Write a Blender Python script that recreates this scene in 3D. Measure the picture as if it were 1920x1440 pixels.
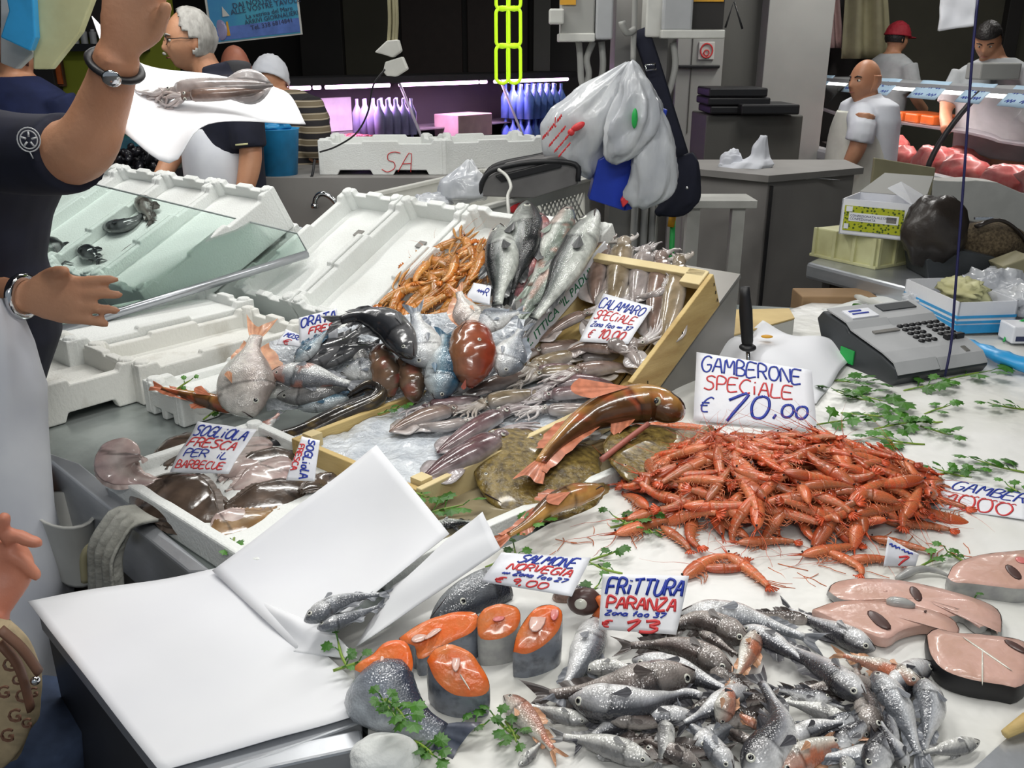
import bpy, bmesh, math, random
from mathutils import Vector, Matrix, noise
random.seed(7)
for o in list(bpy.data.objects): bpy.data.objects.remove(o)
SC = bpy.context.scene; COL = SC.collection
PI = math.pi
# ------------------------------------------------------------------ camera
CAM_H = 1.65; FPX = 1700.0; PITCH = math.radians(20.04)
cd = bpy.data.cameras.new('camera'); cam = bpy.data.objects.new('camera', cd); COL.objects.link(cam)
cam.location = (0, 0, CAM_H); cam.rotation_euler = (PI/2-PITCH, 0, 0)
cd.sensor_width = 36; cd.lens = FPX/1920*36; cd.clip_start = .05
SC.camera = cam
# ------------------------------------------------------------------ world + view
w = bpy.data.worlds.new('world'); SC.world = w; w.use_nodes = True
w.node_tree.nodes['Background'].inputs[0].default_value = (.80, .90, 1, 1)
w.node_tree.nodes['Background'].inputs[1].default_value = .26
SC.view_settings.view_transform = 'Standard'; SC.view_settings.look = 'None'
SC.view_settings.exposure = 0.0; SC.view_settings.gamma = 1; SC.view_settings.use_curve_mapping = False
# ------------------------------------------------------------------ lamps hanging over the stall (fluorescent battens above the frame)
LAMPS = [((-.35, 1.55, 2.55), 40, 15), ((.75, 1.75, 2.55), 40, 12.5), ((.45, .55, 2.5), 40, 5),
         ((-.1, -.9, 2.75), 0, 26), ((-.3, 3.1, 2.75), 40, 17), ((-1.6, 3.4, 2.7), 40, 19), ((1.3, 4.6, 3.0), 40, 20), ((-.9, 5.6, 3.1), 40, 9), ((2.2, 6.2, 3.1), 80, 30), ((3.9, 7.0, 3.0), 80, 14)]
def lamp_light(loc, yaw, power):
    l = bpy.data.lights.new('stall_lamp_light', 'AREA'); l.shape = 'RECTANGLE'; l.size = 1.15; l.size_y = .09
    l.energy = power; l.color = (1, .985, .95)
    o = bpy.data.objects.new('stall_lamp_light', l); COL.objects.link(o); o.location = loc
    o.rotation_euler = (0, 0, math.radians(yaw))
for a in LAMPS: lamp_light(*a)
# ------------------------------------------------------------------ pixel helpers (photo frame 1920x1440)
CP, SP = math.cos(PITCH), math.sin(PITCH); EYE = Vector((0, 0, CAM_H))
def ray(px, py):
    dx = px-960; dy = 720-py
    return Vector((dx, FPX*CP+dy*SP, -FPX*SP+dy*CP))
def P(px, py, z):
    d = ray(px, py); return EYE+d*((z-CAM_H)/d.z)
def PY(px, py, Y):
    d = ray(px, py); return EYE+d*(Y/d.y)
# ------------------------------------------------------------------ materials
MATS = {}
def mat(name, col=(.8, .8, .8), rough=.5, metal=0, col2=None, nscale=12, var=.06, bump=0, bscale=60, coat=0, trans=0, alpha=1, emit=0, attr=False, sss=0, rnd=0, wave=None, ior=1.45, stops=(.35, .65), spec=.5, stretch=None, vor=None, scale_bump=0):
    m = bpy.data.materials.new(name); m.use_nodes = True; nt = m.node_tree; n = nt.nodes; L = nt.links
    b = n['Principled BSDF']
    tc = n.new('ShaderNodeTexCoord'); src = tc.outputs['Object']
    if stretch:
        mp = n.new('ShaderNodeMapping'); mp.inputs['Scale'].default_value = stretch; L.new(src, mp.inputs[0]); src = mp.outputs[0]
    nz = n.new('ShaderNodeTexNoise'); nz.inputs['Scale'].default_value = nscale; nz.inputs['Detail'].default_value = 4
    L.new(src, nz.inputs['Vector'])
    c2 = col2 or tuple(max(0, c*(1-3*var)) for c in col)
    rp = n.new('ShaderNodeValToRGB'); rp.color_ramp.elements[0].position = stops[0]; rp.color_ramp.elements[1].position = stops[1]
    if attr:
        at = n.new('ShaderNodeAttribute'); at.attribute_name = 'Col'
        rp.color_ramp.elements[0].color = (1-var*4,)*3+(1,); rp.color_ramp.elements[1].color = (1, 1, 1, 1)
        mx = n.new('ShaderNodeMixRGB'); mx.blend_type = 'MULTIPLY'; mx.inputs[0].default_value = 1
        L.new(at.outputs['Color'], mx.inputs[1]); L.new(rp.outputs[0], mx.inputs[2]); out = mx.outputs[0]
    else:
        rp.color_ramp.elements[0].color = tuple(c2)+(1,); rp.color_ramp.elements[1].color = tuple(col)+(1,); out = rp.outputs[0]
    if wave:
        wv = n.new('ShaderNodeTexNoise'); wv.inputs['Scale'].default_value = wave; wv.inputs['Detail'].default_value = 2
        mp = n.new('ShaderNodeMapping'); mp.inputs['Scale'].default_value = (1, 14, 14); L.new(tc.outputs['Object'], mp.inputs[0]); L.new(mp.outputs[0], wv.inputs['Vector'])
        L.new(wv.outputs[0], rp.inputs[0])
    elif vor:
        vo = n.new('ShaderNodeTexVoronoi'); vo.inputs['Scale'].default_value = vor; L.new(src, vo.inputs['Vector']); L.new(vo.outputs['Distance'], rp.inputs[0])
    else: L.new(nz.outputs[0], rp.inputs[0])
    if rnd:
        oi = n.new('ShaderNodeObjectInfo'); hs = n.new('ShaderNodeHueSaturation')
        mr = n.new('ShaderNodeMapRange'); mr.inputs[3].default_value = 1-rnd; mr.inputs[4].default_value = 1+rnd
        L.new(oi.outputs['Random'], mr.inputs[0]); L.new(mr.outputs[0], hs.inputs['Value']); L.new(out, hs.inputs['Color']); out = hs.outputs[0]
    L.new(out, b.inputs['Base Color'])
    b.inputs['Roughness'].default_value = rough; b.inputs['Metallic'].default_value = metal
    b.inputs['Coat Weight'].default_value = coat; b.inputs['Coat Roughness'].default_value = .08
    b.inputs['Transmission Weight'].default_value = trans; b.inputs['Alpha'].default_value = alpha; b.inputs['IOR'].default_value = ior
    b.inputs['Specular IOR Level'].default_value = spec
    if sss:
        b.inputs['Subsurface Weight'].default_value = sss; b.inputs['Subsurface Radius'].default_value = (.02, .012, .008); b.inputs['Subsurface Scale'].default_value = .5
    if emit:
        b.inputs['Emission Color'].default_value = tuple(col)+(1,); b.inputs['Emission Strength'].default_value = emit
    if scale_bump:
        vo = n.new('ShaderNodeTexVoronoi'); vo.inputs['Scale'].default_value = bscale; L.new(src, vo.inputs['Vector'])
        bp = n.new('ShaderNodeBump'); bp.inputs['Strength'].default_value = scale_bump; bp.inputs['Distance'].default_value = .004
        L.new(vo.outputs['Distance'], bp.inputs['Height']); L.new(bp.outputs[0], b.inputs['Normal']); L.new(bp.outputs[0], b.inputs['Coat Normal'])
    elif bump:
        nb = n.new('ShaderNodeTexNoise'); nb.inputs['Scale'].default_value = bscale; nb.inputs['Detail'].default_value = 3; L.new(src, nb.inputs['Vector'])
        bp = n.new('ShaderNodeBump'); bp.inputs['Strength'].default_value = bump; bp.inputs['Distance'].default_value = .01
        L.new(nb.outputs[0], bp.inputs['Height']); L.new(bp.outputs[0], b.inputs['Normal'])
    MATS[name] = m; return m
mat('styro', (.80, .82, .80), .75, col2=(.70, .71, .68), nscale=5, bump=.25, bscale=160, stops=(.2, .5))
mat('styro_dirty', (.74, .74, .70), .75, col2=(.40, .37, .31), nscale=7, bump=.25, bscale=160, stops=(.22, .42), stretch=(1, 1, .6))
mat('paper', (.80, .81, .83), .7, col2=(.74, .75, .79), nscale=3, bump=.12, bscale=9)
mat('card', (.80, .81, .84), .45, col2=(.72, .74, .80), nscale=8, bump=.2, bscale=25)
mat('sheet', (.76, .76, .74), .38, col2=(.62, .62, .57), nscale=4, bump=.5, bscale=14, stops=(.25, .6))
mat('steel', (.52, .54, .57), .32, .65, col2=(.40, .42, .45), nscale=6, bump=.04, bscale=40, stretch=(1, 1, 4))
mat('grey_paint', (.30, .29, .275), .5, col2=(.24, .23, .22), nscale=3)
mat('apron_cream', (.72, .72, .64), .8, var=.04)
mat('steel_wet', (.42, .46, .45), .25, .55, col2=(.30, .34, .33), nscale=9, bump=.12, bscale=22)
mat('steel_dull', (.32, .31, .29), .45, .7, col2=(.24, .23, .22), nscale=3)
mat('chrome', (.75, .76, .78), .12, 1)
mat('black', (.012, .012, .014), .45, var=.02)
mat('black_metal', (.02, .02, .022), .4, var=.05)
mat('wood', (.64, .48, .20), .55, col2=(.46, .31, .11), nscale=5, bump=.15, bscale=40, stretch=(1, 1, 6))
mat('wood_pale', (.72, .60, .34), .6, col2=(.60, .47, .23), nscale=6, bump=.15, bscale=50)
mat('blue_ink', (.015, .04, .36), .4, var=.02); mat('red_ink', (.66, .045, .05), .4, var=.02); mat('green_ink', (.02, .20, .09), .5, var=.02)
mat('dark_ink', (.03, .04, .10), .5, var=.02)
mat('fish', attr=True, rough=.24, metal=.06, var=.07, nscale=70, scale_bump=.2, bscale=330, coat=.5, spec=.7)
mat('turbot', (.24, .17, .045), .3, col2=(.075, .05, .015), nscale=75, bump=.3, bscale=120, coat=.35)
mat('fish_smooth', attr=True, rough=.2, var=.06, nscale=40, bump=.1, bscale=60, coat=.6, spec=.6)
mat('shrimp', attr=True, rough=.24, var=.1, nscale=90, bump=.1, bscale=200, coat=.45, rnd=.28)
mat('fin', attr=True, rough=.35, var=.08, nscale=60, coat=.2)
mat('pupil', (.006, .006, .008), .08, var=.01, coat=.6); mat('eye_white', (.68, .68, .60), .15, var=.03, coat=.6); mat('mouth', (.03, .015, .015), .5)
mat('parsley', (.065, .20, .022), .42, col2=(.03, .11, .012), nscale=30, rnd=.25); mat('stem', (.22, .34, .05), .4, rnd=.2)
mat('ice', (.66, .70, .74), .22, col2=(.46, .50, .55), nscale=26, bump=.9, bscale=60, coat=.3)
mat('bag', (.60, .62, .64), .25, col2=(.42, .44, .48), nscale=9, bump=1.0, bscale=16, coat=.3, stretch=(1, 1, .45))
mat('bag_blue', (.015, .05, .46), .4, var=.06); mat('sky_blue', (.035, .36, .74), .35, var=.08)
mat('plastic_white', (.62, .62, .58), .4, var=.04); mat('plastic_grey', (.42, .43, .44), .35, var=.03); mat('plastic_dark', (.045, .05, .055), .4, var=.05)
mat('hair_brown', (.10, .035, .02), .5, bump=.5, bscale=70)
mat('blue_cloth', (.012, .020, .075), .85, var=.1)
mat('skin', (.56, .29, .17), .48, col2=(.46, .21, .115), nscale=8, sss=.08, bump=.08, bscale=120)
mat('skin_red', (.58, .24, .15), .48, col2=(.46, .16, .10), nscale=8, sss=.08, bump=.08, bscale=120)
mat('lip', (.40, .14, .11), .4)
mat('hair_white', (.48, .47, .44), .6, col2=(.26, .25, .23), nscale=30, bump=.6, bscale=60, stretch=(1, 1, .25)); mat('hair_dark', (.018, .015, .014), .5, bump=.5, bscale=70)
mat('navy', (.012, .014, .030), .85, var=.1); mat('cotton', (.74, .76, .80), .8, col2=(.62, .64, .70), nscale=5, bump=.3, bscale=7); mat('cotton_dim', (.5, .52, .53), .8, var=.05, bump=.3, bscale=8)
mat('red_cloth', (.38, .02, .035), .7); mat('grey_cloth', (.14, .14, .15), .8)
mat('salmon', (.84, .15, .025), .3, col2=(.74, .23, .075), nscale=30, bump=.3, bscale=60, coat=.35, sss=.06)
mat('flesh', (.66, .42, .36), .28, col2=(.55, .34, .27), nscale=16, bump=.2, bscale=50, coat=.4, sss=.06)
mat('blood', (.09, .05, .045), .3); mat('fish_skin', (.04, .045, .06), .25, col2=(.20, .22, .26), nscale=60, stops=(.45, .8), coat=.5)
mat('fish_skin_pale', (.42, .42, .40), .25, col2=(.28, .28, .28), nscale=40, coat=.4)
mat('glass', (.84, .97, .92), .03, trans=1, ior=1.05, var=0, alpha=1); mat('glass_clear', (.93, .96, .97), .02, trans=1, ior=1.03, var=0)
mat('neon', (.62, 1.0, .02), .35, emit=.25, var=.0)
mat('concrete', (.16, .155, .15), .8, var=.08, nscale=3); mat('wall_grey', (.20, .195, .18), .8, var=.05, nscale=2)
mat('wall_dark', (.035, .032, .03), .7, var=.1, nscale=2); mat('wall_olive', (.085, .080, .058), .8, var=.06, nscale=2); mat('wall_green', (.32, .36, .03), .7, var=.06, nscale=2)
mat('panel', (.11, .108, .098), .6, var=.04, nscale=2); mat('panel_light', (.36, .36, .34), .6, var=.05, nscale=2)
mat('tube_purple', (1, .55, 1), .4, emit=9, var=0); mat('tube_white', (1, .97, .92), .4, emit=6, var=0)
mat('meat', (.52, .055, .06), .35, col2=(.62, .22, .20), nscale=20, coat=.3, stops=(.4, .75)); mat('orange', (.62, .13, .02), .4, var=.1)
mat('cardboard', (.33, .21, .11), .8, var=.05); mat('tan', (.36, .33, .20), .6, var=.08, nscale=6)
mat('cream', (.66, .66, .38), .55, col2=(.48, .46, .24), nscale=7)
mat('leather', (.035, .028, .024), .35, var=.1, bump=.2, bscale=40); mat('tweed', (.14, .105, .06), .9, col2=(.05, .035, .02), nscale=120)
mat('suit', (.16, .155, .155), .6, var=.05); mat('rag', (.42, .42, .38), .9, col2=(.26, .26, .23), nscale=14, bump=.6, bscale=50)
mat('monogram', (.42, .33, .20), .7, var=.05, nscale=80); mat('brown', (.13, .06, .035), .6)
mat('water_bottle', (.12, .22, .62), .15, var=.1, coat=.3); mat('bottle_lilac', (.42, .40, .66), .15, var=.1, coat=.3); mat('can_red', (.38, .06, .05), .3, metal=.3); mat('carton', (.62, .42, .40), .6); mat('bottle_green', (.03, .09, .045), .2)
mat('teal', (.02, .15, .16), .4); mat('mussel', (.015, .015, .02), .3, coat=.3)
mat('pan_water', (.36, .31, .20), .12, col2=(.24, .20, .12), nscale=5, coat=.5)
mat('tag_green', (.02, .40, .08), .5); mat('cable', (.012, .012, .07), .4); mat('yellow', (.72, .36, .02), .5)
# ------------------------------------------------------------------ mesh builder
def lerp(a, b, t): return a+(b-a)*t
def cmix(a, b, t):
    t = max(0, min(1, t)); return tuple(lerp(x, y, t) for x, y in zip(a, b))
class MB:
    def __init__(s): s.v = []; s.f = []; s.c = []; s.usec = False
    def add(s, vs, fs, cols=None):
        o = len(s.v); s.v += [Vector(v) for v in vs]; s.f += [tuple(i+o for i in f) for f in fs]
        if cols: s.usec = True; s.c += cols
        else: s.c += [(1, 1, 1)]*len(vs)
        return s
    def box(s, lo, hi, M=None):
        x0, y0, z0 = lo; x1, y1, z1 = hi
        vs = [Vector(p) for p in ((x0,y0,z0),(x1,y0,z0),(x1,y1,z0),(x0,y1,z0),(x0,y0,z1),(x1,y0,z1),(x1,y1,z1),(x0,y1,z1))]
        if M: vs = [M@v for v in vs]
        return s.add(vs, [(0,3,2,1),(4,5,6,7),(0,1,5,4),(1,2,6,5),(2,3,7,6),(3,0,4,7)])
    def prism(s, poly, d, M=None):            # poly: 2-D outline in local xy, thickness d along z
        n = len(poly); vs = [Vector((x, y, 0)) for x, y in poly]+[Vector((x, y, d)) for x, y in poly]
        if M: vs = [M@v for v in vs]
        return s.add(vs, [tuple(range(n))[::-1], tuple(range(n, 2*n))]+[(i, (i+1) % n, n+(i+1) % n, n+i) for i in range(n)])
    def loft(s, rings, cap=True, cols=None):
        n = len(rings[0]); vs = [p for r in rings for p in r]; fs = []
        for i in range(len(rings)-1):
            for j in range(n): fs.append((i*n+j, i*n+(j+1) % n, (i+1)*n+(j+1) % n, (i+1)*n+j))
        if cap: fs.append(tuple(range(n))[::-1]); fs.append(tuple(range((len(rings)-1)*n, len(rings)*n)))
        return s.add(vs, fs, cols)
    def tube(s, pts, r, n=8, cap=True, col=None, flat=1, up=None):
        pts = [Vector(p) for p in pts]; m = len(pts); rs = r if isinstance(r, (list, tuple)) else [r]*m
        rings = []; pu = Vector(up) if up else None
        for i, p in enumerate(pts):
            t = (pts[min(i+1, m-1)]-pts[max(i-1, 0)])
            t = t.normalized() if t.length > 1e-9 else Vector((0, 0, 1))
            if pu is None: pu = Vector((0, 0, 1)) if abs(t.z) < .9 else Vector((1, 0, 0))
            u = pu-t*pu.dot(t)
            if u.length < 1e-6: u = t.orthogonal()
            u.normalize(); v = t.cross(u); pu = u
            rings.append([p+(u*math.cos(a)*flat+v*math.sin(a))*max(rs[i], 1e-5) for a in (2*PI*k/n for k in range(n))])
        return s.loft(rings, cap, [col]*(n*m) if col else None)
    def ell(s, c, r, M=None, nu=14, nv=9, col=None):
        c = Vector(c); rr = r if isinstance(r, (tuple, list)) else (r, r, r); rings = []
        for i in range(nv+1):
            a = PI*i/nv; k = max(math.sin(a), .02)
            ring = [Vector((rr[0]*k*math.cos(2*PI*j/nu), rr[1]*k*math.sin(2*PI*j/nu), -rr[2]*math.cos(a))) for j in range(nu)]
            rings.append([(M@p if M else p)+c for p in ring])
        return s.loft(rings, True, [col]*(nu*(nv+1)) if col else None)
    def grid(s, fn, nu, nv, cf=None):         # fn(u,v)->point
        vs = [fn(i/nu, j/nv) for j in range(nv+1) for i in range(nu+1)]
        fs = [(j*(nu+1)+i, j*(nu+1)+i+1, (j+1)*(nu+1)+i+1, (j+1)*(nu+1)+i) for j in range(nv) for i in range(nu)]
        return s.add(vs, fs, [cf(i/nu, j/nv) for j in range(nv+1) for i in range(nu+1)] if cf else None)
    def mesh(s, name, m, smooth=True):
        me = bpy.data.meshes.new(name); me.from_pydata([tuple(v) for v in s.v], [], s.f)
        if s.usec:
            a = me.color_attributes.new('Col', 'FLOAT_COLOR', 'POINT')
            a.data.foreach_set('color', [x for c in s.c for x in (c[0], c[1], c[2], 1)])
        if m: me.materials.append(MATS[m])
        if smooth: me.polygons.foreach_set('use_smooth', [True]*len(me.polygons))
        me.update(); return me
    def build(s, name, m, parent=None, smooth=True, bevel=0, solid=0, sub=0, auto=None, recalc=True):
        me = s.mesh(name, m, smooth)
        if recalc:
            bm = bmesh.new(); bm.from_mesh(me); bmesh.ops.recalc_face_normals(bm, faces=bm.faces); bm.to_mesh(me); bm.free()
        o = bpy.data.objects.new(name, me); COL.objects.link(o)
        if parent: o.parent = parent; o.matrix_parent_inverse = pinv(parent)
        if bevel: b = o.modifiers.new('bevel', 'BEVEL'); b.width = bevel; b.segments = 2; b.limit_method = 'ANGLE'
        if solid: b = o.modifiers.new('solid', 'SOLIDIFY'); b.thickness = solid; b.offset = 0
        if sub: b = o.modifiers.new('sub', 'SUBSURF'); b.levels = sub; b.render_levels = sub
        if auto is not None: me.set_sharp_from_angle(angle=math.radians(auto))
        return o
def pmat(o):
    m = o.matrix_basis.copy()
    return (pmat(o.parent)@o.matrix_parent_inverse@m) if o.parent else m
def pinv(o): return pmat(o).inverted()
def tag(o, label, cat, group=None, kind=None):
    o['label'] = label; o['category'] = cat
    if group: o['group'] = group
    if kind: o['kind'] = kind
    return o
def thing(name, label, cat, loc=(0, 0, 0), group=None):
    o = bpy.data.objects.new(name, None); COL.objects.link(o); o.location = loc; o.empty_display_size = .05
    return tag(o, label, cat, group)
def struct(o): o['kind'] = 'structure'; return o
def copy_tree(o, mtx, label=None, group=None, parent=None):
    c = o.copy(); COL.objects.link(c)
    if parent is None: c.matrix_basis = mtx
    else: c.parent = parent
    if label: c['label'] = label
    if group: c['group'] = group
    for ch in o.children: copy_tree(ch, None, None, None, c)
    return c
def frame(o, x, y, z=None):                   # matrix with given origin and axes
    x = Vector(x).normalized(); y = Vector(y); y = (y-x*y.dot(x)).normalized(); z = x.cross(y)
    o = Vector(o)
    return Matrix(((x.x, y.x, z.x, o.x), (x.y, y.y, z.y, o.y), (x.z, y.z, z.z, o.z), (0, 0, 0, 1)))
def catmull(pts, n):
    pts = [Vector(p) for p in pts]
    if len(pts) == 2: return [pts[0].lerp(pts[1], i/(n-1)) for i in range(n)]
    ex = [pts[0]*2-pts[1]]+pts+[pts[-1]*2-pts[-2]]
    dense = []
    for i in range(1, len(ex)-2):
        a, b, c, d = ex[i-1:i+3]
        for k in range(24):
            t = k/24; dense.append(.5*((2*b)+(c-a)*t+(2*a-5*b+4*c-d)*t*t+(3*b-3*c+d-a)*t*t*t))
    dense.append(pts[-1].copy())
    acc = [0]
    for i in range(1, len(dense)): acc.append(acc[-1]+(dense[i]-dense[i-1]).length)
    out = []; j = 0
    for i in range(n):
        q = acc[-1]*i/(n-1)
        while j < len(acc)-2 and acc[j+1] < q: j += 1
        seg = acc[j+1]-acc[j]; out.append(dense[j].lerp(dense[j+1], (q-acc[j])/seg if seg > 1e-9 else 0))
    return out
def interp(tab, t, k=1):
    n = len(tab)
    if t <= tab[0][0]: return tab[0][k]
    for i in range(n-1):
        if t <= tab[i+1][0]:
            x0, x1 = tab[i][0], tab[i+1][0]; y0, y1 = tab[i][k], tab[i+1][k]; h = x1-x0; u = (t-x0)/h
            def sl(j):
                if j <= 0: return (tab[1][k]-tab[0][k])/(tab[1][0]-tab[0][0])
                if j >= n-1: return (tab[-1][k]-tab[-2][k])/(tab[-1][0]-tab[-2][0])
                d0 = (tab[j][k]-tab[j-1][k])/(tab[j][0]-tab[j-1][0]); d1 = (tab[j+1][k]-tab[j][k])/(tab[j+1][0]-tab[j][0])
                return 0 if d0*d1 <= 0 else 2*d0*d1/(d0+d1)
            m0, m1 = sl(i), sl(i+1)
            return (2*u**3-3*u*u+1)*y0+(u**3-2*u*u+u)*h*m0+(-2*u**3+3*u*u)*y1+(u**3-u*u)*h*m1
    return tab[-1][k]
# ------------------------------------------------------------------ supporting surfaces with a height map, things are dropped on them
class Surf:
    def __init__(s, o, ex, ey):
        s.o = Vector(o); s.x = Vector(ex).normalized(); s.n = s.x.cross(Vector(ey)).normalized(); s.y = s.n.cross(s.x); s.h = {}; s.g = .008; s.face = s.n
    def at(s, px, py, h=0):
        d = ray(px, py); t = (s.o+s.n*h-EYE).dot(s.n)/d.dot(s.n); return EYE+d*t
    def loc(s, p): r = p-s.o; return r.dot(s.x), r.dot(s.y), r.dot(s.n)
    def key(s, u, v): return (int(math.floor(u/s.g)), int(math.floor(v/s.g)))
    def get(s, p): u, v, _ = s.loc(p); return s.h.get(s.key(u, v), 0)
    def put(s, p, r, hmid, thick):            # raise an elliptical bump
        u, v, _ = s.loc(p); k = int(r/s.g)+1; ku, kv = s.key(u, v)
        for i in range(-k, k+1):
            for j in range(-k, k+1):
                d = math.hypot(i, j)*s.g/max(r, 1e-4)
                if d <= 1:
                    z = hmid+thick*math.sqrt(1-d*d); q = (ku+i, kv+j)
                    if z > s.h.get(q, 0): s.h[q] = z
UP = Vector((0, 0, 1))
TABLE_Z = .85
ST = Surf((0, 0, TABLE_Z), (1, 0, 0), (0, 1, 0))
AH = Vector((math.sin(math.radians(40)), math.cos(math.radians(40)), 0)); BH = Vector((-AH.y, AH.x, 0))
INC = math.radians(28); EA = AH*math.cos(INC)+UP*math.sin(INC); EN = EA.cross(BH)
TQ = P(1185, 718, .95)
def tilt(a, b, n=0): return TQ+EA*a+BH*b+EN*n
# ------------------------------------------------------------------ fish
def FS(prof, back, side, belly, eye=.028, te=.10, ce=.35, tail=(.15, .55, .13), dors=((.30, .55, .05), (.60, .80, .035)), anal=((.58, .78, .03),), tb=.86, gill=.235, fin=None, spot=0, mottle=.25, pec=.12, m='fish', eyec='eye_white', mouth=.09, lines=0, red=None, fringe=0, nr=16, cut=None):
    return dict(prof=prof, back=back, side=side, belly=belly, eye=eye, te=te, ce=ce, tail=tail, dors=dors, anal=anal, tb=tb, gill=gill, fin=fin or back, spot=spot, mottle=mottle, pec=pec, m=m, eyec=eyec, mouth=mouth, lines=lines, red=red, fringe=fringe, nr=nr)
# profile rows: t, dorsal half height, ventral half height, half width (fractions of the whole length)
PF_HAKE = [(0, .012, .012, .012), (.04, .032, .034, .028), (.12, .060, .062, .050), (.24, .075, .082, .060), (.42, .070, .080, .056), (.62, .050, .052, .040), (.82, .026, .026, .020), (1, .020, .020, .012)]
PF_BASS = [(0, .014, .014, .014), (.04, .036, .036, .030), (.13, .070, .062, .052), (.28, .098, .088, .066), (.45, .098, .090, .064), (.65, .072, .066, .046), (.85, .036, .034, .022), (1, .030, .030, .014)]
PF_BREAM = [(0, .016, .016, .016), (.04, .055, .045, .032), (.13, .118, .088, .056), (.28, .172, .130, .072), (.45, .176, .140, .070), (.65, .125, .105, .048), (.86, .048, .044, .022), (1, .038, .038, .012)]
PF_MULLET = [(0, .014, .020, .016), (.05, .055, .040, .034), (.14, .088, .062, .052), (.3, .104, .090, .060), (.5, .090, .082, .052), (.7, .060, .056, .036), (.88, .032, .030, .018), (1, .026, .026, .012)]
PF_GURN = [(0, .022, .020, .022), (.06, .050, .040, .045), (.16, .066, .056, .056), (.26, .074, .070, .060), (.42, .070, .066, .058), (.65, .046, .044, .038), (.85, .024, .024, .020), (1, .017, .017, .011)]
PF_SOLE = [(0, .03, .03, .010), (.05, .095, .085, .020), (.2, .165, .16, .030), (.45, .18, .175, .032), (.7, .13, .125, .026), (.9, .06, .055, .014), (1, .03, .03, .008)]
PF_EEL = [(0, .010, .010, .012), (.05, .030, .026, .028), (.15, .046, .042, .044), (.4, .048, .046, .046), (.75, .036, .034, .034), (1, .012, .012, .008)]
PF_OVAL = [(0, .03, .03, .03), (.05, .10, .10, .07), (.2, .17, .17, .12), (.5, .20, .20, .14), (.8, .15, .15, .10), (.95, .07, .07, .05), (1, .04, .04, .03)]
GR = (.10, .11, .13); SIL = (.52, .55, .58); WH = (.70, .71, .70)
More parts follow.
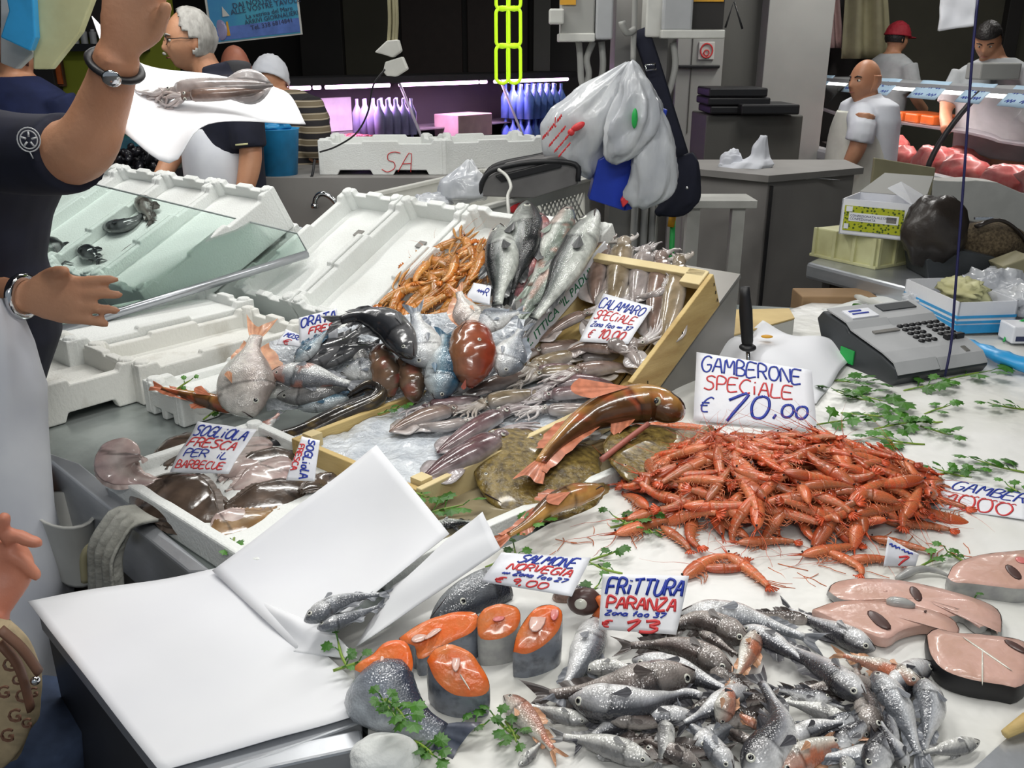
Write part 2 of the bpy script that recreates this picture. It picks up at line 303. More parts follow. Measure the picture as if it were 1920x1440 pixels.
SPC = {
 'hake': FS(PF_HAKE, (.040, .040, .048), (.36, .37, .40), (.84, .84, .84), eye=.033),
 'hake_dark': FS(PF_HAKE, (.05, .038, .034), (.17, .14, .13), (.42, .38, .35), mottle=.4, eye=.031),
 'whiting': FS(PF_HAKE, (.13, .14, .16), (.52, .54, .57), (.80, .80, .80), eye=.031),
 'pale': FS(PF_BASS, (.22, .22, .22), (.58, .58, .56), (.80, .80, .76), eye=.032, dors=((.34, .5, .03),)),
 'bream': FS(PF_BREAM, (.15, .17, .20), (.50, .53, .56), (.70, .71, .70), eye=.034, te=.12, tail=(.17, .5, .17), dors=((.26, .72, .05),), anal=((.6, .78, .04),), gill=.27),
 'bream_pink': FS(PF_BREAM, (.42, .36, .33), (.56, .52, .48), (.70, .67, .62), eye=.034, te=.12, tail=(.2, .55, .18), fin=(.58, .25, .14), dors=((.26, .74, .06),), gill=.27, lines=9),
 'mullet': FS(PF_MULLET, (.42, .20, .14), (.55, .42, .34), (.68, .66, .60), eye=.034, te=.085, fin=(.48, .25, .14), red=(.58, .15, .06), gill=.22),
 'mullet_white': FS(PF_BASS, (.20, .21, .23), (.66, .68, .68), (.76, .77, .76), eye=.022, dors=((.36, .5, .03),), red=(.6, .2, .12)),
 'bass': FS(PF_BASS, (.018, .020, .022), (.17, .19, .18), (.62, .65, .60), eye=.026, te=.105, m='fish', dors=((.34, .5, .05), (.58, .74, .035))),
 'bass_pink': FS(PF_BASS, (.26, .11, .12), (.42, .26, .25), (.62, .52, .50), eye=.024, red=(.5, .10, .08), dors=((.34, .5, .03),)),
 'bass_pale': FS(PF_BASS, (.20, .24, .20), (.50, .53, .48), (.70, .71, .66), eye=.026, red=(.46, .22, .16)),
 'dark': FS(PF_BASS, (.018, .020, .024), (.050, .052, .058), (.14, .14, .145), eye=.02, mottle=.3, m='fish_smooth'),
 'blue': FS(PF_BASS, (.03, .09, .15), (.16, .27, .34), (.55, .60, .62), eye=.026, tail=(.16, .6, .14)),
 'gurnard': FS(PF_GURN, (.10, .045, .018), (.26, .12, .035), (.55, .30, .09), eye=.022, te=.13, ce=.6, eyec='tan', fin=(.42, .13, .06), red=(.42, .09, .04), m='fish_smooth', tail=(.12, .2, .09), dors=((.3, .45, .05), (.5, .9, .03)), gill=.26, pec=.2),
 'red_head': FS(PF_OVAL, (.26, .045, .022), (.34, .085, .045), (.22, .10, .05), eye=.03, te=.4, m='fish_smooth', tail=(.02, .1, .03), dors=(), anal=(), gill=.8, mouth=.3, tb=.96),
 'brown_flat': FS(PF_OVAL, (.085, .055, .036), (.15, .085, .05), (.20, .12, .075), eye=0, m='fish_smooth', dors=(), anal=(), tail=(.02, .1, .03), mouth=0, gill=2, tb=.96, red=(.30, .05, .04), mottle=.7),
 'sole_dark': FS(PF_SOLE, (.085, .060, .045), (.115, .080, .060), (.085, .06, .045), eye=.016, te=.08, mottle=.5, m='fish_smooth', tail=(.08, .05, .07), dors=(), anal=(), fringe=.025, gill=.2, mouth=.05, pec=0),
 'sole_pale': FS(PF_SOLE, (.50, .38, .35), (.64, .54, .50), (.52, .38, .36), eye=0, m='fish_smooth', tail=(.08, .05, .07), dors=(), anal=(), fringe=.02, gill=.2, mouth=0, pec=0, mottle=.25),
 'sole_tan': FS(PF_SOLE, (.26, .15, .065), (.32, .21, .11), (.26, .15, .07), eye=.014, te=.08, mottle=.5, m='fish_smooth', tail=(.08, .05, .07), dors=(), anal=(), fringe=.03, gill=.2, mouth=0, pec=0),
 'moray': FS(PF_EEL, (.012, .011, .012), (.020, .018, .018), (.05, .04, .03), eye=.01, spot=.9, m='fish_smooth', tail=(.02, .1, .02), dors=((.2, .97, .02),), anal=(), gill=2, mouth=.06, pec=0, tb=.98),
}
SPC['brown_flat']['lump'] = .22; SPC['red_head']['lump'] = .12
def path_px(pts, n):
    has = len(pts[0]) > 2
    q = catmull([(p[0], p[1], (p[2]*4000 if has else 0)) for p in pts], n)
    return [(v.x, v.y, (v.z/4000 if has else None)) for v in q]
def settle(surf, path, halfw, halfh, sink, base=0):
    n = len(path); hs = [base]*n
    if path[0][2] is not None: return [p[2] for p in path]
    for it in range(2):
        raw = []
        for i, (x, y, _) in enumerate(path):
            p = surf.at(x, y, hs[i]+halfw[i]); m = surf.get(p)
            for q in (-.6, .6):
                m = max(m, .8*surf.get(p+surf.x*q*halfh[i]), .8*surf.get(p+surf.y*q*halfh[i]))
            raw.append(max(m, base))
        sg = n*.16; sm = []
        for i in range(n):
            ws = [math.exp(-((i-j)/sg)**2) for j in range(n)]; sm.append(sum(a*b for a, b in zip(ws, raw))/sum(ws))
        hs = [max(base, sm[i]-sink*halfw[i]) for i in range(n)]
    return [hs[i]+halfw[i]*.96 for i in range(n)]
def fish(surf, pts, kind, label, side=1, roll=0, sink=.35, name='fish', cat='fish', group=None, hsc=1, base=0, spmod=None, notail=False):
    sp = dict(SPC[kind]); sp.update(spmod or {})
    N = 30; path = path_px(pts, N)
    p0 = [surf.at(x, y, (h or 0)) for x, y, h in path]
    L = sum((p0[i+1]-p0[i]).length for i in range(N-1)); tb = sp['tb']
    def prof(t, k): return interp(sp['prof'], min(1, t/tb), k)*L*hsc
    halfw = [prof(i/(N-1), 3) for i in range(N)]; halfh = [prof(i/(N-1), 1) for i in range(N)]
    hs = settle(surf, path, halfw, halfh, sink, base)
    C = [surf.at(path[i][0], path[i][1], hs[i]) for i in range(N)]
    for i in range(N):
        if i/(N-1) <= tb: surf.put(C[i], halfh[i]*.8, surf.loc(C[i])[2], halfw[i]*.8)
    nn = surf.face
    def fr(t):
        q = max(0, min(N-1.001, t*(N-1))); i = int(q); c = C[i].lerp(C[i+1], q-i)
        T = (C[min(N-1, i+2)]-C[max(0, i-1)]).normalized()
        n2 = (nn-T*nn.dot(T)).normalized(); 
        if roll: n2 = Matrix.Rotation(math.radians(roll), 3, T)@n2
        return c, T, n2, n2.cross(T)*side
    root = thing(name, label, cat, tuple(C[N//2]-nn*hs[N//2]), group)
    nr = sp['nr']; ns = 34; mb = MB(); rings = []; cols = []; seed = Vector((random.random()*9, random.random()*9, 0))
    for i in range(ns):
        s = i/(ns-1); t = tb*(s**1.25); c, T, n2, D = fr(t); hd, hv, wd = prof(t, 1), prof(t, 2), prof(t, 3); ring = []
        for j in range(nr):
            a = 2*PI*j/nr; ca, sa = math.cos(a), math.sin(a)
            ru = 1+sp.get('lump', .035)*noise.noise((c+D*(ca*hd)+n2*(sa*wd))*(1/(L*.16))+seed); p = c+D*(ca*ru*(hd if ca > 0 else hv))+n2*(sa*ru*wd); ring.append(p)
            f = (ca+1)/2
            col = cmix(sp['belly'], sp['side'], (f-.22)/.26) if f < .48 else cmix(sp['side'], sp['back'], (f-.50)/.20)
            mo = 1+sp['mottle']*noise.noise(p*55+seed); 
            if sp['spot']: mo *= 1; 
            if sp['spot'] and noise.noise(p*130+seed) > .28: col = cmix(col, (.22, .15, .05), sp['spot'])
            if sp['red'] and noise.noise(p*28+seed) > .05+.25*abs(ca-.1): col = cmix(col, sp['red'], .65)
            if sp['lines']: mo *= 1+.22*math.sin(f*sp['lines']*2*PI)
            g = sp['gill']+.035*(1-ca*ca)
            if abs(t-g) < .013: mo *= .42
            elif t < g and ca < .5: col = cmix(col, sp['belly'], .35)
            cols.append(tuple(max(.004, min(.85, x*mo)) for x in col))
        rings.append(ring)
    mb.loft(rings, True, cols); mb.build('body', sp['m'], root)
    fc = sp['fin']; fc2 = tuple(min(.8, x*1.6+.05) for x in fc)
    def finmesh(fn, nm, nu, nv):
        f = MB(); f.grid(fn, nu, nv, lambda u, v: cmix(fc, fc2, .5+.5*math.sin(u*nu*2.4+v)) if 1 else fc); f.build(nm, 'fin', root)
    if sp['tail'] and not notail:
        tl, fk, spd = sp['tail']; c, T, n2, D = fr(tb-.01); hb = prof(tb, 1)*.95; T2 = fr(.99)[1]
        def tf(u, v):
            k = 2*u-1; ln = L*(tl*(1-fk*(1-abs(k)**1.2)))*1.15
            return c+D*(k*lerp(hb, spd*L*.5*hsc, v**.8))+(T*(1-v)+T2*v)*(ln*v)+n2*(.004*math.sin(u*9+seed.x)*v-.25*v*prof(tb, 3))
        finmesh(tf, 'tail_fin', 12, 4)
    for nm, lst, sg in (('dorsal_fin', sp['dors'], 1), ('anal_fin', sp['anal'], -1)):
        for (a0, a1, hh) in lst:
            def df(u, v, a0=a0, a1=a1, hh=hh, sg=sg):
                t = lerp(a0, a1, u); c, T, n2, D = fr(t); b = prof(t, 1 if sg > 0 else 2)
                e = hh*L*math.sin(PI*min(1, .18+.82*(1-u)))**.6*(.9+.1*math.sin(u*40))*hsc
                return c+D*sg*(b*.93+e*v)+T*(v*e*.9)+n2*(.003*math.sin(u*7)*v)
            finmesh(df, nm, 10, 2)
    sg = 1
    if sp['pec']:
        tp = sp['gill']+.03 if sp['gill'] < 1 else .25
        c, T, n2, D = fr(tp); wd = prof(tp, 3)
        def pf(u, v):
            k = 2*u-1; return c+n2*(wd*(.95+.10*v)+.002)-D*prof(tp, 2)*.28+T*(sp['pec']*L*v*(1-.25*k*k))+D*(k*sp['pec']*L*.26*v-.02*L*v)
        finmesh(pf, 'pectoral_fin', 6, 3)
    if sp['fringe']:
        for s2 in (1, -1):
            def ff(u, v, s2=s2):
                t = lerp(.06, tb*.98, u); c, T, n2, D = fr(t); b = prof(t, 1 if s2 > 0 else 2)
                return c+D*s2*(b*.95+v*sp['fringe']*L*(.4+math.sin(PI*u)))+T*v*.01-n2*(prof(t, 3)*.5*v)+n2*(.0022*math.sin(u*70)*v)
            finmesh(ff, 'fin_fringe', 26, 2)
    if sp['eye']:
        r = sp['eye']*L*.8; te, ce = sp['te'], sp['ce']; c, T, n2, D = fr(te); a = math.acos(ce); hd, wd = prof(te, 1), prof(te, 3)
        p = c+D*hd*ce+n2*wd*math.sin(a); out = (n2*hd*math.sin(a)+D*wd*ce).normalized(); M = frame((0, 0, 0), T, D if abs(out.dot(D)) < .9 else n2).to_3x3()
        M = frame((0, 0, 0), T-out*T.dot(out), out.cross(T-out*T.dot(out))).to_3x3()
        e = MB().ell(p-out*r*.16, (r, r, r*.34), M, 12, 7).build('eye', sp['eyec'], root)
        MB().ell(p+out*r*.06, (r*.62, r*.62, r*.22), M, 10, 6).build('pupil', 'pupil', e)
    if sp['mouth']:
        q = []
        for k in range(5):
            t = .006+sp['mouth']*k/4; c, T, n2, D = fr(t); a = math.acos(-.25-.08*k); q.append(c+D*prof(t, 2)*math.cos(a)+n2*prof(t, 3)*math.sin(a)*1.02)
        MB().tube(q, [.0035*L, .005*L, .005*L, .004*L, .002*L], 5).build('mouth', 'mouth', root)
    return root
# ------------------------------------------------------------------ squid and cuttlefish
def squid(surf, pts, label, tone=0, arms=8, sink=.4, wide=1, name='squid', group=None, spread=1, base=0, eye=True, mant=.62, finl=.5):
    N = 30; path = path_px(pts, N); p0 = [surf.at(x, y, h or 0) for x, y, h in path]
    L = sum((p0[i+1]-p0[i]).length for i in range(N-1)); th = mant
    def R(t): return L*wide*interp([(0, .010), (.08*th/.62, .032), (.25*th/.62, .062), (.45*th/.62, .078), (th-.02, .072), (th, .058), (th+.03, .05), (th+.08, .055), (th+.13, .04), (1, .02)], t)
    hw = [R(i/(N-1))*.7 for i in range(N)]; hh = [R(i/(N-1)) for i in range(N)]
    hs = settle(surf, path, hw, hh, sink, base); C = [surf.at(path[i][0], path[i][1], hs[i]) for i in range(N)]
    for i in range(N): surf.put(C[i], hh[i]*.85, surf.loc(C[i])[2], hw[i]*.8)
    nn = surf.n
    def fr(t):
        q = max(0, min(N-1.001, t*(N-1))); i = int(q); c = C[i].lerp(C[i+1], q-i); T = (C[min(N-1, i+2)]-C[max(0, i-1)]).normalized()
        n2 = (nn-T*nn.dot(T)).normalized(); return c, T, n2, n2.cross(T)
    base_c = [(.30, .20, .16), (.44, .38, .36), (.19, .10, .11), (.34, .26, .16)][tone]; pale = (.58, .56, .56); sd = Vector((random.random()*9, 3, 1))
    def colr(p, top):
        f = noise.noise(p*26+sd)*.8+noise.noise(p*150+sd)*.45; return tuple(max(.01, x) for x in cmix(cmix(base_c, tuple(x*.45 for x in base_c), .5-f), pale, .55-.65*top+.25*f))
    root = thing(name, label, 'squid', tuple(C[N//2]), group)
    mb = MB(); rings = []; cols = []; ns, nr = 24, 14
    for i in range(ns):
        t = th*i/(ns-1); c, T, n2, D = fr(t); r = R(t); ring = []
        for j in range(nr):
            a = 2*PI*j/nr; p = c+D*math.cos(a)*r+n2*math.sin(a)*r*.72; ring.append(p); cols.append(colr(p, max(0, math.sin(a))))
        rings.append(ring)
    mb.loft(rings, True, cols); mb.build('mantle', 'fish_smooth', root)
    for s2 in (1, -1):
        def ff(u, v, s2=s2):
            t = lerp(.01, th*finl, u); c, T, n2, D = fr(t); r = R(t); e = L*.085*wide*math.sin(PI*u**.8)
            return c+D*s2*(r*.85+e*v)-n2*(r*.2*v)+n2*.002*math.sin(u*12)
        f = MB(); f.grid(ff, 10, 3, lambda u, v: cmix(base_c, pale, .35+.4*v)); f.build('fin', 'fish_smooth', root, solid=.002)
    mb = MB(); rings = []; cols = []
    for i in range(8):
        t = th-.015+.115*i/7; c, T, n2, D = fr(t); r = R(t)*.85*(1-.25*(i == 0)); ring = []
        for j in range(12):
            a = 2*PI*j/12; p = c+D*math.cos(a)*r+n2*math.sin(a)*r*.8; ring.append(p); cols.append(colr(p, .6))
        rings.append(ring)
    mb.loft(rings, True, cols); mb.build('head', 'fish_smooth', root)
    if eye:
        c, T, n2, D = fr(th+.05); r = R(th+.05)
        for s2 in (1, -1):
            q = c+D*s2*r*.62+n2*r*.52; o = (D*s2*.5+n2).normalized(); M = frame((0, 0, 0), T, o.cross(T)).to_3x3()
            e = MB().ell(q, (L*.016, L*.016, L*.008), M, 10, 6).build('eye', 'eye_white', root); MB().ell(q+o*L*.006, (L*.009, L*.009, L*.005), M, 8, 5).build('pupil', 'pupil', e)
    for k in range(arms):
        f = (k+.5)/arms*2-1; q = []; ph = random.random()*6; ex = random.uniform(.85, 1.05)
        for i in range(9):
            s = i/8; t = min(1, th+.08+(1-th-.08)*s*ex); c, T, n2, D = fr(t)
            q.append(c+D*(f*R(th+.1)*(.7+1.5*s*spread)+.012*math.sin(s*5+ph)*s)+n2*(.006*math.sin(s*4+ph*2)*s-.2*hw[-1]*s+.002)+T*(.01*s*random.uniform(-1, 1)))
        col = cmix(base_c, (.62, .60, .60), .45+.3*random.random())
        MB().tube(catmull(q, 12), [L*(.017*(1-i/12)+.004) for i in range(12)], 6, col=col).build('arm', 'fish_smooth', root)
    return root
# ------------------------------------------------------------------ shrimp and langoustine prototypes (unit length along +x, lying on the side, z up)
def shrimp_proto(curl, cols, claws=False, seed=1):
    rnd = random.Random(seed); c0, c1, c2 = cols
    root = thing('shrimp', 'x', 'shrimp'); N = 26; C = []; p = Vector((0, 0)); ang = curl*.55
    for i in range(N):
        t = i/(N-1); C.append(p.copy()); k = 0 if t < .36 else (t-.36)/.64
        ang -= curl*1.9*(k**.7)/(N-1)*1.35; p = p+Vector((math.cos(ang), math.sin(ang)))/(N-1)
    mid = sum(C, Vector((0, 0)))/N; C = [q-mid for q in C]
    def R(t): return 1.28*interp([(0, .012), (.05, .035), (.15, .066), (.3, .080), (.37, .078), (.5, .068), (.7, .052), (.88, .034), (1, .018)], t)
    def fr(t):
        q = max(0, min(N-1.001, t*(N-1))); i = int(q); c = C[i].lerp(C[i+1], q-i); T = (C[i+1]-C[i]).normalized()
        return Vector((c.x, c.y, 0)), Vector((T.x, T.y, 0)), Vector((-T.y, T.x, 0))
    zz = Vector((0, 0, 1))
    def part(nm, a, b, n, seg):
        mb = MB(); rings = []; cl = []
        for i in range(n):
            t = lerp(a, b, i/(n-1)); c, T, D = fr(t); r = R(t); ph = (t-.37)/.52*6
            rr = r*(1+(.10*(1-(ph % 1))-.04 if seg else 0)); ring = []
            for j in range(10):
                an = 2*PI*j/10; q = c+D*math.cos(an)*rr+zz*math.sin(an)*rr*.72; ring.append(q)
                f = .5+.5*math.cos(an); col = cmix(c1, c0, f)
                if seg and (ph % 1) > .72: col = cmix(col, c2, .55)
                col = cmix(col, c2, max(0, noise.noise(q*9+Vector((seed, 0, 0))))*.8); cl.append(col)
            rings.append(ring)
        mb.loft(rings, True, cl); return mb.build(nm, 'shrimp', root)
    part('carapace', 0, .38, 9, False); part('abdomen', .37, .90, 22, True)
    c, T, D = fr(.02); MB().tube([c+D*.01, c-T*.10+D*.03, c-T*.22+D*.06], [.016, .010, .002], 5, col=c0).build('rostrum', 'shrimp', root)
    c, T, D = fr(.89)
    f = MB()
    for k in range(5):
        a = (k-2)*.34; d = (T*math.cos(a)+D*math.sin(a)); s = zz.cross(d)
        f.add([c-s*.006, c+d*.08-s*.022+zz*.012*(k-2), c+d*.15-s*.010, c+d*.155+s*.010, c+d*.08+s*.022-zz*.006*k, c+s*.006], [(0, 1, 2, 3, 4, 5)], [c0]*6)
    f.build('tail_fan', 'shrimp', root, solid=.012)
    lg = MB()
    for k in range(5):
        t = .16+.045*k; c, T, D = fr(t); r = R(t); sz = (k % 2-.5)
        lg.tube([c-D*r*.8, c-D*(r+.07)+T*(.02-.05*k/4)+zz*sz*.06, c-D*(r+.12)-T*(.05+.03*k)+zz*sz*.08], [.010, .008, .004], 4, col=c1)
    for k in range(5):
        t = .42+.09*k; c, T, D = fr(t); r = R(t); lg.tube([c-D*r*.8, c-D*(r+.055)-T*.03+zz*.03*(k % 2-.5)], [.014, .005], 4, col=c1)
    lg.build('legs', 'shrimp', root)
    c, T, D = fr(.03)
    an = MB()
    for s2 in (1, -1):
        q = [c+zz*.02*s2]; d = -T*.12+D*.02*s2
        for i in range(6): d = d+Vector((rnd.uniform(-.05, .05), rnd.uniform(-.06, .06), 0)); q.append(q[-1]+d+zz*(-.012))
        an.tube(catmull(q, 12), [.006*(1-i/13) for i in range(12)], 4, col=c0)
    an.build('antennae', 'shrimp', root)
    c, T, D = fr(.045); MB().ell(c+zz*.04+D*.022-T*.02, .017, None, 7, 5).build('eye', 'pupil', root)
    if claws:
        for s2 in (1, -1):
            c, T, D = fr(.12); q = [c-D*.05+zz*.03*s2, c-T*.12-D*(.10+.03*s2)+zz*.04*s2, c-T*.34-D*(.06+.06*s2)+zz*.02, c-T*.56-D*(.09*s2)]
            cw = MB().tube(catmull(q, 12), [.016, .018, .018, .02, .02, .022, .026, .03, .03, .024, .014, .004], 7, col=c1); cw.build('claw', 'shrimp', root)
    return root
def lay(proto, surf, px, py, yaw, size, label, group, dip=None, lift=0, name=None, flip=False, pos=None, nrm=None):
    p = pos or surf.at(px, py, 0); h = surf.get(p)+size*.05+lift
    if pos is None: p = surf.at(px, py, h)
    n = Vector(nrm or surf.n).normalized()
    x = Vector((math.cos(yaw), math.sin(yaw), 0)); x = (x-n*x.dot(n)).normalized(); y = n.cross(x)
    if flip: n2, y2 = -n, -y
    else: n2, y2 = n, y
    M = Matrix(((x.x, y2.x, n2.x, p.x), (x.y, y2.y, n2.y, p.y), (x.z, y2.z, n2.z, p.z), (0, 0, 0, 1)))@Matrix.Diagonal((size, size, size, 1))
    c = copy_tree(proto, M, label, group); 
    if name: c.name = name
    return c
def drop_tree(o):
    for ch in list(o.children): drop_tree(ch)
    bpy.data.objects.remove(o)
# ------------------------------------------------------------------ foam boxes
def wall_poly(l, h, steps, feet):
    top = [(0, h), (l*.10, h), (l*.115, h-.014), (l*.34, h-.014), (l*.35, h-.004), (l*.62, h-.004), (l*.63, h-.016), (l*.88, h-.016), (l*.90, h), (l, h)] if steps else [(0, h), (l, h)]
    bot = [(l, 0), (l*.86, 0), (l*.84, .022), (l*.60, .022), (l*.58, 0), (l*.42, 0), (l*.40, .022), (l*.16, .022), (l*.14, 0), (0, 0)] if feet else [(l, 0), (0, 0)]
    return top+bot
def styro_box(o, ex, ey, la, lb, h, label, m='styro', th=.024, floor=.026, steps=True, feet=True, group=None, cat='foam box', name='foam_box', marks=()):
    M = frame(o, ex, ey); mb = MB()
    mb.prism(wall_poly(la, h, steps, feet), th, M@Matrix(((1,0,0,0),(0,0,1,0),(0,1,0,0),(0,0,0,1))))
    mb.prism(wall_poly(la, h, steps, feet), th, M@Matrix(((1,0,0,0),(0,0,-1,lb),(0,1,0,0),(0,0,0,1))))
    mb.prism(wall_poly(lb-2*th, h, steps, feet), th, M@Matrix(((0,0,1,0),(1,0,0,th),(0,1,0,0),(0,0,0,1))))
    mb.prism(wall_poly(lb-2*th, h, steps, feet), th, M@Matrix(((0,0,-1,la),(1,0,0,th),(0,1,0,0),(0,0,0,1))))
    mb.box((th*.5, th*.5, .022), (la-th*.5, lb-th*.5, .022+floor), M)
    for (x, y) in ((0, 0), (la, 0), (la, lb), (0, lb)):      # rounded corner posts
        cx = min(max(x, th*.9), la-th*.9); cy = min(max(y, th*.9), lb-th*.9)
        mb.tube([M@Vector((cx, cy, .004)), M@Vector((cx, cy, h-.008)), M@Vector((cx, cy, h+.006))], [th*.95, th*.95, th*.7], 12)
    root = thing(name, label, cat, tuple(M@Vector((la/2, lb/2, 0))), group)
    mb.build('body', m, root, smooth=False, bevel=.004)
    for (x, y, z, sx, sy, sz) in marks: MB().box((x, y, z), (x+sx, y+sy, z+sz), M).build('moulded_slot', 'steel_dull', root, smooth=False)
    return root
# ------------------------------------------------------------------ sheets, cards and lettering
def bil(c, u, v): return (c[0]*(1-u)+c[1]*u)*(1-v)+(c[3]*(1-u)+c[2]*u)*v      # corners TL TR BR BL
def sheet_fn(c, bulge=0, wav=0, seed=0, curl=0):
    c = [Vector(p) for p in c]; n = (c[1]-c[0]).cross(c[3]-c[0]).normalized(); n = -n if n.dot(EYE-c[0]) < 0 else n
    def fn(u, v):
        return bil(c, u, v)+n*(bulge*math.sin(PI*u)*math.sin(PI*v)+wav*noise.noise(Vector((u*2.2+seed, v*2.2, seed)))+curl*(2*u-1)**2)
    return fn, n
def sheet(c, name, label, cat, m='paper', bulge=0, wav=.004, nu=14, nv=14, solid=.0012, seed=0, curl=0, parent=None):
    fn, n = sheet_fn(c, bulge, wav, seed, curl); mb = MB(); mb.grid(fn, nu, nv); o = mb.build(name, m, parent, solid=solid)
    return tag(o, label, cat) if label else o
SF = {'A': 'ad,0 0 3 10 6 0;1 4 5 4', 'B': '0 0 0 10 4 9.5 4.6 7.5 3 5.5 0 5;3 5.3 5.6 3.5 5 .8 2.5 0 0 0', 'C': '6 9 4 10 1.5 9 0 5 1 1.4 3.2 0 6 1', 'D': '0 0 0 10 3.5 9.3 5.6 6 5 2 2.5 0 0 0',
 'E': '5.5 10 0 9.6 0 0 5.5 .4;0 5 4.5 5.2', 'F': '6 10 0 9.6 0 0;0 5 4.5 5.2', 'G': '6 9 4 10 1.5 9 0 5 1 1.2 3.4 0 5.6 1.4 5.8 4.6 3.4 4.6', 'H': '0 0 0 10;0 5 5.5 5.2;5.5 0 5.5 10', 'I': '1 0 1 10', 'i': '1 0 1 6;1 8.4 1 9.2',
 'L': '0 10 0 0 5 .4', 'l': '1 10 .4 1.4 1.6 0 3 1', 'M': '0 0 .4 10 3 4 5.8 10 6.4 0', 'N': '0 0 0 10 5.6 0 5.6 10', 'O': '3 10 .8 8.6 0 5 1 1 3 0 5 1.2 6 5 5 9 3 10', 'o': '2.4 6 .6 4.8 .4 2 1.8 .2 3.8 1 4.4 4 3.4 5.8 2.4 6',
 'P': '0 0 0 10 4 9.6 5.4 7.4 4 5 0 4.6', 'R': '0 0 0 10 4 9.6 5.2 7.4 4 5.2 0 4.8;2.6 4.8 5.6 0', 'S': '5.8 9 3.6 10 .8 8.6 1.6 6 4.4 4.6 5.4 2 3 0 0 1', 'T': '0 9.6 6.4 10;3.2 9.8 3 0', 'U': '0 10 .2 2.4 2 0 4.4 .6 5.6 3 5.8 10', 'V': '0 10 2.8 0 6 10', 'Z': '.4 9.8 5.6 10 .2 .2 6 .4',
 'a': '4 5 2 6 .4 4 .6 1 2.4 .2 4 2.4 4.2 6 4.4 1 5.4 .2', 'd': '4.2 4.6 2 5.8 .4 3.6 .8 .8 2.6 .2 4.2 2.6 5.4 10 4.6 1 5.6 .2', 'e': '.4 3 4 3.6 3 6 1.2 5.2 .4 2.4 1.8 .2 4.2 1', 'b': '1 10 .2 .6 2.6 0 4.2 2.2 3 5 .8 3.6', 'n': '.4 6 .6 0;.6 3.6 2.4 6 3.8 4.6 4 0', 'm': '.3 5 .6 0;.6 3.6 2 5.4 3 3.6 3 0;3 3.6 4.6 5.4 5.6 3.6 5.8 0', 'r': '.4 6 .8 0;.8 3.6 2 5.6 3.6 5.4', 't': '2 9 1.4 1 3 0 4 .8;0 6 3.8 6.2', 'f': '4 9.6 2.4 9.8 1.6 7 1.2 0;0 5.4 3.4 5.6', 'v': '0 6 1.8 0 3.8 6', 'u': '0 6 .2 1 2 .2 3.4 1.4 3.8 6 4 .6 5 .2', 'z': '.2 6 3.8 6 .2 .4 4 .4',
 '0': '3 10 .8 8.6 0 5 1 1 3 0 5 1.2 6 5 5 9 3 10', '1': '0 7 3.4 10 1.4 0', '2': '.4 8 2 10 4.6 9 4.4 6.4 .2 .2 5.8 .4', '3': '.4 9.4 3.6 10 4.8 8 2.4 5.6 5 3.6 4 .6 .2 .4', '9': '4.6 7 3 10 .6 8.4 1 5.6 3.4 5.4 4.8 8 4 0', '7': '0 9.6 5.6 10 2 0', ',': '1 1.2 0 -2', '-': '0 5 4 5.2', '€': '6 9 4 9.8 1.8 8 1.2 4 2.6 .8 5.4 .6;0 6 4.4 6.4;0 4 4 4.4', '~': '0 3 2 6 3 2 5 6 6 2 8 6 9 3', "'": '1 10 .6 8', 'q': '4 5 2 6 .4 4 1.4 1.4 4 2.8;4.2 6 3.8 -4', 'G2': '', ' ': '', '.': '.6 0 1 .6', '"': '1 10 .8 7.6;2.6 10 2.4 7.6'}
def strokes(txt, lead=1.4):
    out = []; x = 0
    for ch in txt:
        d = SF.get(ch, SF.get(ch.upper(), '')); d = d[3:] if d.startswith('ad,') else d; wmax = 2.2
        for s in (d.split(';') if d else []):
            a = [float(q) for q in s.split()]; pts = [(a[i]+x, a[i+1]) for i in range(0, len(a), 2)]; wmax = max(wmax, max(q[0]-x for q in pts)); out.append(pts)
        x += wmax+lead
    return out, max(1, x-lead)
def write(fn, n, parent, txt, ink, u0, v0, u1, hgt, slant=.25, drop=0, r=.0016, off=.0012, name='lettering', vert=False, jit=.25):
    """handwriting laid on a sheet: u right, v down; (u0,v0) = foot of the first letter, drop = fall of the line to its end"""
    st, wd = strokes(txt); mb = MB(); rnd = random.Random(len(txt)+int(u0*97))
    for pl in st:
        pts = [Vector((a+rnd.uniform(-jit, jit), b+rnd.uniform(-jit, jit), 0)) for a, b in pl]; pts = catmull(pts, max(6, 4*len(pts))) if len(pts) > 2 else pts
        q = []
        for p in pts:
            s = p.x/wd; u = u0+(u1-u0)*s+slant*p.y/10*hgt; v = v0+drop*s-p.y/10*hgt
            if vert: u, v = 1-(v0+drop*s-p.y/10*hgt), u0+(u1-u0)*s
            q.append(fn(u, v)+n*off)
        mb.tube(q, r, 5, flat=.3, up=n)
    return mb.build(name, ink, parent)
def print_text(txt, M, size, m, parent, name='lettering', align='LEFT', ext=.0004):
    cu = bpy.data.curves.new(name, 'FONT'); cu.body = txt; cu.size = size; cu.align_x = align; cu.extrude = ext; cu.resolution_u = 2
    to = bpy.data.objects.new('tmp', cu); COL.objects.link(to)
    me = bpy.data.meshes.new_from_object(to.evaluated_get(bpy.context.evaluated_depsgraph_get())); bpy.data.objects.remove(to)
    me.name = name; me.materials.clear(); me.materials.append(MATS[m]); me.transform(M)
    o = bpy.data.objects.new(name, me); COL.objects.link(o)
    if parent: o.parent = parent; o.matrix_parent_inverse = pinv(parent)
    return o
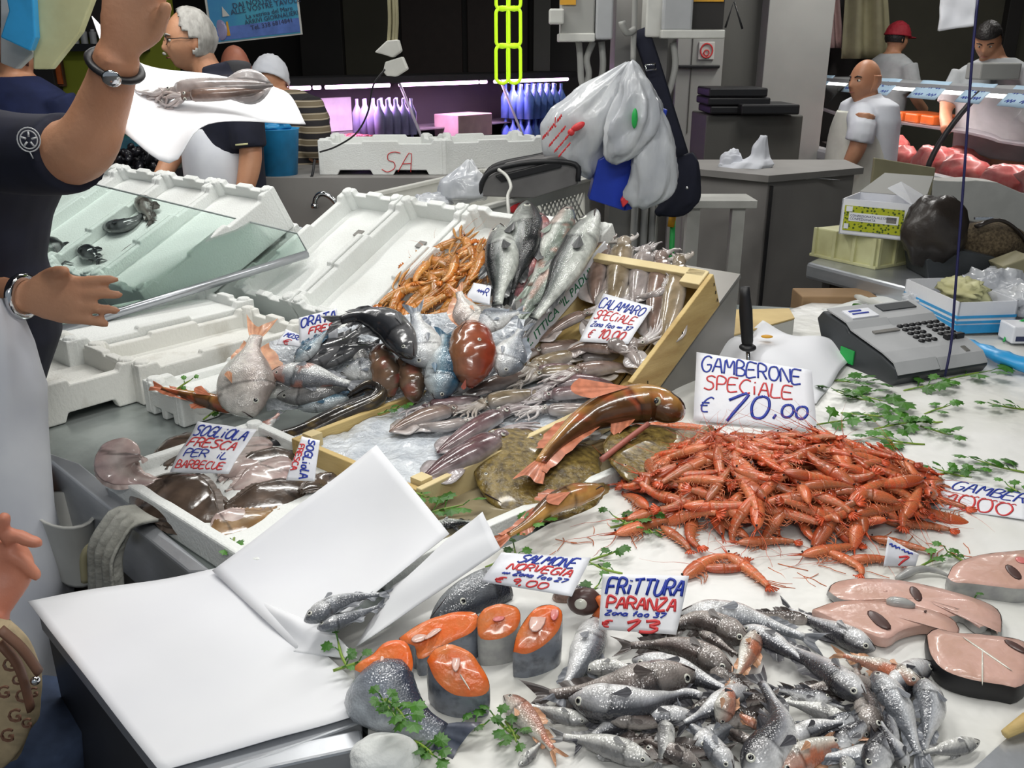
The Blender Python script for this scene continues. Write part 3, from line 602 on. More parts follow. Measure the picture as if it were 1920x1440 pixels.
# ------------------------------------------------------------------ parsley
def leaf_mb(mb, p, d, n, s):
    d = d.normalized(); n = (n-d*n.dot(d)).normalized(); r = n.cross(d)
    out = [(0, 0), (.10, .22), (.34, .30), (.30, .46), (.50, .62), (.34, .68), (.36, .86), (.16, .84), (0, 1.05), (-.16, .84), (-.36, .86), (-.34, .68), (-.50, .62), (-.30, .46), (-.34, .30), (-.10, .22)]
    c = p+d*s*.5+n*s*.08; vs = [c]+[p+d*s*y+r*s*x-n*s*.25*(x*x+(y-.5)**2*.6) for x, y in out]; k = len(out)
    mb.add(vs, [(0, 1+i, 1+(i+1) % k) for i in range(k)])
def parsley(surf, px, py, ang, size, label, n=5, stem=True, group='parsley sprigs scattered on the stall', h=None, seed=None):
    rnd = random.Random(seed if seed is not None else int(px*3+py)); 
    p = surf.at(px, py, 0); hh = surf.get(p)+.004 if h is None else h; p = surf.at(px, py, hh)
    d = (surf.x*math.cos(ang)+surf.y*math.sin(ang)); s2 = surf.n.cross(d); root = thing('parsley_sprig', label, 'parsley', tuple(p), group)
    pts = [p-d*size*.75, p-d*size*.2+s2*size*.05+surf.n*.004, p+d*size*.35+surf.n*.010]
    if stem: MB().tube(catmull(pts, 8), [.0022]*6+[.0016, .001], 5).build('stem', 'stem', root)
    for k in range(n):
        t = .25+.75*k/max(1, n-1); q = catmull(pts, 9)[min(8, int(t*8))]; sgn = 1 if k % 2 else -1
        dd = (d*rnd.uniform(.3, 1)+s2*sgn*rnd.uniform(.3, 1)+surf.n*rnd.uniform(-.05, .3)) if k < n-1 else d
        sz = size*rnd.uniform(.34, .5); e = q+dd.normalized()*sz*.35+surf.n*rnd.uniform(.002, .008); mb = MB(); leaf_mb(mb, e, dd, surf.n+s2*rnd.uniform(-.5, .5)+d*rnd.uniform(-.4, .4), sz)
        mb.tube([q, e], .0011, 4); mb.build('leaf', 'parsley', root, smooth=False)
    return root
# ================================================================== SETTING
def prect(x0, y0, x1, y1, Y):
    a = PY(x0, (y0+y1)/2, Y); b = PY(x1, (y0+y1)/2, Y); c = (x0+x1)/2
    return a.x, b.x, PY(c, y1, Y).z, PY(c, y0, Y).z
def pbox(mb, x0, y0, x1, y1, Y, d): X0, X1, Z0, Z1 = prect(x0, y0, x1, y1, Y); return mb.box((X0, Y, Z0), (X1, Y+d, Z1))
struct(MB().box((-7, -1.5, -.1), (8, 12, 0)).build('floor', 'concrete', smooth=False))
struct(MB().box((-7, 9.6, 0), (8, 9.8, 4.2)).build('wall_back', 'wall_dark', smooth=False))
struct(MB().box((-7.2, -1.5, 0), (-7, 12, 4.2)).build('wall_left', 'wall_olive', smooth=False))
struct(MB().box((8, -1.5, 0), (8.2, 12, 4.2)).build('wall_right', 'wall_olive', smooth=False))
struct(MB().box((-7, -1.5, 4.2), (8, 12, 4.3)).build('ceiling', 'wall_dark', smooth=False))
def panel(name, x0, y0, x1, y1, Y, d, m, parent=None, down=False):
    X0, X1, Z0, Z1 = prect(x0, y0, x1, y1, Y)
    o = MB().box((X0, Y, 0 if down else Z0), (X1, Y+d, Z1)).build(name, m, parent, smooth=False, bevel=.006); return o
struct(panel('trim_1', 644, -60, 735, 160, 9.3, .28, 'wall_olive', down=True))
d = struct(panel('door_1', 742, -60, 1000, 175, 9.4, .15, 'wall_dark', down=True))
for (a, b) in ((752, 866), (876, 990)): panel('door_leaf', a, -50, b, 170, 9.34, .06, 'brown', d, down=True).data.materials[0] = mat('door_brown', (.035, .022, .018), .6)
struct(panel('trim_2', 1000, -60, 1032, 200, 9.2, .3, 'panel', down=True))
struct(panel('trim_3', 560, -60, 640, 160, 9.2, .3, 'wall_dark', down=True))
struct(panel('wall_partition', 1240, -80, 1420, 420, 7.4, .1, 'panel', down=True))
struct(panel('trim_4', 1428, -80, 1548, 420, 7.2, .3, 'panel_light', down=True))
struct(panel('wall_butcher', 1640, -80, 2100, 300, 9.3, .2, 'wall_olive', down=True))
struct(panel('trim_5', 1556, -80, 1600, 300, 9.0, .2, 'wall_dark', down=True))
struct(panel('trim_6', 1885, -80, 1912, 200, 9.2, .2, 'wall_dark', down=True))
d = struct(panel('door_2', 1266, 66, 1352, 260, 7.32, .06, 'panel_light', down=True))
panel('door_bar', 1272, 122, 1350, 128, 7.27, .05, 'black', d); panel('door_seam', 1293, 70, 1295, 250, 7.31, .02, 'panel', d)
sg = panel('door_notice', 1310, 78, 1340, 112, 7.30, .02, 'plastic_white', d)
X0, X1, Z0, Z1 = prect(1316, 82, 1334, 108, 7.29); cx, cz = (X0+X1)/2, (Z0+Z1)/2
MB().tube([(cx+.045*math.cos(a), 7.29, cz+.05*math.sin(a)) for a in [2*PI*k/16 for k in range(17)]], .006, 5, False).build('notice_ring', 'red_ink', d)
MB().tube([(cx+.02*math.cos(a), 7.29, cz-.015+.02*math.sin(a)) for a in [2*PI*k/10 for k in range(11)]], .005, 5, False).build('notice_ring', 'red_ink', d)
for k in range(7):                                   # shelf back wall at the far left, yellow-green
    pass
struct(panel('wall_shop', 60, -60, 330, 330, 6.6, .1, 'wall_green', down=True))
struct(panel('trim_7', 20, -60, 100, 330, 6.5, .15, 'wall_dark', down=True))
sh = thing('wall_shelf', 'dark wall shelf with jars above the yellow-green wall', 'shelf', tuple(PY(160, 85, 6.5)))
pbox(MB(), 92, 82, 262, 96, 6.42, .18).build('board', 'black', sh, smooth=False); pbox(MB(), 92, -40, 262, 70, 6.55, .04).build('back_panel', 'wall_dark', sh, smooth=False)
for k in range(9):
    x = 100+k*17; X0, X1, Z0, Z1 = prect(x, 82-random.uniform(26, 46), x+13, 82, 6.48); r = (X1-X0)/2; c = (X0+r, 6.48)
    j = MB().tube([(c[0], c[1], Z0), (c[0], c[1], lerp(Z0, Z1, .8)), (c[0], c[1], lerp(Z0, Z1, .86)), (c[0], c[1], Z1)], [r, r, r*.6, r*.6], 10).build('jar', random.choice(['bottle_green', 'tan', 'brown', 'wall_grey', 'plastic_grey']), None, auto=40)
    tag(j, 'small jar in the row on the dark shelf at upper left', 'jar', 'jars on the dark wall shelf')
pic = thing('wall_picture', 'small orange framed picture on yellow-green wall', 'picture', tuple(PY(100, 130, 6.5)))
pbox(MB(), 84, 110, 118, 162, 6.55, .03).build('frame', 'brown', pic, smooth=False); pbox(MB(), 88, 114, 114, 158, 6.535, .02).build('print', 'orange', pic, smooth=False)
tag(MB().box((PY(158, 300, 5.2).x, 5.2, 0), (PY(216, 300, 5.2).x, 5.7, PY(190, 262, 5.2).z)).build('teal_cabinet', 'teal', None, smooth=False, bevel=.02), 'dark teal cabinet behind the vendor arm', 'cabinet')
# ------------------------------------------------------------------ lamp fittings that carry the stall lights
for i, (loc, yaw, _) in enumerate(LAMPS):
    M = Matrix.Translation(loc)@Matrix.Rotation(math.radians(yaw), 4, 'Z')
    f = thing('batten_lamp', 'white fluorescent batten lamp hanging above the stalls', 'lamp', loc, 'batten lamps above the stalls')
    MB().box((-.62, -.07, .03), (.62, .07, .09), M).build('housing', 'plastic_white', f, smooth=False)
    for s in (-.45, .45): MB().tube([M@Vector((s, 0, .09)), Vector((*(M@Vector((s, 0, 0))).xy, 4.2))], .004, 5).build('cord', 'black', f)
# ================================================================== STALL COUNTER
stall = thing('stall_counter', 'long steel fish stall counter carrying all the fish', 'counter', (.3, 1.9, 0))
top = [(-.55, 1.31), (-.19, .955), (-.02, .78), (.05, .60), (1.95, .60), (1.95, 2.72), (.62, 3.02), (.2, 3.25), (-.72, 3.9), (-1.75, 2.62), (-1.02, 1.79)]
MB().prism(top, .035, Matrix.Translation((0, 0, TABLE_Z-.037))).build('top', 'steel_wet', stall, smooth=False, bevel=.003)
b = [(x*.96+.02, y*.96+.06) for x, y in top]; MB().prism(b, TABLE_Z-.05, Matrix.Translation((0, 0, .01))).build('base', 'steel_dull', stall, smooth=False)
e0, e1, i0, i1 = P(60, 830, .852), P(372, 1090, .852), P(150, 866, .866), P(400, 1080, .866)
q = [P(62, 838, .862), P(352, 1072, .862), P(400, 1072, .868), P(150, 868, .868)]
ed = MB(); low = [v-UP*.13 for v in q]; ed.add(q+low, [(0, 1, 2, 3), (0, 4, 5, 1), (1, 5, 6, 2), (2, 6, 7, 3), (3, 7, 4, 0), (7, 6, 5, 4)]); ed.build('edge_strip', 'steel', stall, smooth=False, bevel=.004)
# white sheet over the ice on the right of the counter
pts = [P(690, 1450, .86), P(690, 1345, .86), P(560, 1225, .86), P(800, 1085, .86), P(985, 1010, .86), P(1215, 880, .86), P(1210, 760, .86), P(1420, 600, .86), P(1555, 560, .86), P(1930, 540, .86)]
poly = [(p.x, p.y) for p in pts]+[(1.9, 2.6), (1.9, .62), (-.0, .62)]
def inside(x, y, pg):
    r = False; n = len(pg)
    for i in range(n):
        a, b2 = pg[i], pg[(i+1) % n]
        if (a[1] > y) != (b2[1] > y) and x < (b2[0]-a[0])*(y-a[1])/(b2[1]-a[1])+a[0]: r = not r
    return r
bm = bmesh.new(); vs = [bm.verts.new((x, y, 0)) for x, y in poly]; bm.faces.new(vs)
for (ax, rng) in ((0, (-.1, 1.9)), (1, (.62, 3.0))):
    k = rng[0]
    while k < rng[1]:
        k += .03; co = [0, 0, 0]; co[ax] = k; no = [0, 0, 0]; no[ax] = 1
        bmesh.ops.bisect_plane(bm, geom=bm.verts[:]+bm.edges[:]+bm.faces[:], plane_co=co, plane_no=no)
for v in bm.verts:
    p = Vector((v.co.x*5, v.co.y*5, 0)); v.co.z = TABLE_Z+.001+.0045*(noise.noise(p)+.6*noise.noise(p*2.3))+.006
me = bpy.data.meshes.new('plastic_sheet'); bm.to_mesh(me); bm.free(); me.materials.append(MATS['sheet']); me.polygons.foreach_set('use_smooth', [True]*len(me.polygons))
o = bpy.data.objects.new('plastic_sheet', me); COL.objects.link(o); s = o.modifiers.new('solid', 'SOLIDIFY'); s.thickness = .004; s.offset = -1
tag(o, 'white wet plastic sheet covering the right half of the counter under the prawns', 'sheet')
# ------------------------------------------------------------------ shelf with the big white paper at the lower left
sf = thing('weighing_shelf', 'steel shelf box with black side under the big white paper', 'shelf', tuple(P(330, 1250, .5)))
c = [P(72, 1150, .862), P(330, 1480, .862), P(680, 1352, .862), P(425, 1085, .862)]
mb = MB(); mb.prism([(v.x, v.y) for v in c], .03, Matrix.Translation((0, 0, .832))); mb.build('top', 'steel', sf, smooth=False, bevel=.003)
cc = sum(c, Vector())/4; mb = MB(); mb.prism([(lerp(v.x, cc.x, .04), lerp(v.y, cc.y, .04)) for v in c], .83, Matrix.Translation((0, 0, 0))); mb.build('cabinet', 'black_metal', sf, smooth=False)
a, b = P(385, 1418, .862), P(676, 1358, .862); dr = (b-a).normalized(); sd = Vector((dr.y, -dr.x, 0))
mb = MB(); mb.box((0, 0, -.05), ((b-a).length, .034, 0), frame(a, dr, UP.cross(dr))@Matrix.Translation((0, -.040, -.001))); mb.build('rail', 'steel', sf, smooth=False, bevel=.004)
c = [P(52, 1128, .874), P(428, 1062, .890), P(718, 1326, .872), P(300, 1448, .868)]
sheet(c, 'wrapping_paper', 'large blank white sheet of wrapping paper lying flat at lower left', 'paper', bulge=.002, wav=.006, nu=22, nv=22, seed=3)
# ================================================================== FOAM BOXES AND CRATES ON THE COUNTER
def flat(v, z): return Vector((v.x, v.y, z))
TOPZ = TABLE_Z
nr = P(272, 750, TOPZ)
styro_box(flat(nr-AH*.46, TOPZ), AH, BH, .46, .38, .105, 'dirty white foam box, empty, beside the vendor apron', 'styro_dirty', marks=())
o2 = P(290, 770, TOPZ)+BH*.05
styro_box(flat(o2, TOPZ), AH, BH, .50, .27, .10, 'dirty empty foam box between the bream and the hand', 'styro_dirty')
o3 = o2+BH*.275
styro_box(flat(o3+AH*-.04, TOPZ), AH, BH, .56, .27, .115, 'clean white foam box lying behind the dirty ones, below the glass', 'styro', floor=.06)
ob = P(345, 803, TOPZ)
styro_box(flat(ob, TOPZ), AH, BH, .66, .165, .08, 'low foam box under the silver bream and mullet', 'styro', steps=True)
ot = P(480, 1062, .905)
LT = .52
tr = styro_box(flat(ot, TOPZ), (AH+Vector((.05, 0, 0))), BH, .34, LT, .055, 'shallow white foam tray holding the soles', 'styro', steps=False, feet=False, name='foam_tray', cat='foam tray', floor=.012, th=.022)
ow = Vector((-.20, 1.235, TOPZ)); AW = Vector((math.sin(math.radians(48)), math.cos(math.radians(48)), 0)); BW = Vector((-AW.y, AW.x, 0))
wt = styro_box(ow, AW, BW, .66, .17, .036, 'foam tray of murky water under the turbot', 'styro', steps=False, feet=False, name='foam_tray', cat='foam tray', floor=.004, th=.02)
MB().box((.02, .02, 0), (.64, .15, .004), frame(ow+UP*.027, AW, BW)).build('water', 'pan_water', wt, smooth=False)
# flat wooden crate with ice and squid
oc = P(790, 918, .93); oc.z = TOPZ; CL, CW = .66, .37
c1 = thing('wooden_crate', 'flat pale wooden crate of crushed ice and squid behind the turbot', 'crate', tuple(oc+AH*.33+BH*.18))
M = frame(oc, AH, BH)
MB().box((0, 0, 0), (CL, .014, .08), M).build('board', 'wood_pale', c1, smooth=False, bevel=.002)
MB().box((0, CW-.014, 0), (CL, CW, .075), M).build('board', 'wood', c1, smooth=False, bevel=.002)
MB().box((0, .014, 0), (.014, CW-.014, .075), M).build('board', 'wood', c1, smooth=False, bevel=.002)
MB().box((CL-.014, .014, 0), (CL, CW-.014, .07), M).build('board', 'wood', c1, smooth=False, bevel=.002)
for k in range(4): MB().box((.014, .02+k*.085, 0), (CL-.014, .095+k*.085, .006), M).build('floor_slat', 'wood', c1, smooth=False)
for (x, y) in ((.03, .03), (.03, CW-.03), (CL-.03, .03), (CL-.03, CW-.03)): MB().box((x-.014, y-.014, 0), (x+.014, y+.014, .085), M).build('corner_block', 'wood_pale', c1, smooth=False)
MB().grid(lambda u, v: M@Vector((.016+u*(CL-.032), .016+v*(CW-.032), .058+.008*noise.noise(Vector((u*9, v*6, 2)))+.004*noise.noise(Vector((u*40, v*30, 2))))), 60, 36).build('crushed_ice', 'ice', None)
tag(bpy.data.objects['crushed_ice'], 'grey crushed ice filling the flat wooden crate', 'ice', kind='stuff')
# tilted wooden crate
c2 = thing('wooden_crate', 'tilted yellow wooden crate with squid hanging over its upper end', 'crate', tuple(tilt(.2, .18, -.1)))
M = frame(tilt(0, 0, -.10), EA, BH); TL2, TW2 = .40, .37
MB().box((0, 0, 0), (TL2, .013, .10), M).build('board', 'wood', c2, smooth=False, bevel=.002)
lb = MB().box((0, TW2-.013, 0), (TL2+.05, TW2, .10), M).build('board', 'wood_pale', c2, smooth=False, bevel=.002)
MB().box((TL2-.013, .013, 0), (TL2, TW2-.013, .085), M).build('board', 'wood', c2, smooth=False, bevel=.002)
MB().box((TL2-.05, .014, .086), (TL2+.004, .07, .104), M).build('corner_block', 'wood_pale', c2, smooth=False, bevel=.002)
MB().box((TL2-.02, .02, .088), (TL2+.006, TW2-.02, .104), M).build('top_rail', 'wood_pale', c2, smooth=False, bevel=.002)
for k in range(4): MB().box((0, .016+k*.088, 0), (TL2-.014, .096+k*.088, .006), M).build('floor_slat', 'wood', c2, smooth=False)
MB().box((.0, TW2-.0185, .052), (TL2+.05, TW2-.0135, .108), M).build('paper_label', 'card', lb, smooth=False)
Mt = M@Matrix(((1, 0, 0, .02), (0, 0, -1, TW2-.0192), (0, 1, 0, .066), (0, 0, 0, 1)))
print_text('AZ. ITTICA "IL PADULE"', Mt, .036, 'green_ink', lb)
for (x, z) in ((.05, .05), (.05, .02), (.22, .055), (TL2-.01, .07), (TL2-.01, .045), (TL2-.01, .02)): MB().tube([M@Vector((x, -.001, z)), M@Vector((x, -.003, z+.010))], .0012, 4).build('staple', 'black_metal', c2)
MB().box((-.03, -.01, .0), (.04, .05, .03), M).build('foam_wedge', 'styro', None, smooth=False, bevel=.004); tag(bpy.data.objects['foam_wedge'], 'small white foam wedge under lower corner of the tilted crate', 'wedge')
# tilted foam boxes
TB = [('white foam box with langoustines, tilted beside the sea bass', .385, .535, 'styro'), ('clean empty tilted foam box next to the langoustines', .93, .29, 'styro'), ('clean empty tilted foam box furthest from the squid crate', 1.23, .29, 'styro')]
for i, (lbz, b0, wd, m) in enumerate(TB):
    styro_box(tilt(-.03, b0, -.12), EA, BH, .57, wd, .12, lbz, m, feet=False, floor=.03, marks=((.12, .03, .055, .03, .03, .004), (.40, .10, .055, .03, .03, .004)) if i else ())
# stand below the tilted boxes
sd = thing('display_stand', 'sloping steel stand under the tilted foam boxes', 'stand', tuple(flat(tilt(.25, .8), TOPZ)))
b0, b1 = .02, 1.50; pr = [tilt(.0, b0, -.145), tilt(.56, b0, -.145)]
for nm, bb in (('side_panel', b0), ('side_panel', b1-.02)):
    A0, A1 = tilt(.02, bb, -.128), tilt(.54, bb, -.128); B0, B1 = flat(A0, TOPZ), flat(A1, TOPZ); q = [A0, A1, B1, B0]; mb = MB(); mb.add(q+[v+BH*.02 for v in q], [(0, 1, 2, 3), (7, 6, 5, 4), (0, 4, 5, 1), (1, 5, 6, 2), (2, 6, 7, 3), (3, 7, 4, 0)]); mb.build(nm, 'steel_dull', sd, smooth=False)
q = [tilt(.0, b0, -.121), tilt(.55, b0, -.121), tilt(.55, b1, -.121), tilt(.0, b1, -.121)]; mb = MB(); mb.add(q+[v-EN*.012 for v in q], [(0, 1, 2, 3), (7, 6, 5, 4), (0, 4, 5, 1), (1, 5, 6, 2), (2, 6, 7, 3), (3, 7, 4, 0)]); mb.build('shelf_plate', 'steel_dull', sd, smooth=False)
# ------------------------------------------------------------------ glass fronted display at the left
LQ = P(262, 548, .97); LI = math.radians(27); LA = AH*math.cos(LI)+UP*math.sin(LI); LN = LA.cross(BH)
def ldisp(a, b, n=0): return LQ+LA*a+BH*b+LN*n
LB = ['white foam box nearest the old man apron, empty behind the glass', 'foam box with a row of white cuttlefish behind the glass', 'foam box with dark fish behind the glass', 'foam box with a grey fish behind the glass, near the vendor', 'foam box furthest left behind the glass']
for i, l in enumerate(LB): styro_box(ldisp(0, .0+i*.335, -.16), LA, BH, .58, .33, .16, l, 'styro', feet=False, floor=.09, group='foam boxes behind the glass')
styro_box(ldisp(.02, .01, -.33), LA, BH, .58, .33, .165, 'lower foam box stacked under the empty one behind the glass', 'styro', feet=False, floor=.09, group='foam boxes behind the glass')
ls = thing('display_cabinet', 'steel base under the glass fronted display at left', 'stand', tuple(flat(ldisp(.3, .8), 0)))
q = [flat(ldisp(-.03, .35, -.17), 0), flat(ldisp(.60, .35, -.17), 0), flat(ldisp(.60, 1.7, -.17), 0), flat(ldisp(-.03, 1.7, -.17), 0)]
tp = [ldisp(-.03, .35, -.17), ldisp(.60, .35, -.17), ldisp(.60, 1.7, -.17), ldisp(-.03, 1.7, -.17)]
mb = MB(); mb.add(q+tp, [(3, 2, 1, 0), (4, 5, 6, 7), (0, 1, 5, 4), (1, 2, 6, 5), (2, 3, 7, 6), (3, 0, 4, 7)]); mb.build('body', 'steel_dull', ls, smooth=False)
gl = thing('glass_screen', 'greenish tilted glass screen in front of the left foam boxes', 'glass')
g = [PY(96, 326, 2.88), PY(557, 438, 3.02), PY(575, 470, 2.98), P(22, 640, .93)]
mb = MB(); mb.add([g[0], g[1], g[2], g[3]], [(0, 1, 2, 3)]); mb.build('pane', 'glass', gl, smooth=False, solid=.006)
mb = MB().tube([g[0], g[1], g[2]], .003, 6); mb.build('rim', 'plastic_grey', gl)
a, b = g[3], g[2]; MB().tube([a-UP*.012, b-UP*.012], .014, 6).build('bottom_rail', 'steel', gl)
# ------------------------------------------------------------------ background foam boxes on the far steel counter
fc = thing('far_counter', 'grey steel counter with tap behind the tilted foam boxes', 'counter', (-.4, 4.3, 0))
X0, X1, Z0, Z1 = prect(500, 332, 1000, 420, 4.15); ZC = Z1
MB().box((X0, 4.15, .02), (X1, 4.85, ZC)).build('body', 'grey_paint', fc, smooth=False, bevel=.004)
for (x0, x1, l, m) in ((600, 838, 'foam box with red pencil letters on the far steel counter', 'styro'), (830, 1022, 'foam box behind the knotted bag on the far counter', 'styro')):
    a = PY(x0, 335, 4.22); b = PY(x1, 330, 4.22 if x0 == 600 else 4.4); d = (flat(b, 0)-flat(a, 0)); ex = d.normalized()
    bx = styro_box(flat(a, ZC), ex, UP.cross(ex), d.length, .36, .155, l, m)
    if x0 == 600:
        Mt = frame(flat(a, ZC)+ex*.28, ex, UP)@Matrix.Translation((0, 0, .002)); fn = lambda u, v: Mt@Vector((u*.14, .115-v*.10, 0)); write(fn, (Mt.to_3x3()@Vector((0, 0, 1))), bx, 'SA', 'red_ink', 0, 1, 1, .9, r=.002)
tp = thing('tap', 'curved chrome tap above the grey counter', 'tap', tuple(PY(632, 395, 4.0)))
q = [PY(636, 400, 4.05), PY(628, 378, 4.05), PY(612, 365, 4.05), PY(600, 364, 4.05), PY(592, 372, 4.05), PY(590, 384, 4.05)]
MB().tube(catmull(q, 14), .012, 8).build('spout', 'chrome', tp); MB().tube([PY(590, 382, 4.05), PY(590, 390, 4.05)], .017, 8).build('nozzle', 'chrome', tp)
MB().tube([flat(PY(636, 400, 4.05), 0), PY(636, 399, 4.05)], .014, 8).build('pipe', 'chrome', tp)
# ================================================================== FISH ON THE RIGHT OF THE COUNTER (small mixed fish for frying)
SF_ = Surf((0, 0, TABLE_Z+.008), (1, 0, 0), (0, 1, 0))
SF_.face = Vector((0, -.60, .80))
cd0 = SF_.at(1400, 1330, 0)
for iu in range(-60, 60):
    for iv in range(-40, 40):
        r = math.hypot(iu*.008/.36, iv*.008/.20)
        if r < 1:
            u, v, _ = SF_.loc(cd0); k = SF_.key(u+iu*.008, v+iv*.008); SF_.h[k] = .030*(1-r*r)
G1 = 'small mixed fish heaped below the FRITTURA card'
FR = [ # kind, points snout -> tail, side, label, options
 ('hake', [(1480, 1300), (1600, 1330)], 1, 'grey fish almost buried in the middle of the fry-fish heap'),
 ('hake_dark', [(1330, 1250), (1450, 1330)], 1, 'dark fish buried under the two red mullets'),
 ('whiting', [(1300, 1400), (1420, 1330)], -1, 'pale fish buried behind the curved grey hake'),
 ('hake', [(1560, 1400), (1660, 1330)], 1, 'grey fish buried low in the heap near the bottom edge'),
 ('hake_dark', [(1130, 1400), (1240, 1380)], 1, 'dark blue-grey fish half hidden behind the large pale fish'),
 ('whiting', [(1275, 1152), (1400, 1162), (1545, 1207)], -1, 'long pale hake running right from the FRITTURA card'),
 ('hake_dark', [(1520, 1165), (1450, 1152), (1395, 1150)], -1, 'brownish fish at the very back of the heap'),
 ('hake_dark', [(1405, 1200), (1300, 1165), (1208, 1207)], 1, 'slim brown fish whose tail points at the FRITTURA card'),
 ('hake', [(1330, 1225), (1210, 1195)], 1, 'small grey fish with dark eye just right of the card'),
 ('hake_dark', [(1375, 1257), (1262, 1212), (1150, 1212)], 1, 'brown fish with tail curled left below the FRITTURA card'),
 ('hake_dark', [(1310, 1185), (1395, 1235)], -1, 'brown flat-sided fish below the long pale hake'),
 ('pale', [(1093, 1255), (1150, 1250), (1225, 1268)], -1, 'small pale fish with open mouth beside the brown curled tail'),
 ('whiting', [(1120, 1160), (1098, 1225), (1040, 1322)], 1, 'pale slender fish hanging down left of the FRITTURA card'),
 ('hake', [(1187, 1238), (1290, 1265), (1410, 1315)], -1, 'dark-headed hake pointing left with white eye, centre of heap'),
 ('hake_dark', [(1305, 1264), (1160, 1290), (985, 1306)], 1, 'long brown fish with thin tail stretching far left'),
 ('pale', [(1104, 1352), (1050, 1340), (975, 1318)], 1, 'round pale bream with gaping mouth behind the pinkish mullet'),
 ('hake', [(1178, 1358), (1120, 1345), (1040, 1330)], 1, 'dark wide-eyed fish head beside the pale bream'),
 ('hake', [(1069, 1310), (1190, 1322), (1290, 1300), (1350, 1327)], -1, 'silvery lizard-like fish lying wavy across the heap'),
 ('mullet', [(1182, 1352), (1275, 1325)], -1, 'brown-red fish below the wavy silvery fish'),
 ('pale', [(1224, 1428), (1130, 1395), (1028, 1378)], 1, 'large pale fish along the lower left of the heap'),
 ('mullet', [(946, 1306), (985, 1345), (1050, 1422)], 1, 'pinkish mullet lying diagonally at the left end of the heap'),
 ('pale', [(972, 1436), (1022, 1385)], -1, 'small pale fish head under the pinkish mullet tail'),
 ('pale', [(1242, 1345), (1250, 1380), (1232, 1445)], -1, 'short cream fish pointing its tail at the bottom edge'),
 ('whiting', [(1375, 1445), (1320, 1385), (1262, 1325)], 1, 'big white-bellied fish with red slit in the lower middle'),
 ('mullet', [(1430, 1366), (1365, 1328)], 1, 'orange-cheeked mullet head under the curved grey hake'),
 ('hake_dark', [(1418, 1398), (1330, 1350)], 1, 'black-backed fish left of the curved grey hake'),
 ('hake', [(1560, 1312), (1435, 1288)], -1, 'slim yellowish fish under the big hake'),
 ('pale', [(1595, 1352), (1530, 1330), (1450, 1310)], 1, 'silver fish with yellow belly stripe in the heap centre'),
 ('hake', [(1475, 1392), (1540, 1362), (1612, 1352)], -1, 'silvery fish with dark fin above the pink-striped mullet'),
 ('mullet', [(1455, 1442), (1530, 1405), (1625, 1373)], -1, 'pink-striped mullet at the bottom edge'),
 ('pale', [(1578, 1445), (1605, 1410), (1645, 1380)], 1, 'small pale fish pointing up right at the bottom edge'),
 ('hake', [(1625, 1445), (1668, 1370), (1650, 1300)], 1, 'grey fish standing on end at the bottom right'),
 ('hake_dark', [(1640, 1375), (1620, 1300), (1600, 1235)], -1, 'dark grey fish hanging below the rosy mullet'),
 ('pale', [(1836, 1390), (1790, 1400), (1715, 1415)], 1, 'round-bodied pale fish with blue eye ring at the lower right'),
 ('whiting', [(1640, 1262), (1690, 1340), (1735, 1445)], -1, 'wide grey-white fish falling to the bottom right corner of heap'),
 ('whiting', [(1725, 1272), (1745, 1330), (1728, 1425)], -1, 'slim pale fish furthest right along the heap edge'),
 ('hake', [(1700, 1445), (1668, 1385), (1640, 1335)], 1, 'silver fish below the wide grey-white one'),
 ('hake', [(1392, 1176), (1450, 1205), (1545, 1265)], -1, 'hake with gold eye looking left above the red mullets'),
 ('hake', [(1640, 1218), (1555, 1180), (1453, 1130)], 1, 'slate hake with open mouth at the top of the heap'),
 ('hake', [(1624, 1312), (1530, 1245), (1430, 1185)], 1, 'biggest hake, lying diagonally with its head lower right'),
 ('mullet', [(1728, 1277), (1655, 1250), (1557, 1222)], 1, 'rosy red mullet at the right end of the heap'),
 ('hake', [(1395, 1450), (1462, 1370), (1440, 1300), (1408, 1255)], 1, 'large grey hake bent like a sickle in front'),
 ('mullet', [(1415, 1183), (1402, 1225), (1378, 1280)], 1, 'red mullet with orange back, tail pointing down'),
 ('mullet', [(1347, 1354), (1362, 1315), (1382, 1258)], -1, 'red mullet with white belly, head down at the front'),
]
rb = random.Random(21)
for i in range(16):
    x, y = rb.uniform(1130, 1680), rb.uniform(1200, 1420); a = rb.uniform(-.8, .8)+(PI if i % 2 else 0)
    if x < 1230 and y < 1290: y += 80
    dx, dy = 90*math.cos(a), 60*math.sin(a); FR.insert(0, (rb.choice(['hake', 'hake_dark', 'whiting']), [(x-dx, y-dy), (x+dx, y+dy)], 1, 'grey fish at the bottom of the heap, mostly covered by other fish'))
for row in FR:
    k, pts, sd, lb = row[:4]; fish(SF_, pts, k, lb, sd, name=('red_mullet' if k == 'mullet' else 'hake' if k[:4] == 'hake' else 'small_fish'), group=G1, hsc=(1.42 if k in ('hake', 'whiting', 'hake_dark') else 1.2))
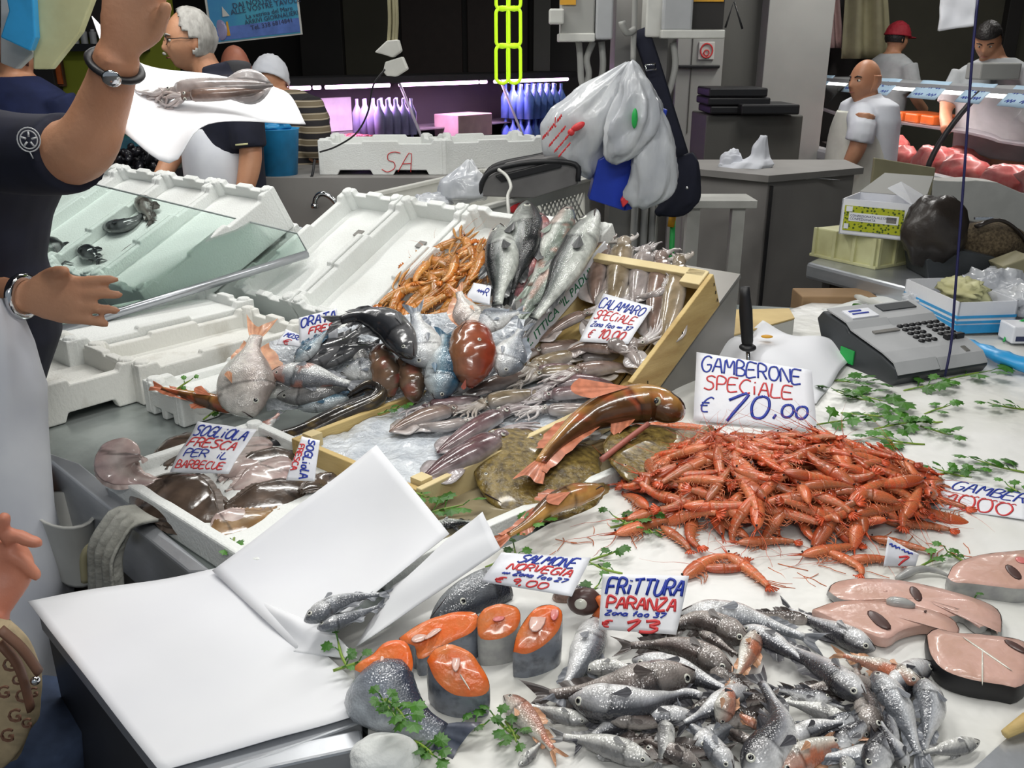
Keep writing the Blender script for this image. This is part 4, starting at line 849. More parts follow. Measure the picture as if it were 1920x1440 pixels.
# ------------------------------------------------------------------ cut fish: outline px -> slab
def slab(surf, px, thick, lift, name, label, cat, m_face, m_skin, group=None, tiltpx=None, spots=(), bone=None, shrink=.97):
    n = len(px); P0 = catmull([(x, y, 0) for x, y in px]+[(px[0][0], px[0][1], 0)], n*4)[:-1]
    cx = sum(p.x for p in P0)/len(P0); cy = sum(p.y for p in P0)/len(P0)
    def hh(x, y): return thick+(tiltpx*(cy-y) if tiltpx else 0)
    topv = [surf.at(p.x, p.y, lift+hh(p.x, p.y)) for p in P0]; k = len(topv); cen = sum(topv, Vector())/k
    # real height below each rim point, base pulled in slightly
    root = thing(name, label, cat, tuple(cen-surf.n*thick), group)
    rings = []
    for f, sc in ((0, 1.0), (.12, 1.012), (.5, 1.015), (.88, .99), (1, shrink)):
        ring = []
        for v in topv:
            h = surf.loc(v)[2]-lift; b = cen+(v-cen)*sc; ring.append(b-surf.n*(surf.loc(b)[2]-(lift+h*(1-f))))
        rings.append(ring)
    sk = MB(); sk.loft(rings, False); sk.add(rings[-1], [tuple(range(k))]); sk.build('skin', m_skin, root)
    fc = MB(); vs = [cen+surf.n*.003]; fs = []; R = 4
    for r in range(1, R+1):
        f = r/R*.985
        for v in topv: q = cen+(v-cen)*f; vs.append(q+surf.n*(.003*(1-f*f)+.0012*noise.noise(q*70)))
    for j in range(k): fs.append((0, 1+j, 1+(j+1) % k))
    for r in range(R-1):
        for j in range(k): fs.append((1+r*k+j, 1+r*k+(j+1) % k, 1+(r+1)*k+(j+1) % k, 1+(r+1)*k+j))
    fo = 1+(R-1)*k; base = len(vs); vs += [v-surf.n*.003 for v in topv]
    for j in range(k): fs.append((fo+j, fo+(j+1) % k, base+(j+1) % k, base+j))
    fc.add(vs, fs); fc.build('flesh', m_face, root)
    for (x, y, rx, ry, an, m) in spots:
        c = surf.at(x, y, lift+hh(x, y)+.003); e = surf.at(x+rx*math.cos(an), y+rx*math.sin(an), lift+hh(x, y)+.003)-c; g = surf.at(x-ry*math.sin(an), y+ry*math.cos(an), lift+hh(x, y)+.003)-c
        M = Matrix((( e.x, g.x, surf.n.x*.0014), (e.y, g.y, surf.n.y*.0014), (e.z, g.z, surf.n.z*.0014)))
        MB().ell(c, (1, 1, 1), M, 12, 6).build({'blood': 'dark_muscle', 'flesh': 'bone', 'eye_white': 'bone', 'mouth': 'cavity'}.get(m, 'vein'), m, root)
    for u in range(k): pass
    for v in topv[::2]: surf.put(cen.lerp(v, .6), .02, surf.loc(v)[2]-.01, .01)
    return root
GS = 'pink fish steaks at the right'
slab(SF_, [(1553, 1108), (1565, 1092), (1620, 1084), (1700, 1090), (1790, 1110), (1850, 1130), (1876, 1150), (1877, 1186), (1870, 1184), (1862, 1160), (1845, 1176), (1826, 1168), (1806, 1152), (1770, 1156), (1700, 1132), (1640, 1126), (1580, 1124)], .014, .006, 'fish_steak', 'long tan and pink fish steak with hooked tip and green leaf bit', 'fish steak', 'flesh', 'fish_skin_pale', GS, spots=((1717, 1113, 17, 9, .9, 'blood'), (1660, 1108, 4, 2, 0, 'flesh')))
slab(SF_, [(1525, 1142), (1570, 1128), (1640, 1126), (1720, 1137), (1775, 1154), (1797, 1174), (1792, 1188), (1750, 1174), (1730, 1172), (1690, 1182), (1665, 1197), (1630, 1188), (1580, 1168)], .016, .010, 'fish_steak', 'rosy fish steak between the hake heap and the tan steak', 'fish steak', 'flesh', 'flesh', GS, spots=((1648, 1162, 28, 10, .65, 'blood'), (1735, 1146, 3, 2, 0, 'blood')))
slab(SF_, [(1738, 1190), (1755, 1178), (1790, 1186), (1850, 1190), (1925, 1206), (1935, 1262), (1910, 1288), (1880, 1284), (1820, 1274), (1770, 1256), (1745, 1226)], .030, .0, 'fish_steak', 'thick pink fish steak with black skin edge at the right border', 'fish steak', 'flesh', 'black', GS, spots=((1905, 1212, 26, 6, .5, 'blood'), (1850, 1225, 60, 1.6, .6, 'eye_white'), (1842, 1250, 2, 36, 0, 'eye_white')), shrink=.94)
slab(SF_, [(1776, 1082), (1790, 1058), (1830, 1042), (1890, 1034), (1940, 1036), (1950, 1090), (1920, 1104), (1870, 1100), (1820, 1094), (1790, 1092)], .028, .0, 'fish_steak', 'pink fish steak at the right border above the tan one', 'fish steak', 'flesh', 'fish_skin_pale', GS, spots=((1900, 1072, 20, 8, .7, 'blood'), (1915, 1050, 12, 6, .3, 'meat')))
tag(MB().tube(catmull([SF_.at(1680, 1085, .006), SF_.at(1720, 1068, .012), SF_.at(1755, 1070, .010), SF_.at(1790, 1086, .004)], 14), [.003, .005, .006, .007, .007, .006, .006, .006, .005, .005, .004, .003, .002, .001], 8).build('fish_skin_strip', 'fish_skin_pale'), 'curled grey strip of fish skin above the tan steak', 'fish skin')
tag(MB().tube(catmull([SF_.at(1662, 1128, .03), SF_.at(1690, 1131, .03), SF_.at(1716, 1136, .03)], 8), [.004, .008, .009, .009, .009, .008, .006, .003], 8).build('fish_scrap', 'fish_skin_pale'), 'small whitish fish scrap lying between two steaks', 'fish scrap')
# ------------------------------------------------------------------ salmon
GSa = 'salmon pieces under the SALMONE card'
slab(SF_, [(700, 1225), (720, 1206), (748, 1200), (768, 1212), (774, 1252), (754, 1272), (722, 1262), (680, 1262), (664, 1250)], .062, .0, 'salmon_steak', 'salmon cutlet standing behind the silvery tail, half under the paper', 'salmon', 'salmon', 'fish_skin_pale', GSa, .0004, spots=((716, 1238, 4, 26, .15, 'flesh'), (748, 1246, 3, 18, .1, 'flesh')))
slab(SF_, [(748, 1196), (790, 1168), (850, 1148), (890, 1148), (898, 1164), (884, 1186), (842, 1206), (800, 1232), (782, 1234), (778, 1212), (754, 1204)], .050, .0, 'salmon_steak', 'horseshoe salmon steak lying behind the front cutlets', 'salmon', 'salmon', 'fish_skin', GSa, .0004, spots=((815, 1185, 24, 5, -.6, 'flesh'), (786, 1196, 16, 8, -.3, 'flesh')))
slab(SF_, [(894, 1160), (910, 1140), (940, 1132), (968, 1138), (976, 1156), (966, 1182), (936, 1198), (900, 1196)], .062, .0, 'salmon_steak', 'small oval salmon steak with grey side behind the others', 'salmon', 'salmon', 'fish_skin_pale', GSa, .0005, spots=((935, 1160, 12, 5, -.2, 'meat'),))
slab(SF_, [(962, 1222), (968, 1192), (986, 1160), (1008, 1138), (1036, 1134), (1054, 1148), (1048, 1180), (1020, 1210), (988, 1226)], .066, .0, 'salmon_steak', 'tall salmon steak with dark skin at the right of the group', 'salmon', 'salmon', 'fish_skin', GSa, .0005, spots=((1008, 1163, 15, 24, .45, 'flesh'), (1040, 1150, 8, 14, .2, 'meat')), shrink=.9)
slab(SF_, [(800, 1238), (816, 1216), (846, 1208), (880, 1222), (900, 1246), (917, 1278), (914, 1298), (892, 1306), (850, 1302), (818, 1276)], .058, .0, 'salmon_steak', 'front salmon steak, bright orange face with dark skin rim', 'salmon', 'salmon', 'fish_skin', GSa, .0005, spots=((855, 1240, 8, 20, .05, 'flesh'), (866, 1270, 30, 1.6, 1.0, 'eye_white')), shrink=.94)
SPC['salmon_skin'] = FS([(0, .20, .20, .13), (.08, .215, .215, .14), (.35, .17, .17, .11), (.62, .11, .11, .07), (.80, .085, .085, .05), (1, .08, .08, .03)], (.05, .06, .09), (.13, .16, .22), (.40, .43, .46), eye=0, tail=(.22, .3, .36), dors=(), anal=(), tb=.80, gill=2, pec=0, mouth=0)
fish(SF_, [(700, 1285), (758, 1338), (858, 1402)], 'salmon_skin', 'salmon tail end with blue-grey scales and dark tail fin', 1, name='salmon_tail', cat='salmon', group=GSa, hsc=1.35, base=.004)
SPC['salmon_head'] = FS([(0, .02, .02, .02), (.1, .09, .08, .06), (.3, .17, .15, .10), (.6, .23, .20, .14), (.9, .24, .22, .15), (1, .23, .21, .14)], (.022, .026, .04), (.06, .07, .09), (.32, .34, .36), eye=.05, te=.42, ce=.3, tail=None, dors=(), anal=(), tb=.99, gill=.82, pec=0, mouth=.3)
fish(SF_, [(808, 1162), (870, 1122), (938, 1092)], 'salmon_head', 'dark salmon head with round eye behind the cutlets', -1, name='salmon', cat='salmon', group=GSa)
SPC['salmon_cut'] = FS([(0, .05, .05, .05), (.1, .18, .18, .12), (.4, .24, .24, .16), (1, .25, .25, .17)], (.035, .04, .055), (.12, .10, .10), (.42, .26, .20), eye=0, tail=None, dors=((.0, .3, .25),), anal=(), tb=.99, gill=2, pec=0, mouth=0)
rt = fish(SF_, [(1038, 1120), (1070, 1115), (1112, 1122)], 'salmon_cut', 'opened salmon collar showing its cavity beside the card', 1, name='salmon_collar', cat='salmon', group=GSa)
c = SF_.at(1096, 1128, .035); MB().ell(c, (.026, .016, .022)).build('cavity', 'blood', rt); MB().ell(c+Vector((-.006, -.012, .004)), (.010, .006, .009)).build('bone', 'eye_white', rt); MB().tube([c+Vector((.02, -.012, .015)), c+Vector((.026, -.012, -.002)), c+Vector((.015, -.014, -.018))], .006, 6).build('flap', 'salmon', rt)
# two silver fish inside the folded paper
SPp = Surf((0, 0, .885), (1, 0, 0), (0, 1, 0))
fish(SPp, [(572, 1164), (650, 1125), (735, 1112)], 'whiting', 'upper silvery fish wrapped in the folded paper', -1, name='small_fish', group='silver fish in the folded paper', base=.035, hsc=1.5)
fish(SPp, [(596, 1178), (650, 1160), (728, 1130)], 'whiting', 'lower silvery fish wrapped in the folded paper', -1, name='small_fish', group='silver fish in the folded paper', base=.026, hsc=1.5)
# ================================================================== SOLES IN THE LEFT TRAY
SL = Surf((0, 0, .882), (1, 0, 0), (0, 1, 0)); SL.face = Vector((0, -.45, .85)).normalized(); GL = 'soles in the left foam tray'
SO = [('sole_dark', [(560, 850), (470, 880), (400, 905)], 1, 'dark sole lying deepest at the back of the tray', {}),
 ('sole_dark', [(305, 908), (360, 955), (430, 985)], 1, 'mottled brown sole along the left rim', {}),
 ('sole_dark', [(357, 812), (335, 840), (308, 885)], 1, 'dark sole leaning behind the SOGLIOLA card', {}),
 ('sole_pale', [(236, 822, .10), (222, 862, .07), (252, 896, .03), (345, 905, .03)], 1, 'pink-white sole curled up at the left corner', {}),
 ('sole_tan', [(395, 1000), (450, 980), (530, 950)], -1, 'orange-brown sole at the front rim of the tray', {}),
 ('sole_pale', [(395, 985), (450, 968), (500, 952)], 1, 'white-bellied sole across the front of the tray', {}),
 ('sole_dark', [(255, 915), (340, 932), (452, 955)], -1, 'largest dark sole, glossy, in the tray middle', {}),
 ('sole_pale', [(476, 820), (455, 860), (410, 905)], 1, 'pale sole leaning against the SOGLIOLA card', {}),
 ('sole_pale', [(528, 856), (500, 892), (420, 925)], -1, 'pale striped sole with raised tail tip', {}),
 ('sole_dark', [(575, 905), (500, 935), (395, 962)], 1, 'slim dark sole pointing to the folded paper', {}),
 ('sole_dark', [(640, 900), (600, 905), (555, 925)], 1, 'dark sole tail next to the upright SOGLIOLA card', {})]
for k, pts, sd, lb, op in SO: fish(SL, pts, k, lb, sd, name='sole', group=GL, hsc=1.3, **op)
# ================================================================== MIXED FISH BETWEEN TRAY AND SQUID
SM = Surf(P(620, 770, .90), (1, 0, 0), (0, math.cos(.62), math.sin(.62))); GM = 'mixed fish piled between the foam boxes and the squid'
MX = [('blue', [(560, 765), (620, 752), (690, 735)], 1, 'blue-backed fish under the spotted moray', 1, .0),
 ('pale', [(470, 742), (520, 732), (590, 735)], 1, 'slim pale fish under the white mullet', 1, .0),
 ('dark', [(560, 690), (620, 655), (690, 610)], 1, 'grey-black fish body behind the white mullet', 1.2, .0),
 ('gurnard', [(445, 768), (380, 748), (280, 722)], 1, 'pinkish slender fish with long pointed tail at the left', .8, .0),
 ('pale', [(665, 645), (680, 690), (650, 720)], 1, 'pale small fish tucked beside the brown rays', 1, .0),
 ('bream', [(640, 700), (700, 690), (760, 660)], 1, 'silver bream half hidden under the brown skate', .9, .0),
 ('pale', [(520, 745), (600, 735), (690, 715)], -1, 'pale fish under the white mullet tail', .9, .0),
 ('dark', [(600, 690), (650, 660), (720, 640)], 1, 'dark fish squeezed below the black bass', 1.0, .0),
 ('bream', [(850, 740), (880, 700), (930, 660)], 1, 'grey bream below the red gurnard head', .9, .0),
 ('bream_pink', [(476, 782), (455, 720), (488, 605)], -1, 'large silver bream with orange tail pointing up', 1.0, .02),
 ('mullet_white', [(511, 700), (590, 705), (678, 727)], -1, 'white fish with reddish snout pointing left', 1.05, .03),
 ('blue', [(552, 680), (585, 650), (622, 610)], 1, 'small blue-green striped fish beside the ORATA card', 1.1, .035),
 ('brown_flat', [(712, 648), (722, 690), (735, 748)], 1, 'brown glossy skate piece left of the pair', .75, .03),
 ('brown_flat', [(762, 662), (772, 710), (780, 760)], 1, 'brown glossy skate piece with a red streak', .72, .03),
 ('bream_pink', [(912, 608), (880, 590), (855, 535)], 1, 'pale striped bream standing under the langoustines', 1.0, .05),
 ('bream', [(800, 690), (790, 640), (775, 570)], 1, 'blue-silver bream, oval, right of the black bass', 1.1, .06),
 ('blue', [(822, 750), (830, 690), (838, 610)], -1, 'shiny blue bream standing on its head', 1.35, .04),
 ('bream', [(892, 618), (930, 600), (985, 580)], 1, 'grey-headed bream resting behind the red fish', 1.0, .05),
 ('red_head', [(884, 606), (884, 660), (882, 730)], 1, 'glossy red-brown gurnard head in the middle', .95, .05),
 ('bream', [(938, 705), (955, 660), (985, 605)], -1, 'black and white bream with its head down over the squid', 1.0, .05),
 ('dark', [(775, 672), (735, 612), (680, 592), (612, 608)], 1, 'black sea bass arching over the pile', 1.0, .075),
 ('moray', [(478, 838), (560, 820), (640, 782), (705, 750), (712, 728), (690, 722), (650, 745)], 1, 'black moray with golden speckles curled at its end', .9, .03),
 ('mullet_white', [(476, 816), (500, 798), (530, 768)], 1, 'small cream fish in front of the moray', 1.1, .03),
 ('dark', [(478, 842), (520, 836), (575, 806)], -1, 'black fish head poking out behind the SOGLIOLA card', 1.2, .02)]
ms = [[SM.at(x, y, -.02) for x, y in r] for r in ([(505, 640), (620, 618), (740, 590), (860, 585), (985, 600)], [(500, 700), (620, 690), (740, 680), (860, 670), (960, 690)], [(500, 770), (600, 765), (700, 760), (820, 755), (880, 760)])]
def msf(u, v):
    q = u*3.999; i = int(q); a = [r[i].lerp(r[i+1], q-i) for r in ms]; p = a[0].lerp(a[1], v*2) if v < .5 else a[1].lerp(a[2], v*2-1); return p+SM.n*(.006*noise.noise(p*30)+.004*noise.noise(p*120))
mb = MB(); mb.grid(msf, 60, 40); vs = [Vector((p.x, p.y, max(TABLE_Z, p.z-.05))) for p in mb.v]
tag(mb.build('ice_mound', 'ice', None), 'sloping bed of crushed ice under the mixed fish', 'ice', kind='stuff')
for k, pts, sd, lb, hs, bs in MX: fish(SM, pts, k, lb, sd, name=('moray_eel' if k == 'moray' else 'sea_bream' if 'bream' in k else 'fish'), group=GM, hsc=hs*1.5, base=bs)
# ------------------------------------------------------------------ sea bass on the tilted box
SB = Surf(tilt(0, 0, -.035), EA, BH); GB = 'sea bass standing in the tilted box'
BS = [('bass_pink', [(1012, 402), (1005, 470), (962, 560)], 1, 'reddish fish squeezed between two sea bass', 1.0, .02),
 ('bass', [(988, 380), (975, 470), (945, 580)], 1, 'sea bass with gaping red mouth pointing up', .95, .03),
 ('bass_pale', [(1068, 388), (1030, 470), (985, 560)], 1, 'pale sea bass with open mouth beside the crate label', .9, .025),
 ('bass_pale', [(1075, 470), (1020, 540), (950, 625)], 1, 'silver-bellied sea bass along the crate label', 1.0, .04),
 ('bass', [(1118, 396), (1075, 480), (1030, 560), (975, 625)], -1, 'dark-backed sea bass nearest the squid', .85, .05),
 ('bass', [(938, 424), (942, 500), (928, 596)], -1, 'dark sea bass with round eye next to the langoustines', 1.0, .05)]
for k, pts, sd, lb, hs, bs in BS: fish(SB, pts, k, lb, sd, name='sea_bass', group=GB, hsc=hs*1.15, base=bs)
# ================================================================== TURBOT AND GURNARDS
SW = Surf((0, 0, .888), (1, 0, 0), (0, 1, 0)); SW.face = Vector((0, -.35, .9)).normalized(); GT = 'turbot and gurnards beside the prawns'
PF_TURB = [(0, .06, .06, .012), (.06, .20, .20, .022), (.25, .36, .36, .034), (.5, .40, .40, .036), (.75, .30, .30, .028), (.93, .10, .10, .016), (1, .05, .05, .01)]
SPC['turbot'] = FS(PF_TURB, (.17, .115, .030), (.20, .14, .040), (.17, .115, .032), eye=.014, te=.1, mottle=.9, spot=.35, m='turbot', tail=(.12, .05, .14), dors=(), anal=(), fringe=.03, gill=.22, mouth=.05, pec=.1, fin=(.16, .10, .03), nr=24)
fish(SW, [(905, 925), (1010, 880), (1150, 830)], 'turbot', 'broad olive-brown turbot lying over the water tray', 1, name='turbot', group=GT)
fish(SW, [(1175, 900), (1250, 850), (1340, 800)], 'turbot', 'second olive turbot partly buried under the prawns', 1, name='turbot', group=GT, hsc=.8)
fish(SW, [(1277, 778), (1220, 755), (1120, 775), (1040, 835), (985, 908)], 'gurnard', 'large orange-brown gurnard arched over the turbot', 1, name='gurnard', group=GT, hsc=1.0, base=.03)
fish(SW, [(1128, 918), (1050, 938), (985, 985), (925, 1018)], 'gurnard', 'smaller gurnard with head raised at the tray edge', -1, name='gurnard', group=GT, hsc=1.1, base=.01)
fish(SW, [(806, 990), (840, 982), (900, 978)], 'bass', 'small fish head poking out of the murky water', -1, name='small_fish', group=GT, hsc=1.3)
tag(MB().tube(catmull([SW.at(1128, 862, .03), SW.at(1175, 825, .04), SW.at(1215, 795, .05)], 10), .006, 6).build('fin_spine', 'lip'), 'reddish fin spine sticking out under the large gurnard', 'fin')
# ================================================================== SQUID
SI = Surf((0, 0, TABLE_Z+.066), (1, 0, 0), (0, 1, 0)); GQ = 'squid on ice in the flat crate'
SQ = [([(790, 900), (880, 850), (960, 810), (1010, 815)], 2, 'large dark purple squid with white eye ring nearest the turbot', 1.2),
 ([(730, 810), (800, 780), (870, 765), (905, 772)], 0, 'brown squid at the upper left of the ice', 1.2),
 ([(760, 800), (830, 800), (880, 790), (930, 800)], 1, 'grey squid lying on the ice below the brown one', 1.0),
 ([(1160, 700), (1070, 700), (1000, 705), (940, 735)], 3, 'long tan squid across the upper ice', 1.0),
 ([(1165, 735), (1080, 735), (1010, 745), (960, 760)], 2, 'purple-brown squid below the long tan one', 1.0),
 ([(1150, 765), (1070, 768), (1000, 770), (965, 790)], 1, 'pale grey squid tentacles curled near the gurnard', 1.0),
 ([(860, 735), (910, 725), (980, 700), (1040, 690)], 0, 'brown squid beside the red gurnard head', 1.1),
 ([(1220, 655), (1150, 665), (1080, 672), (1020, 690)], 1, 'whitish squid just under the CALAMARO card', 1.1),
 ([(1130, 640), (1060, 650), (1000, 662), (950, 690)], 0, 'brown squid running towards the black and white bream', 1.0),
 ([(820, 850), (880, 810), (950, 770), (1010, 755)], 2, 'dark squid stretched diagonally over the ice', .9),
 ([(1020, 735), (960, 745), (900, 760), (860, 785)], 3, 'tan squid lying over the middle of the ice', 1.3),
 ([(1150, 720), (1090, 715), (1030, 725), (985, 745)], 2, 'purple squid overlapping the long tan one', 1.3),
 ([(1195, 690), (1130, 690), (1070, 700), (1020, 720)], 0, 'brown squid touching the tilted crate board', 1.2),
 ([(900, 745), (850, 755), (800, 765), (760, 790)], 2, 'dark squid at the upper edge of the ice', 1.3),
 ([(1100, 660), (1050, 672), (1000, 690), (955, 715)], 3, 'tan squid below the crate label', 1.2),
 ([(1100, 690), (1040, 690), (990, 700), (945, 715)], 2, 'dark squid layered in the middle of the pile', .9)]
for pts, tn, lb, wd in SQ: squid(SI, pts, lb, tn, wide=wd, group=GQ)
SC2 = Surf(tilt(0, 0, -.055), EA, BH); GC = 'squid in the tilted wooden crate'
S2 = [([(1010, 640), (1060, 605), (1120, 580), (1150, 575)], 0, 'brown squid under the CALAMARO card along the label', 1.1),
 ([(1115, 570), (1118, 520), (1125, 475), (1128, 445)], 0, 'first squid from the sea bass hanging over the crate end', 1.35),
 ([(1148, 590), (1158, 530), (1165, 480), (1172, 445)], 3, 'second squid hanging over the crate end, tan', 1.35),
 ([(1190, 590), (1198, 540), (1205, 490), (1212, 462)], 1, 'third squid hanging over the crate end, pale', 1.4),
 ([(1225, 640), (1232, 560), (1238, 500), (1242, 470)], 0, 'fourth squid hanging over the crate end', 1.1),
 ([(1240, 655), (1258, 580), (1268, 520), (1276, 478)], 3, 'longest squid next to the right crate board', 1.1),
 ([(1090, 600), (1150, 640), (1210, 640), (1250, 600)], 1, 'squid lying crosswise under the CALAMARO card', .9),
 ([(1200, 690), (1180, 660), (1140, 640), (1100, 640)], 1, 'grey squid at the lower right of the tilted crate', 1.2),
 ([(1060, 660), (1100, 650), (1160, 655), (1200, 650)], 0, 'brown squid across the lower end of the tilted crate', 1.2),
 ([(1180, 560), (1215, 555), (1240, 545), (1262, 505)], 1, 'small squid with white tentacles on the hanging ones', .9)]
for i, (pts, tn, lb, wd) in enumerate(S2): squid(SC2, pts, lb, tn, wide=wd, group=GC, base=.005, mant=(.86 if 0 < i < 6 else .62), eye=not 0 < i < 6)
# ================================================================== PRAWNS
RED = ((.66, .10, .032), (.66, .205, .085), (.46, .20, .09)); PROT = [shrimp_proto(c, RED, False, i+1) for i, c in enumerate((.25, .6, .9, 1.25, 1.9))]
LAN = ((.68, .20, .022), (.66, .30, .07), (.62, .40, .16)); LPROT = [shrimp_proto(c, LAN, True, i+11) for i, c in enumerate((.3, .7, 1.2))]
SH = Surf((0, 0, TABLE_Z+.008), (1, 0, 0), (0, 1, 0)); GP = 'red prawns heaped below the GAMBERONE card'; rnd = random.Random(5)
CEN = (SH.at(1466, 932, 0)); 
A2, B2 = .298, .178
def dome(x, y):
    r = math.hypot((x-CEN.x-.02*0)/A2, (y-CEN.y)/B2); return .088*max(0, 1-r*r)**.75, r
cnt = 0; LBL = 'red prawn lying in the big heap in front of the GAMBERONE card'
for layer, (kf, num) in enumerate(((.30, 45), (.66, 55), (1.0, 125))):
    i = 0
    while i < num:
        i += 1; f = math.sqrt((i-.5)/num)*(.98 if layer == 2 else .9); a = i*2.39996+layer
        x = CEN.x+A2*f*math.cos(a)+rnd.uniform(-.012, .012); y = CEN.y+B2*f*math.sin(a)+rnd.uniform(-.012, .012); h, r = dome(x, y)
        e = .01; nx = (dome(x-e, y)[0]-dome(x+e, y)[0])/(2*e)*kf; ny = (dome(x, y-e)[0]-dome(x, y+e)[0])/(2*e)*kf; n = Vector((nx*.8, ny*.8, 1)).normalized()
        yaw = rnd.gauss(-.65, .75) if rnd.random() < .75 else rnd.uniform(0, 2*PI)
        if rnd.random() < .5: yaw += PI
        s = rnd.uniform(.105, .135); p = Vector((x, y, TABLE_Z+.012+h*kf+s*.05+rnd.uniform(0, .008)))
        n = (n+Vector((rnd.uniform(-.3, .3), rnd.uniform(-.3, .3), 0))).normalized()
        lay(rnd.choice(PROT[:4]), SH, 0, 0, yaw, s, LBL, GP, pos=p, nrm=n, flip=rnd.random() < .5); cnt += 1
def pw(px, py, a, s, k, lb, fl=False, grp='prawns lying loose around the heap'): lay(PROT[k], SH, px, py, a, s, lb, grp, flip=fl, lift=.004)
pw(1325, 1058, .15, .13, 3, 'prawn with long rostrum lying loose, pointing at the FRITTURA card')
pw(1368, 1062, 1.0, .10, 4, 'tightly curled bright prawn in front of the heap', True)
pw(1405, 1070, -1.25, .12, 0, 'straight prawn with its tail pointing at the camera')
pw(1590, 1055, -1.9, .10, 4, 'curled prawn hooked like a J at the front right'); pw(1640, 1050, -.6, .10, 3, 'prawn touching the curled little price card')
pw(1270, 1010, -1.4, .10, 1, 'prawn hanging down at the front left of the heap'); pw(1300, 1000, -1.2, .12, 3, 'fat prawn bent downward beside the parsley', True)
pw(1215, 985, .35, .14, 0, 'prawn lying furthest left with its rostrum on the parsley'); pw(1235, 960, .3, .14, 0, 'prawn on top of the leftmost pair')
pw(1750, 935, -.75, .14, 0, 'prawn stretched out furthest right of the heap'); pw(1725, 985, -.5, .12, 1, 'prawn lying loose at the right, pointing away'); pw(1690, 1020, -.6, .10, 0, 'thin prawn at the lower right of the heap')
pw(1270, 800, -.15, .15, 0, 'long prawn reaching to the gurnard head'); pw(1225, 870, .6, .10, 3, 'prawn lying on the second turbot'); pw(1205, 900, .1, .11, 1, 'prawn at the left edge above the turbot fin')
pw(1440, 1015, -.2, .11, 1, 'prawn at the front centre of the heap'); pw(1560, 1030, .2, .12, 0, 'prawn lying crosswise at the front of the heap')
# langoustines in the tilted foam box
SN = Surf(tilt(0, 0, -.035), EA, BH); GN = 'orange langoustines in the tilted foam box'; rnd = random.Random(8)
NL = [(760, 540), (745, 570), (735, 590), (775, 505), (800, 520), (830, 500), (850, 480), (880, 470), (905, 490), (890, 510), (860, 520), (835, 545), (800, 560), (815, 590), (780, 590), (760, 610), (850, 560), (740, 600), (870, 500), (795, 495), (820, 470), (900, 480), (780, 560), (810, 540), (725, 595), (735, 575), (750, 550), (765, 525), (790, 510), (845, 505), (870, 475), (895, 500), (825, 520), (800, 575), (770, 585)]
for i, (x, y) in enumerate(NL):
    p = SN.at(x, y, .0); h = SN.get(p); q = SN.at(x, y, h+.012); SN.put(q, .03, h+.008, .012)
    n = (EN+Vector((rnd.uniform(-.25, .25), rnd.uniform(-.25, .25), 0))).normalized()
    lay(LPROT[i % 3], SN, x, y, rnd.gauss(.9, .5)+(PI if i % 3 else 0), rnd.uniform(.15, .18), 'orange langoustine in the pile inside the tilted foam box', GN, pos=q, nrm=n, name='langoustine', flip=i % 2 == 0)
for t in PROT+LPROT: drop_tree(t)
# ================================================================== PAPER, CARDS, TILL AND SMALL THINGS ON THE COUNTER
# folded wrapping paper standing at the tray edge
def psheet(pts, name, label, bulge, seed, wav=.006, m='paper'): return sheet([v if isinstance(v, Vector) else PY(*v) for v in pts], name, label, 'paper', m, bulge=bulge, wav=wav, nu=20, nv=20, seed=seed)
psheet([P(398, 1070, .895), (706, 835, 1.40), (842, 1000, 1.22), P(560, 1222, .880)], 'wrapping_paper', 'tall sheet of wrapping paper with its corner pointing up over the squid ice', -.03, 1)
psheet([PY(735, 1100, 1.16), (905, 960, 1.18), (938, 1028, 1.13), P(668, 1212, .882)], 'wrapping_paper', 'second folded paper corner standing next to the salmon', .012, 5)
psheet([P(470, 1120, .886), P(620, 1180, .900), P(672, 1236, .882), P(552, 1224, .878)], 'wrapping_paper', 'lower flap of the folded paper holding two silver fish', .012, 9)
GCARD = None
def card(c, name, label, lines, bulge=.004, wav=.003, seed=1, curl=0):
    c = [v if isinstance(v, Vector) else SF_.at(*v) for v in c]; fn, n = sheet_fn(c, bulge, wav, seed, curl); mb = MB(); mb.grid(fn, 12, 12)
    root = thing(name, label, 'price card', tuple((c[2]+c[3])/2)); mb.build('paper', 'card', root, solid=.0008)
    for ln in lines: write(fn, n, root, ln[0], ln[1], *ln[2:6], **(ln[6] if len(ln) > 6 else {}))
    return root
card([(1306, 660, .125), (1522, 694, .118), (1532, 808, .012), (1300, 788, .012)], 'price_card', 'big white card reading GAMBERONE SPECIALE 10,00 behind the prawns', [
 ('GAMBERONE', 'blue_ink', .05, .28, .90, .24, dict(r=.0022, slant=.05)), ('SPECiALE', 'red_ink', .08, .55, .82, .22, dict(r=.0020, slant=.05)),
 ('€', 'blue_ink', .03, .88, .12, .22, dict(r=.0020)), ('1', 'blue_ink', .22, .97, .36, .42, dict(r=.0038, slant=.25, jit=.05)), ('0', 'blue_ink', .46, .90, .60, .34, dict(r=.0034, slant=.15, jit=.05)), (',00', 'blue_ink', .66, .84, .92, .20, dict(r=.0030, slant=.15, jit=.05))])
k = SC2
card([k.at(1132, 550, .05), k.at(1224, 575, .05), k.at(1178, 645, .035), k.at(1086, 640, .035)], 'price_card', 'white card reading CALAMARO SPECIALE 10,00 on the squid', [
 ('CALAMARO', 'blue_ink', .02, .30, .92, .22, dict(r=.0018, slant=.1)), ('SPECiALE', 'red_ink', .06, .54, .86, .19, dict(r=.0017, slant=.1)), ('Zona fao ~ 37', 'blue_ink', .08, .70, .88, .10, dict(r=.0013)), ('€', 'red_ink', .10, .92, .20, .16, dict(r=.0016)), ('10,00', 'red_ink', .34, .92, .84, .18, dict(r=.0021, slant=.15))])
